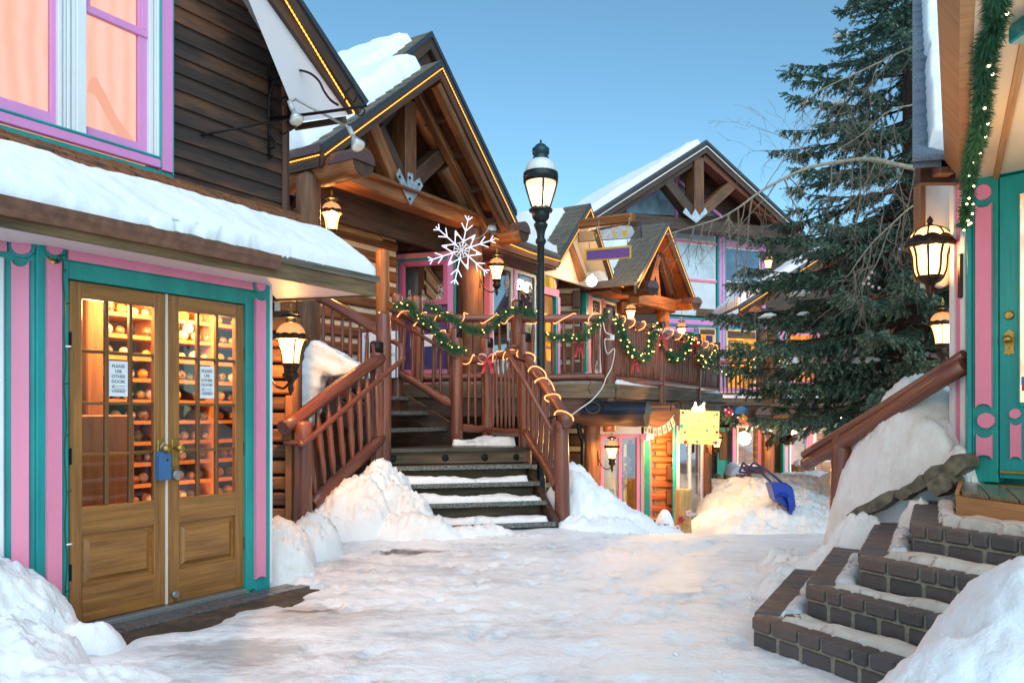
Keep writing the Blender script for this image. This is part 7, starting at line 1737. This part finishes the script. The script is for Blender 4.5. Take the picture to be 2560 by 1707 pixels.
# big lantern of the corner shop
def big_lantern():
    p = P(2325, 612, 5.92); t = thing('corner_lantern', 'large ribbed bronze lantern on a curved arm at the corner of the teal shop', 'lantern', p)
    u = 5.92/F; pr = lambda l: [(a*u, z*u) for a, z in l]
    GLA = M_lampglass('ribbed_lantern_glass', (1, .74, .36), 2.4, .75, (1, .48, .12))
    dome = pr([(48, 16), (44, 24), (36, 34), (24, 41), (10, 45), (2, 46)])
    MB().lathe(p, dome, 28).build('glass_dome', GLA, t)
    b = MB(); m = 48; prof = [(40, 0), (58, -8), (63, -5), (60, 4), (50, 15), (46, 17)]; bb = len(b.v)
    for r_, z_ in prof:
        for k in range(m):
            th = 2*math.pi*k/m; q_ = 1+.03*math.cos(th*12)*(r_ > 55); b.v.append(p+V3((r_*u*q_*math.cos(th), r_*u*q_*math.sin(th), (z_+(5*abs(math.sin(th*4)) if z_ > 10 else 0)-(2.5*abs(math.cos(th*6)) if z_ < 0 else 0))*u)))
    for i in range(len(prof)-1):
        for k in range(m): k2 = (k+1) % m; b.face([bb+i*m+k, bb+i*m+k2, bb+(i+1)*m+k2, bb+(i+1)*m+k], [(0, 0)]*4, True)
    b.build('scalloped_rim', BRONZE, t)
    gp2 = [(45, -4), (41, -14), (37, -30), (36, -50), (34, -66), (27, -84), (20, -92)]
    MB().lathe(p, pr(gp2), 28).build('glass_body', GLA, t)
    for k in range(8):
        a = k*math.pi/4+.2; ca, sa = math.cos(a), math.sin(a)
        MB().tube([p+V3((ca*(r_+1.5)*u, sa*(r_+1.5)*u, z_*u)) for r_, z_ in gp2], .009, 6).build('rib', BRONZE, t)
        MB().tube([p+V3((ca*(r_*1.01)+0, sa*(r_*1.01)+0, z_+.003)) for r_, z_ in dome], .007, 5).build('dome_rib', BRONZE, t)
    MB().lathe(p, pr([(2, 44), (9, 46), (8, 50), (4, 52), (8, 58), (6, 64), (2, 70), (.2, 73)]), 14).build('finial', BRONZE, t)
    MB().lathe(p, pr([(30, -78), (29, -86), (22, -94), (13, -98), (11, -104), (8, -112), (9, -120), (5, -128), (3, -136), (.2, -138)]), 20).build('lantern_base', BRONZE, t)
    MB().tube(catmull([p+V3((.02, 0, -108*u)), p+V3((24*u, 0, -113*u)), p+V3((45*u, 0, -104*u)), p+V3((54*u, 0, -86*u)), p+V3((62*u, -.05, -72*u)), p+V3((78*u, -.10, -66*u))], 6), .014, 8).build('arm', BRONZE, t)
    q_ = P(2404, 690, 5.70); MB().box(q_.x-.018, q_.x+.018, q_.y-.02, q_.y+.03, q_.z-.16, q_.z+.16).build('wall_plate', BRONZE, t, .01)
    lamp(p-Z*.12, 30, (1, .55, .2), .06)
big_lantern()
lamp((2.55, 4.3, 2.2), 16, (1, .62, .30), .35)     # added soft light in mid-air, no fixture; spreads the fairy string's glow
# bright globe under the cream gable
g_ = P(1479, 703, 17.6); t = thing('globe_lamp', 'bright round globe lamp under the cream gable above the shop window', 'lamp', g_)
MB().ball(g_, .12, 10).build('glass_globe', M_emit('globe_glow', (1, .86, .62), 7), t); MB().tube([g_+Z*.1, g_+V3((.05, .3, .22))], .03, 8).build('lamp_holder', WHITE, t)
lamp(g_+V3((0, -.2, .05)), 40, (1, .72, .42), .12)
g_ = P(1985, 1081, 22.3); t = thing('bare_bulb', 'bright bare bulb shining in front of the yellow lit book shop window', 'bulb', g_); MB().ball(g_, .07, 8).build('bulb', M_emit('bulb_glow', (1, .70, .28), 9), t); lamp(g_-V3((0, .3, 0)), 26, (1, .6, .22), .08)
lamp((7.0, 21.6, .6), 70, (1, .55, .2), .2); lamp((6.2, 24.0, 3.2), 60, (1, .55, .18), .2); lamp((2.2, 12.6, .9), 34, (1, .55, .16), .08); lamp((2.6, 12.55, .6), 34, (1, .5, .14), .08)  # no fixtures here; the last two are added to brighten the log wall
lamp((4.3, 19.6, 4.7), 90, (1, .45, .12), .1)
# ================================================================== street lamp
p = P(1352, 1300, 10.3); p = V3((p.x, p.y, -.3)); sl_ = thing('street_lamp', 'black cast iron street lamp with white dome and glass urn, standing behind the stair railing', 'street lamp', p)
u = 10.3/F; zy = lambda y: EYE-(y-HY)*u
pf_ = lambda l: [(r_*u, zy(y)) for r_, y in l]; o = V3((p.x, p.y, 0))
MB().lathe(o, pf_([(9.5, 1340), (9.5, 720), (9.2, 612), (13, 608), (13.5, 602), (12, 598), (9.5, 596), (9.5, 590), (11, 580), (15, 570), (17, 566), (17.5, 561), (15, 558), (12, 556)]), 20).build('pole', LAMPBLK, sl_)
MB().lathe(o, pf_([(26, 1342), (26, 1310), (20, 1300), (15, 1270), (13, 1200), (10, 1190)]), 20).build('pole_base', LAMPBLK, sl_)
MB().lathe(o, pf_([(11, 558), (15, 553), (21, 546), (22, 532), (21, 529), (29, 529.5), (30, 525), (27, 522), (22, 519), (20, 516)]), 24).build('lamp_collar', LAMPBLK, sl_)
gpf = [(21, 518), (24, 508), (29, 492), (34, 476), (37.5, 462), (38, 453)]
MB().lathe(o, pf_(gpf), 28).build('glass_urn', M_lampglass('street_lamp_glass', (1, .80, .62), 1.5, .6, (1, .55, .35)), sl_)
MB().lathe(o, pf_([(4, 516), (5, 505), (8, 495), (9, 480), (6, 470), (1, 466)]), 14).build('lamp_bulb', M_emit('street_lamp_flame', (1, .78, .42), 7), sl_)
for k in range(4):
    a = k*math.pi/2-1.45; MB().tube([o+V3((math.cos(a)*(r_+2.0)*u, math.sin(a)*(r_+2.0)*u, zy(y))) for r_, y in gpf], .013, 6).build('rib', LAMPBLK, sl_)
MB().lathe(o, pf_([(36, 456), (43.5, 457), (44, 440), (43, 433), (38.5, 431)]), 30).build('lamp_rim', LAMPBLK, sl_)
MB().lathe(o, pf_([(38.5, 432), (38, 422), (34, 412), (28, 404), (22, 400)]), 30).build('white_dome', M_plain('white_dome_glass', (.68, .68, .66), .3), sl_)
MB().lathe(o, pf_([(22, 402), (20.5, 396), (18, 392), (17.5, 388), (21, 386), (21.5, 373), (20, 371), (15, 370), (14, 365), (9, 361), (3, 360), (2, 357), (3, 354), (1.5, 350), (.1, 348.5)]), 26).build('lamp_cap', LAMPTEAL, sl_)
lamp(V3((p.x, p.y, zy(485))), 30, (1, .72, .42), .08)
# ================================================================== garlands, bows and rope lights on the railings
Pd = lambda l: [P(x, y, d) for x, y, d in l]
garland('green garland winding down the far stair rail from the upper post to the landing newel', Pd([(982, 762, 11.2), (1003, 766, 11.2), (1022, 758, 11.2), (1035, 778, 11.1), (1050, 798, 11.0), (1072, 802, 10.95), (1090, 826, 10.9), (1105, 850, 10.85), (1120, 864, 10.75), (1140, 872, 10.7), (1160, 880, 10.75)]), .05, 900, bulbs=14, seed=1)
garland('green garland draped in one long swag on the balcony rail behind the stairs', Pd([(1062, 762, 11.65), (1080, 766, 11.65), (1098, 782, 11.65), (1130, 796, 11.65), (1160, 818, 11.65), (1195, 827, 11.65), (1225, 822, 11.65), (1245, 800, 11.65), (1268, 782, 11.65), (1285, 775, 11.65), (1320, 780, 11.65), (1340, 790, 11.65)]), .052, 900, bulbs=14, seed=2)
garland('green garland on the balcony rail between the street lamp and the corner post', Pd([(1362, 836, 11.65), (1385, 845, 11.65), (1410, 841, 11.65), (1440, 848, 11.65), (1462, 842, 11.65), (1478, 822, 11.65), (1500, 802, 11.65), (1516, 786, 11.6)]), .058, 900, bulbs=13, seed=3)
garland('first loop of lit garland on the receding railing, nearest the balcony corner post', Pd([(1542, 790, 11.6), (1550, 815, 11.7), (1562, 850, 11.95), (1580, 880, 12.2), (1600, 895, 12.5), (1620, 886, 12.8), (1630, 850, 13.0), (1634, 815, 13.15)]), .062, 900, bulbs=30, seed=4, bs=.011)
garland('second loop of lit garland on the receding railing', Pd([(1636, 815, 13.1), (1650, 845, 13.35), (1666, 880, 13.7), (1690, 896, 14.1), (1712, 882, 14.5), (1724, 850, 14.75), (1728, 835, 14.9)]), .062, 900, bulbs=26, seed=5, bs=.012)
garland('third loop of lit garland at the far end of the receding railing', Pd([(1735, 850, 15.0), (1745, 880, 15.2), (1756, 908, 15.5), (1768, 912, 15.8), (1780, 895, 16.2), (1787, 872, 16.5)]), .062, 900, bulbs=24, seed=6, bs=.013)
garland('thin lit garland on the far balcony railing before the orange windows', Pd([(1795, 930, 21.6), (1830, 928, 21.6), (1860, 920, 21.6), (1880, 905, 21.6), (1900, 898, 21.6), (1940, 900, 21.6), (1965, 905, 21.6)]), .055, 700, bulbs=22, seed=7, bs=.014)
garland('thick lit garland hanging along the porch edge of the corner shop', [P(x, y, d) for x, y, d in ((2496, -40, 2.9), (2491, 9, 3.15), (2485, 70, 3.3), (2463, 132, 3.5), (2460, 184, 3.75), (2454, 245, 4.05), (2451, 306, 4.3), (2442, 352, 4.6), (2430, 398, 4.9), (2424, 444, 5.15), (2420, 481, 5.25), (2416, 518, 5.3), (2412, 552, 5.3), (2409, 568, 5.3))], .026, 1500, bulbs=34, seed=8, ln=.046, bs=.007, bulbm=BULBW)
bow('red and white gauze bow tied on the back railing of the stair landing', P(1219, 898, 10.9), .13, True)
bow('red gauze bow on the garland between the street lamp and the balcony corner post', P(1448, 866, 11.5), .11)
bow('small red bow with long tails below the first loop of lit garland', P(1588, 905, 12.1), .10)
bow('big red and white bow between the first and second loops of lit garland', P(1654, 838, 13.1), .17, True)
bow('red bow near the far end of the receding railing', P(1737, 858, 14.8), .14)
rl = lambda lab, a, c, rad, turns, ph=0, r=.012: rope_light(lab, helix(a, c, rad, turns, ph), r)
rl('orange rope light spiralling round the stair rail below the street lamp', c1+V3((.02, 0, 0)), c0, .085, 4.6, 1.0, .014)
rl('orange rope light wound round the balcony front rail behind the stairs', flat(A1, rz+.02), flat(A2, rz), .078, 4.2, .5)
rl('orange rope light wound round the balcony rail behind the street lamp', flat(A2, rz), flat(A3, rz), .078, 3.4, 1.5)
rl('orange rope light wound round the far stair rail under the garland', v1, v0, .080, 4.0, .7)
rl('orange rope light wound round the back rail of the landing', P1+Z*1.2, P2+Z*1.22, .066, 2.2, .4); rl('orange rope light wound round the short landing rail next to the red and white bow', P2+Z*1.24, Rt+Z*2.12, .066, 3.2, .9)
pts = []
n = 340
for i in range(n+1):
    uu_ = i/n*(len(cp)-1); kk = min(int(uu_), len(cp)-2); c = cp[kk].lerp(cp[kk+1], uu_-kk); d = (cp[kk+1]-cp[kk]).normalized(); sd_ = V3((d.y, -d.x, 0)); th = i/n*2*math.pi*14
    pts.append(flat(c, rz)+(sd_*math.cos(th)+Z*math.sin(th))*.082)
rope_light('long orange rope light coiled round the receding balcony rail', pts, .015, ROPE, 'rope lights', .034)
for (p0, w_) in ((P(1100, 800, 11.2), 3), (P(1400, 800, 11.3), 2), (P(1650, 860, 13.2), 4), (P(1740, 890, 15.6), 4), (P(1200, 880, 10.6), 2.5), (P(1345, 950, 9.6), 2.5)): lamp(p0, w_, (1, .38, .12), .25)
# framed map on the railing, wires, bulbs of the rail
mp_t = thing('trail_map', 'colourful trail map in a white frame fixed behind the balcony post', 'map', P(1300, 830, 12.2)); WM = FR(12.15)
MB().prism([WM.px(1267, 795), WM.px(1330, 790), WM.px(1337, 842), WM.px(1268, 852)], (0, .02, 0)).build('frame', PAPER, mp_t)
m, nt, out = newmat('map_print'); k = N(nt); g = k.n('ShaderNodeNewGeometry').outputs['Position']; vo = k.n('ShaderNodeTexVoronoi', {'Vector': g, 'Scale': 16})
col = k.ramp(k.n('ShaderNodeSeparateColor', {0: vo.outputs['Color']}).outputs[0], [(0, (.05, .12, .35)), (.3, (.10, .30, .12)), (.55, (.55, .50, .15)), (.8, (.5, .55, .6)), (1, (.08, .2, .45))])
p = k.n('ShaderNodeBsdfPrincipled', {'Base Color': col, 'Roughness': .4}); nt.links.new(p.outputs[0], out.inputs[0])
MB().prism([WM.px(1272, 799, .004), WM.px(1326, 795, .004), WM.px(1332, 838, .004), WM.px(1273, 846, .004)], (0, -.004, 0)).build('map_sheet', m, mp_t)
t = thing('power_cord', 'white extension cord hanging down the balcony corner post to the log beam', 'cord', P(1500, 960, 11.4))
MB().tube(catmull(Pd([(1508, 806, 11.4), (1514, 830, 11.4), (1530, 838, 11.4), (1525, 848, 11.4), (1512, 850, 11.3), (1518, 884, 11.4), (1536, 872, 11.3), (1530, 915, 11.4), (1515, 945, 11.4), (1505, 970, 11.4), (1480, 1000, 11.4), (1452, 1020, 11.3), (1432, 1035, 11.0), (1420, 1042, 10.5)]), 6), .008, 6).build('cord', M_plain('white_cord', (.7, .7, .68), .5), t)
MB().box(P(1525, 0, 11.5).x, P(1535, 0, 11.5).x, 11.45, 11.49, P(0, 850, 11.5).z, P(0, 838, 11.5).z).build('plug', PAPER, t)
t = thing('coiled_wire', 'coil of grey wire hanging below the balcony edge next to the log beam', 'wire', P(1480, 1010, 11.5))
for j in range(5):
    b = MB(); c = P(1482+j*.8, 1019-j*.8, 11.45); rr_ = .105+.012*j; b.tube([c+V3((math.cos(a*.35)*rr_, .01*j, math.sin(a*.35)*rr_*.75)) for a in range(19)], .005, 5); b.build('wire_loop', M_plain('grey_wire', (.10, .09, .08), .5) if j == 0 else IRON, t)
MB().tube(catmull(Pd([(1478, 985, 11.45), (1470, 970, 11.6), (1476, 955, 11.7), (1466, 940, 11.7)]), 5), .005, 5).build('wire_end', IRON, t)
# ================================================================== spruce
m, nt, out = newmat('spruce_needles'); k = N(nt)
g = k.n('ShaderNodeNewGeometry'); rnd = g.outputs['Random Per Island']; n1 = k.noise(g.outputs['Position'], 1.6, 3, .6)
col = k.ramp(k.math('ADD', k.math('MULTIPLY', rnd, .5), k.math('MULTIPLY', n1, .5)), [(.25, (.030, .070, .052)), (.5, (.085, .155, .115)), (.75, (.17, .26, .205))])
p = k.n('ShaderNodeBsdfPrincipled', {'Base Color': col, 'Roughness': .6, 'Specular IOR Level': .3}); nt.links.new(p.outputs[0], out.inputs[0]); NEED = m
TX, TY, TZ0 = 6.5, 13.0, -.5
rs = np.random.RandomState(11)
def rad(z): return 2.85 if z < 3.4 else max(.12, 2.85*(12.9-z)/9.5)
segs = []      # finger start, direction, length
limbs = []
zz = 1.55
while zz < 12.4:
    nb = 11 if zz < 7 else 9
    a0 = rs.rand()*6.28
    for b_i in range(nb):
        az = a0+b_i*2*math.pi/nb+rs.uniform(-.3, .3); L = rad(zz)*rs.uniform(.72, 1.13); z0 = zz+rs.uniform(-.16, .16)
        d = np.array([math.cos(az), math.sin(az), 0.0]); droop = rs.uniform(.18, .36) if zz < 6 else rs.uniform(.04, .22)
        pts = []
        for i in range(9):
            u = i/8; pts.append(np.array([TX, TY, z0])+d*L*u+np.array([0, 0, -droop*L*(u**1.0)+.16*L*u**2.6]))
        pts = np.array(pts); limbs.append(pts)
        sdv = np.array([-d[1], d[0], 0.0])
        nf = int(L*(27 if zz < 5 else 24))
        for j in range(nf):
            u = rs.uniform(.12, 1.0)**.8; i = min(int(u*8), 7); c = pts[i]+(pts[i+1]-pts[i])*(u*8-i)
            sg = 1 if rs.rand() < .5 else -1
            wl = L*.36*(1-u*.72)*rs.uniform(.5, 1.1)                   # length of the side twig
            dirv = d*rs.uniform(.45, .9)+sdv*sg*rs.uniform(.5, 1.0)+np.array([0, 0, rs.uniform(-.5, -.08)]); dirv /= np.linalg.norm(dirv)
            ns = max(1, int(wl/.13))
            q = c.copy()
            for s_ in range(ns):
                dd = dirv+rs.normal(size=3)*.22+np.array([0, 0, -.16*s_]); dd /= np.linalg.norm(dd)
                segs.append((q, dd, .16)); 
                if rs.rand() < .75:
                    d2 = dd*.6+np.cross(dd, [0, 0, 1])*rs.uniform(-.8, .8)+np.array([0, 0, -.35]); d2 /= np.linalg.norm(d2); segs.append((q+dd*.05, d2, rs.uniform(.09, .15)))
                q = q+dd*.13
        segs.append((pts[-1]-d*.04, d+np.array([0, 0, .1]), .2))
    zz += rs.uniform(.38, .50)
A = np.array([s[0] for s in segs]); D = np.array([s[1] for s in segs]); Ln_ = np.array([s[2] for s in segs])
D /= np.linalg.norm(D, axis=1)[:, None]
NN = 20
S_n = len(A)
t = np.tile((np.arange(NN)+.5)/NN, S_n)+rs.uniform(-.04, .04, S_n*NN)
A2, D2, L2 = np.repeat(A, NN, 0), np.repeat(D, NN, 0), np.repeat(Ln_, NN)
c = A2+D2*(t*L2)[:, None]
r = rs.normal(size=c.shape); r -= D2*(r*D2).sum(1)[:, None]; r /= np.linalg.norm(r, axis=1)[:, None]
nd = r*.85+D2*.75; nd /= np.linalg.norm(nd, axis=1)[:, None]
w = np.cross(nd, D2); w /= np.linalg.norm(w, axis=1)[:, None]+1e-9
nl = (.042*(1.1-.45*t))[:, None]; nw = .0098
v = np.stack([c-w*nw, c+w*nw, c+nd*nl+w*nw*.35, c+nd*nl-w*nw*.35], 1).reshape(-1, 3)
spr = thing('spruce_tree', 'tall dark spruce with drooping boughs and a few clumps of snow, behind the log handrail', 'tree', (TX, TY, TZ0))
merge('crown', NEED, v, np.arange(len(v)).reshape(-1, 4), spr, False)
BARK = M_plain('spruce_bark', (.055, .030, .022), .85, 0, .8, 25, .5)
b = MB(); b.tube([(TX, TY, TZ0), (TX, TY, 2), (TX+.02, TY, 5), (TX, TY, 9), (TX, TY, 12.9)], [.21, .18, .14, .08, .012], 12, True, .06)
trk = b.build('trunk', BARK, spr)
b = MB(); b.tube([(TX, TY, 0), (TX, TY, 12.5)], [.10, .012], 5)
for pts in limbs: b.tube([Vector(p) for p in pts[::2]], [.028, .022, .016, .010, .004], 4, False)
b.build('limbs', BARK, trk)
def clump(x, y, d, sx, sz, lab, seed):
    dep = A[:, 1]; pxs = CX+F*A[:, 0]/dep; pys = HY-(A[:, 2]-EYE)/dep*F
    cost = np.hypot(pxs-x, pys-y)+(dep-10.4).clip(0)*9; kk = int(np.argmin(cost)); p = Vector(A[kk])+Vector((0, 0, .03)); b = MB(); bb = len(b.v); n, mm = 10, 22
    for i in range(n+1):
        th = math.pi*i/n
        for j in range(mm):
            ph = 2*math.pi*j/mm; q = Vector((math.sin(th)*math.cos(ph), math.sin(th)*math.sin(ph)*.9, math.cos(th))); k_ = 1+.55*noise.noise(q*2.4+Vector((seed*3, 0, 0)))+.3*noise.noise(q*5.5+Vector((seed, 0, 0)))
            b.v.append(p+Vector((q.x*sx, q.y*sx*.7, q.z*sz+q.x*sz*.35))*k_)
    for i in range(n):
        for j in range(mm): j2 = (j+1) % mm; b.face([bb+i*mm+j, bb+(i+1)*mm+j, bb+(i+1)*mm+j2, bb+i*mm+j2], [(0, 0)]*4, True)
    o = b.build('snow_clump', SNOW); tag(o, lab, 'snow', 'clumps of snow on the spruce')
for i, (x, y, d, sx, sz, lab) in enumerate(((2165, 908, 10.75, .21, .055, 'long clump of snow on the big low spruce bough'), (1978, 905, 10.9, .11, .05, 'clump of snow on the spruce bough before the balcony rail'), (1916, 790, 10.9, .12, .04, 'clump of snow on the spruce bough nearest the chalet'), (2003, 780, 10.9, .10, .035, 'thin clump of snow on the spruce bough below the porch gable'), (2018, 752, 10.9, .16, .05, 'wide clump of snow beneath the small porch gable'), (2095, 262, 11.4, .14, .045, 'rounded clump of snow high in the spruce'), (2075, 80, 11.8, .10, .04, 'clump of snow on the topmost visible bough of the spruce'), (2020, 285, 11.3, .09, .035, 'small clump of snow beside the rounded one high in the spruce'))): clump(x, y, d, sx, sz, lab, i+1)
# ================================================================== bare deciduous tree behind the corner shop
BIR = M_plain('pale_bare_bark', (.33, .27, .19), .7, 0, .3, 30, .3); TWG = M_plain('twig_bark', (.20, .145, .105), .7, 0, 0, 30, .3)
bt_ = thing('bare_tree', 'leafless tree with pale arching branches and fine hanging twigs in front of the spruce', 'tree', (5.4, 9.0, -.1))
MB().tube([(5.4, 9.0, -.2), (5.42, 9.0, 2), (5.3, 9.0, 4), (5.35, 9.1, 7), (5.2, 9.0, 9.5)], [.13, .11, .09, .06, .01], 12, True, .06).build('trunk', BIR, bt_)
mains = [([(2400, 440, 8.9), (2310, 424, 8.7), (2250, 414, 8.6), (2190, 400, 8.5), (2150, 398, 8.45), (2090, 406, 8.4), (2020, 420, 8.4), (1960, 447, 8.4), (1900, 480, 8.4), (1845, 520, 8.45), (1800, 545, 8.5), (1735, 566, 8.55), (1660, 588, 8.6)], .034, .004, 26),
         ([(2420, 60, 9), (2281, 117, 8.8), (2180, 165, 8.7), (2070, 216, 8.6), (2000, 250, 8.6)], .016, .003, 8), ([(2420, 240, 9), (2285, 262, 8.9), (2220, 280, 8.8), (2150, 340, 8.7), (2080, 380, 8.7)], .014, .003, 8),
         ([(2420, 470, 9), (2300, 505, 8.8), (2230, 560, 8.7), (2170, 620, 8.7), (2120, 690, 8.7)], .014, .003, 12), ([(2240, 412, 8.6), (2200, 396, 8.5), (2190, 394, 8.5)], .01, .004, 0)]
rs_ = random.Random(21); tw = MB()
def twig(p, d, L, r, lvl):
    n = 6; pts = [p]; rr = [r]; q = p.copy(); dd = d.copy()
    for i in range(n):
        dd = (dd+Vector((rs_.uniform(-.22, .22), rs_.uniform(-.22, .22), rs_.uniform(-.24, .20)-(.05 if lvl == 0 else 0)))).normalized(); q = q+dd*(L/n); pts.append(q.copy()); rr.append(max(.0017, r*(1-.8*(i+1)/n)))
        if lvl < 2 and rs_.random() < (.9 if lvl == 0 else .6):
            nd = (dd*.8+Vector((rs_.uniform(-.9, .9), rs_.uniform(-.5, .5), rs_.uniform(-.7, .5)))).normalized(); twig(q, nd, L*rs_.uniform(.3, .55), rr[-1]*.7, lvl+1)
    tw.tube(pts, rr, 4 if lvl == 0 else 3, False)
for pts, r0, r1, nt_ in mains:
    path = catmull([P(*p) for p in pts], 6); n = len(path)
    MB().tube(path, [r0+(r1-r0)*(i/(n-1))**.8 for i in range(n)], 8, True, .08).build('branch', BIR, bt_)
    for j in range(nt_):
        u = .12+.86*(j+rs_.random()*.8)/nt_; p = path[min(int(u*(n-1)), n-1)]
        d = Vector((rs_.uniform(-.75, .35), rs_.uniform(-.4, .4), rs_.choice((-1, -1, -1, -.6, .5)))).normalized(); twig(p, d, rs_.uniform(.45, 1.05)*(1 if u < .8 else .55), rs_.uniform(.006, .011), 0)
tw.build('twigs', TWG, bt_)
for i in range(7):
    p = P(2176+rs_.uniform(-18, 22), 705+rs_.uniform(-25, 30), 8.55); MB().ball(p, .016, 5).build('seed_pod', M_plain('pale_seed_pod', (.55, .42, .38), .7), bt_)
# ================================================================== camera, sky and sun
cd = bpy.data.cameras.new('camera'); cam = bpy.data.objects.new('camera', cd); COL.objects.link(cam)
cam.location = CAM; cam.rotation_euler = (R(90), 0, 0)
cd.sensor_width = 36; cd.lens = 36*F/2560; cd.shift_y = (HY-853.5)/2560; cd.clip_end = 3000; cd.clip_start = .05
scn.camera = cam
w = bpy.data.worlds.new('World'); scn.world = w; w.use_nodes = True
nt = w.node_tree; nt.nodes.clear(); k = N(nt)
SUN_EL, SUN_ROT = 20, 168
sky = k.n('ShaderNodeTexSky'); sky.sky_type = 'NISHITA'; sky.sun_disc = False
sky.sun_elevation = R(SUN_EL); sky.sun_rotation = R(SUN_ROT); sky.altitude = 2900; sky.air_density = 1.0; sky.dust_density = .6; sky.ozone_density = 1.5
tint = k.mix(1.0, sky.outputs[0], (.84, 1.12, 1.01), 'MULTIPLY')
bg = k.n('ShaderNodeBackground', {'Color': tint, 'Strength': .15})
o = k.n('ShaderNodeOutputWorld', {'Surface': bg.outputs[0]})
sl = bpy.data.lights.new('sun', 'SUN'); sl.energy = 1.85; sl.angle = R(75); sl.color = (.88, .97, 1)
so = bpy.data.objects.new('sun', sl); COL.objects.link(so)
az = R(SUN_ROT); el = R(45)
dv = Vector((math.sin(az)*math.cos(el), math.cos(az)*math.cos(el), math.sin(el)))
so.rotation_euler = dv.to_track_quat('Z', 'Y').to_euler()
scn.view_settings.view_transform = 'Standard'; scn.view_settings.look = 'None'; scn.view_settings.exposure = 0.5; scn.view_settings.gamma = 1
scn.cycles.use_denoising = True
try: scn.cycles.denoiser = 'OPENIMAGEDENOISE'
except Exception: pass
scn.cycles.max_bounces = 6; scn.cycles.diffuse_bounces = 3; scn.cycles.glossy_bounces = 3; scn.cycles.transparent_max_bounces = 12; scn.cycles.transmission_bounces = 4
scn.cycles.caustics_reflective = False; scn.cycles.caustics_refractive = False; scn.cycles.sample_clamp_indirect = 6
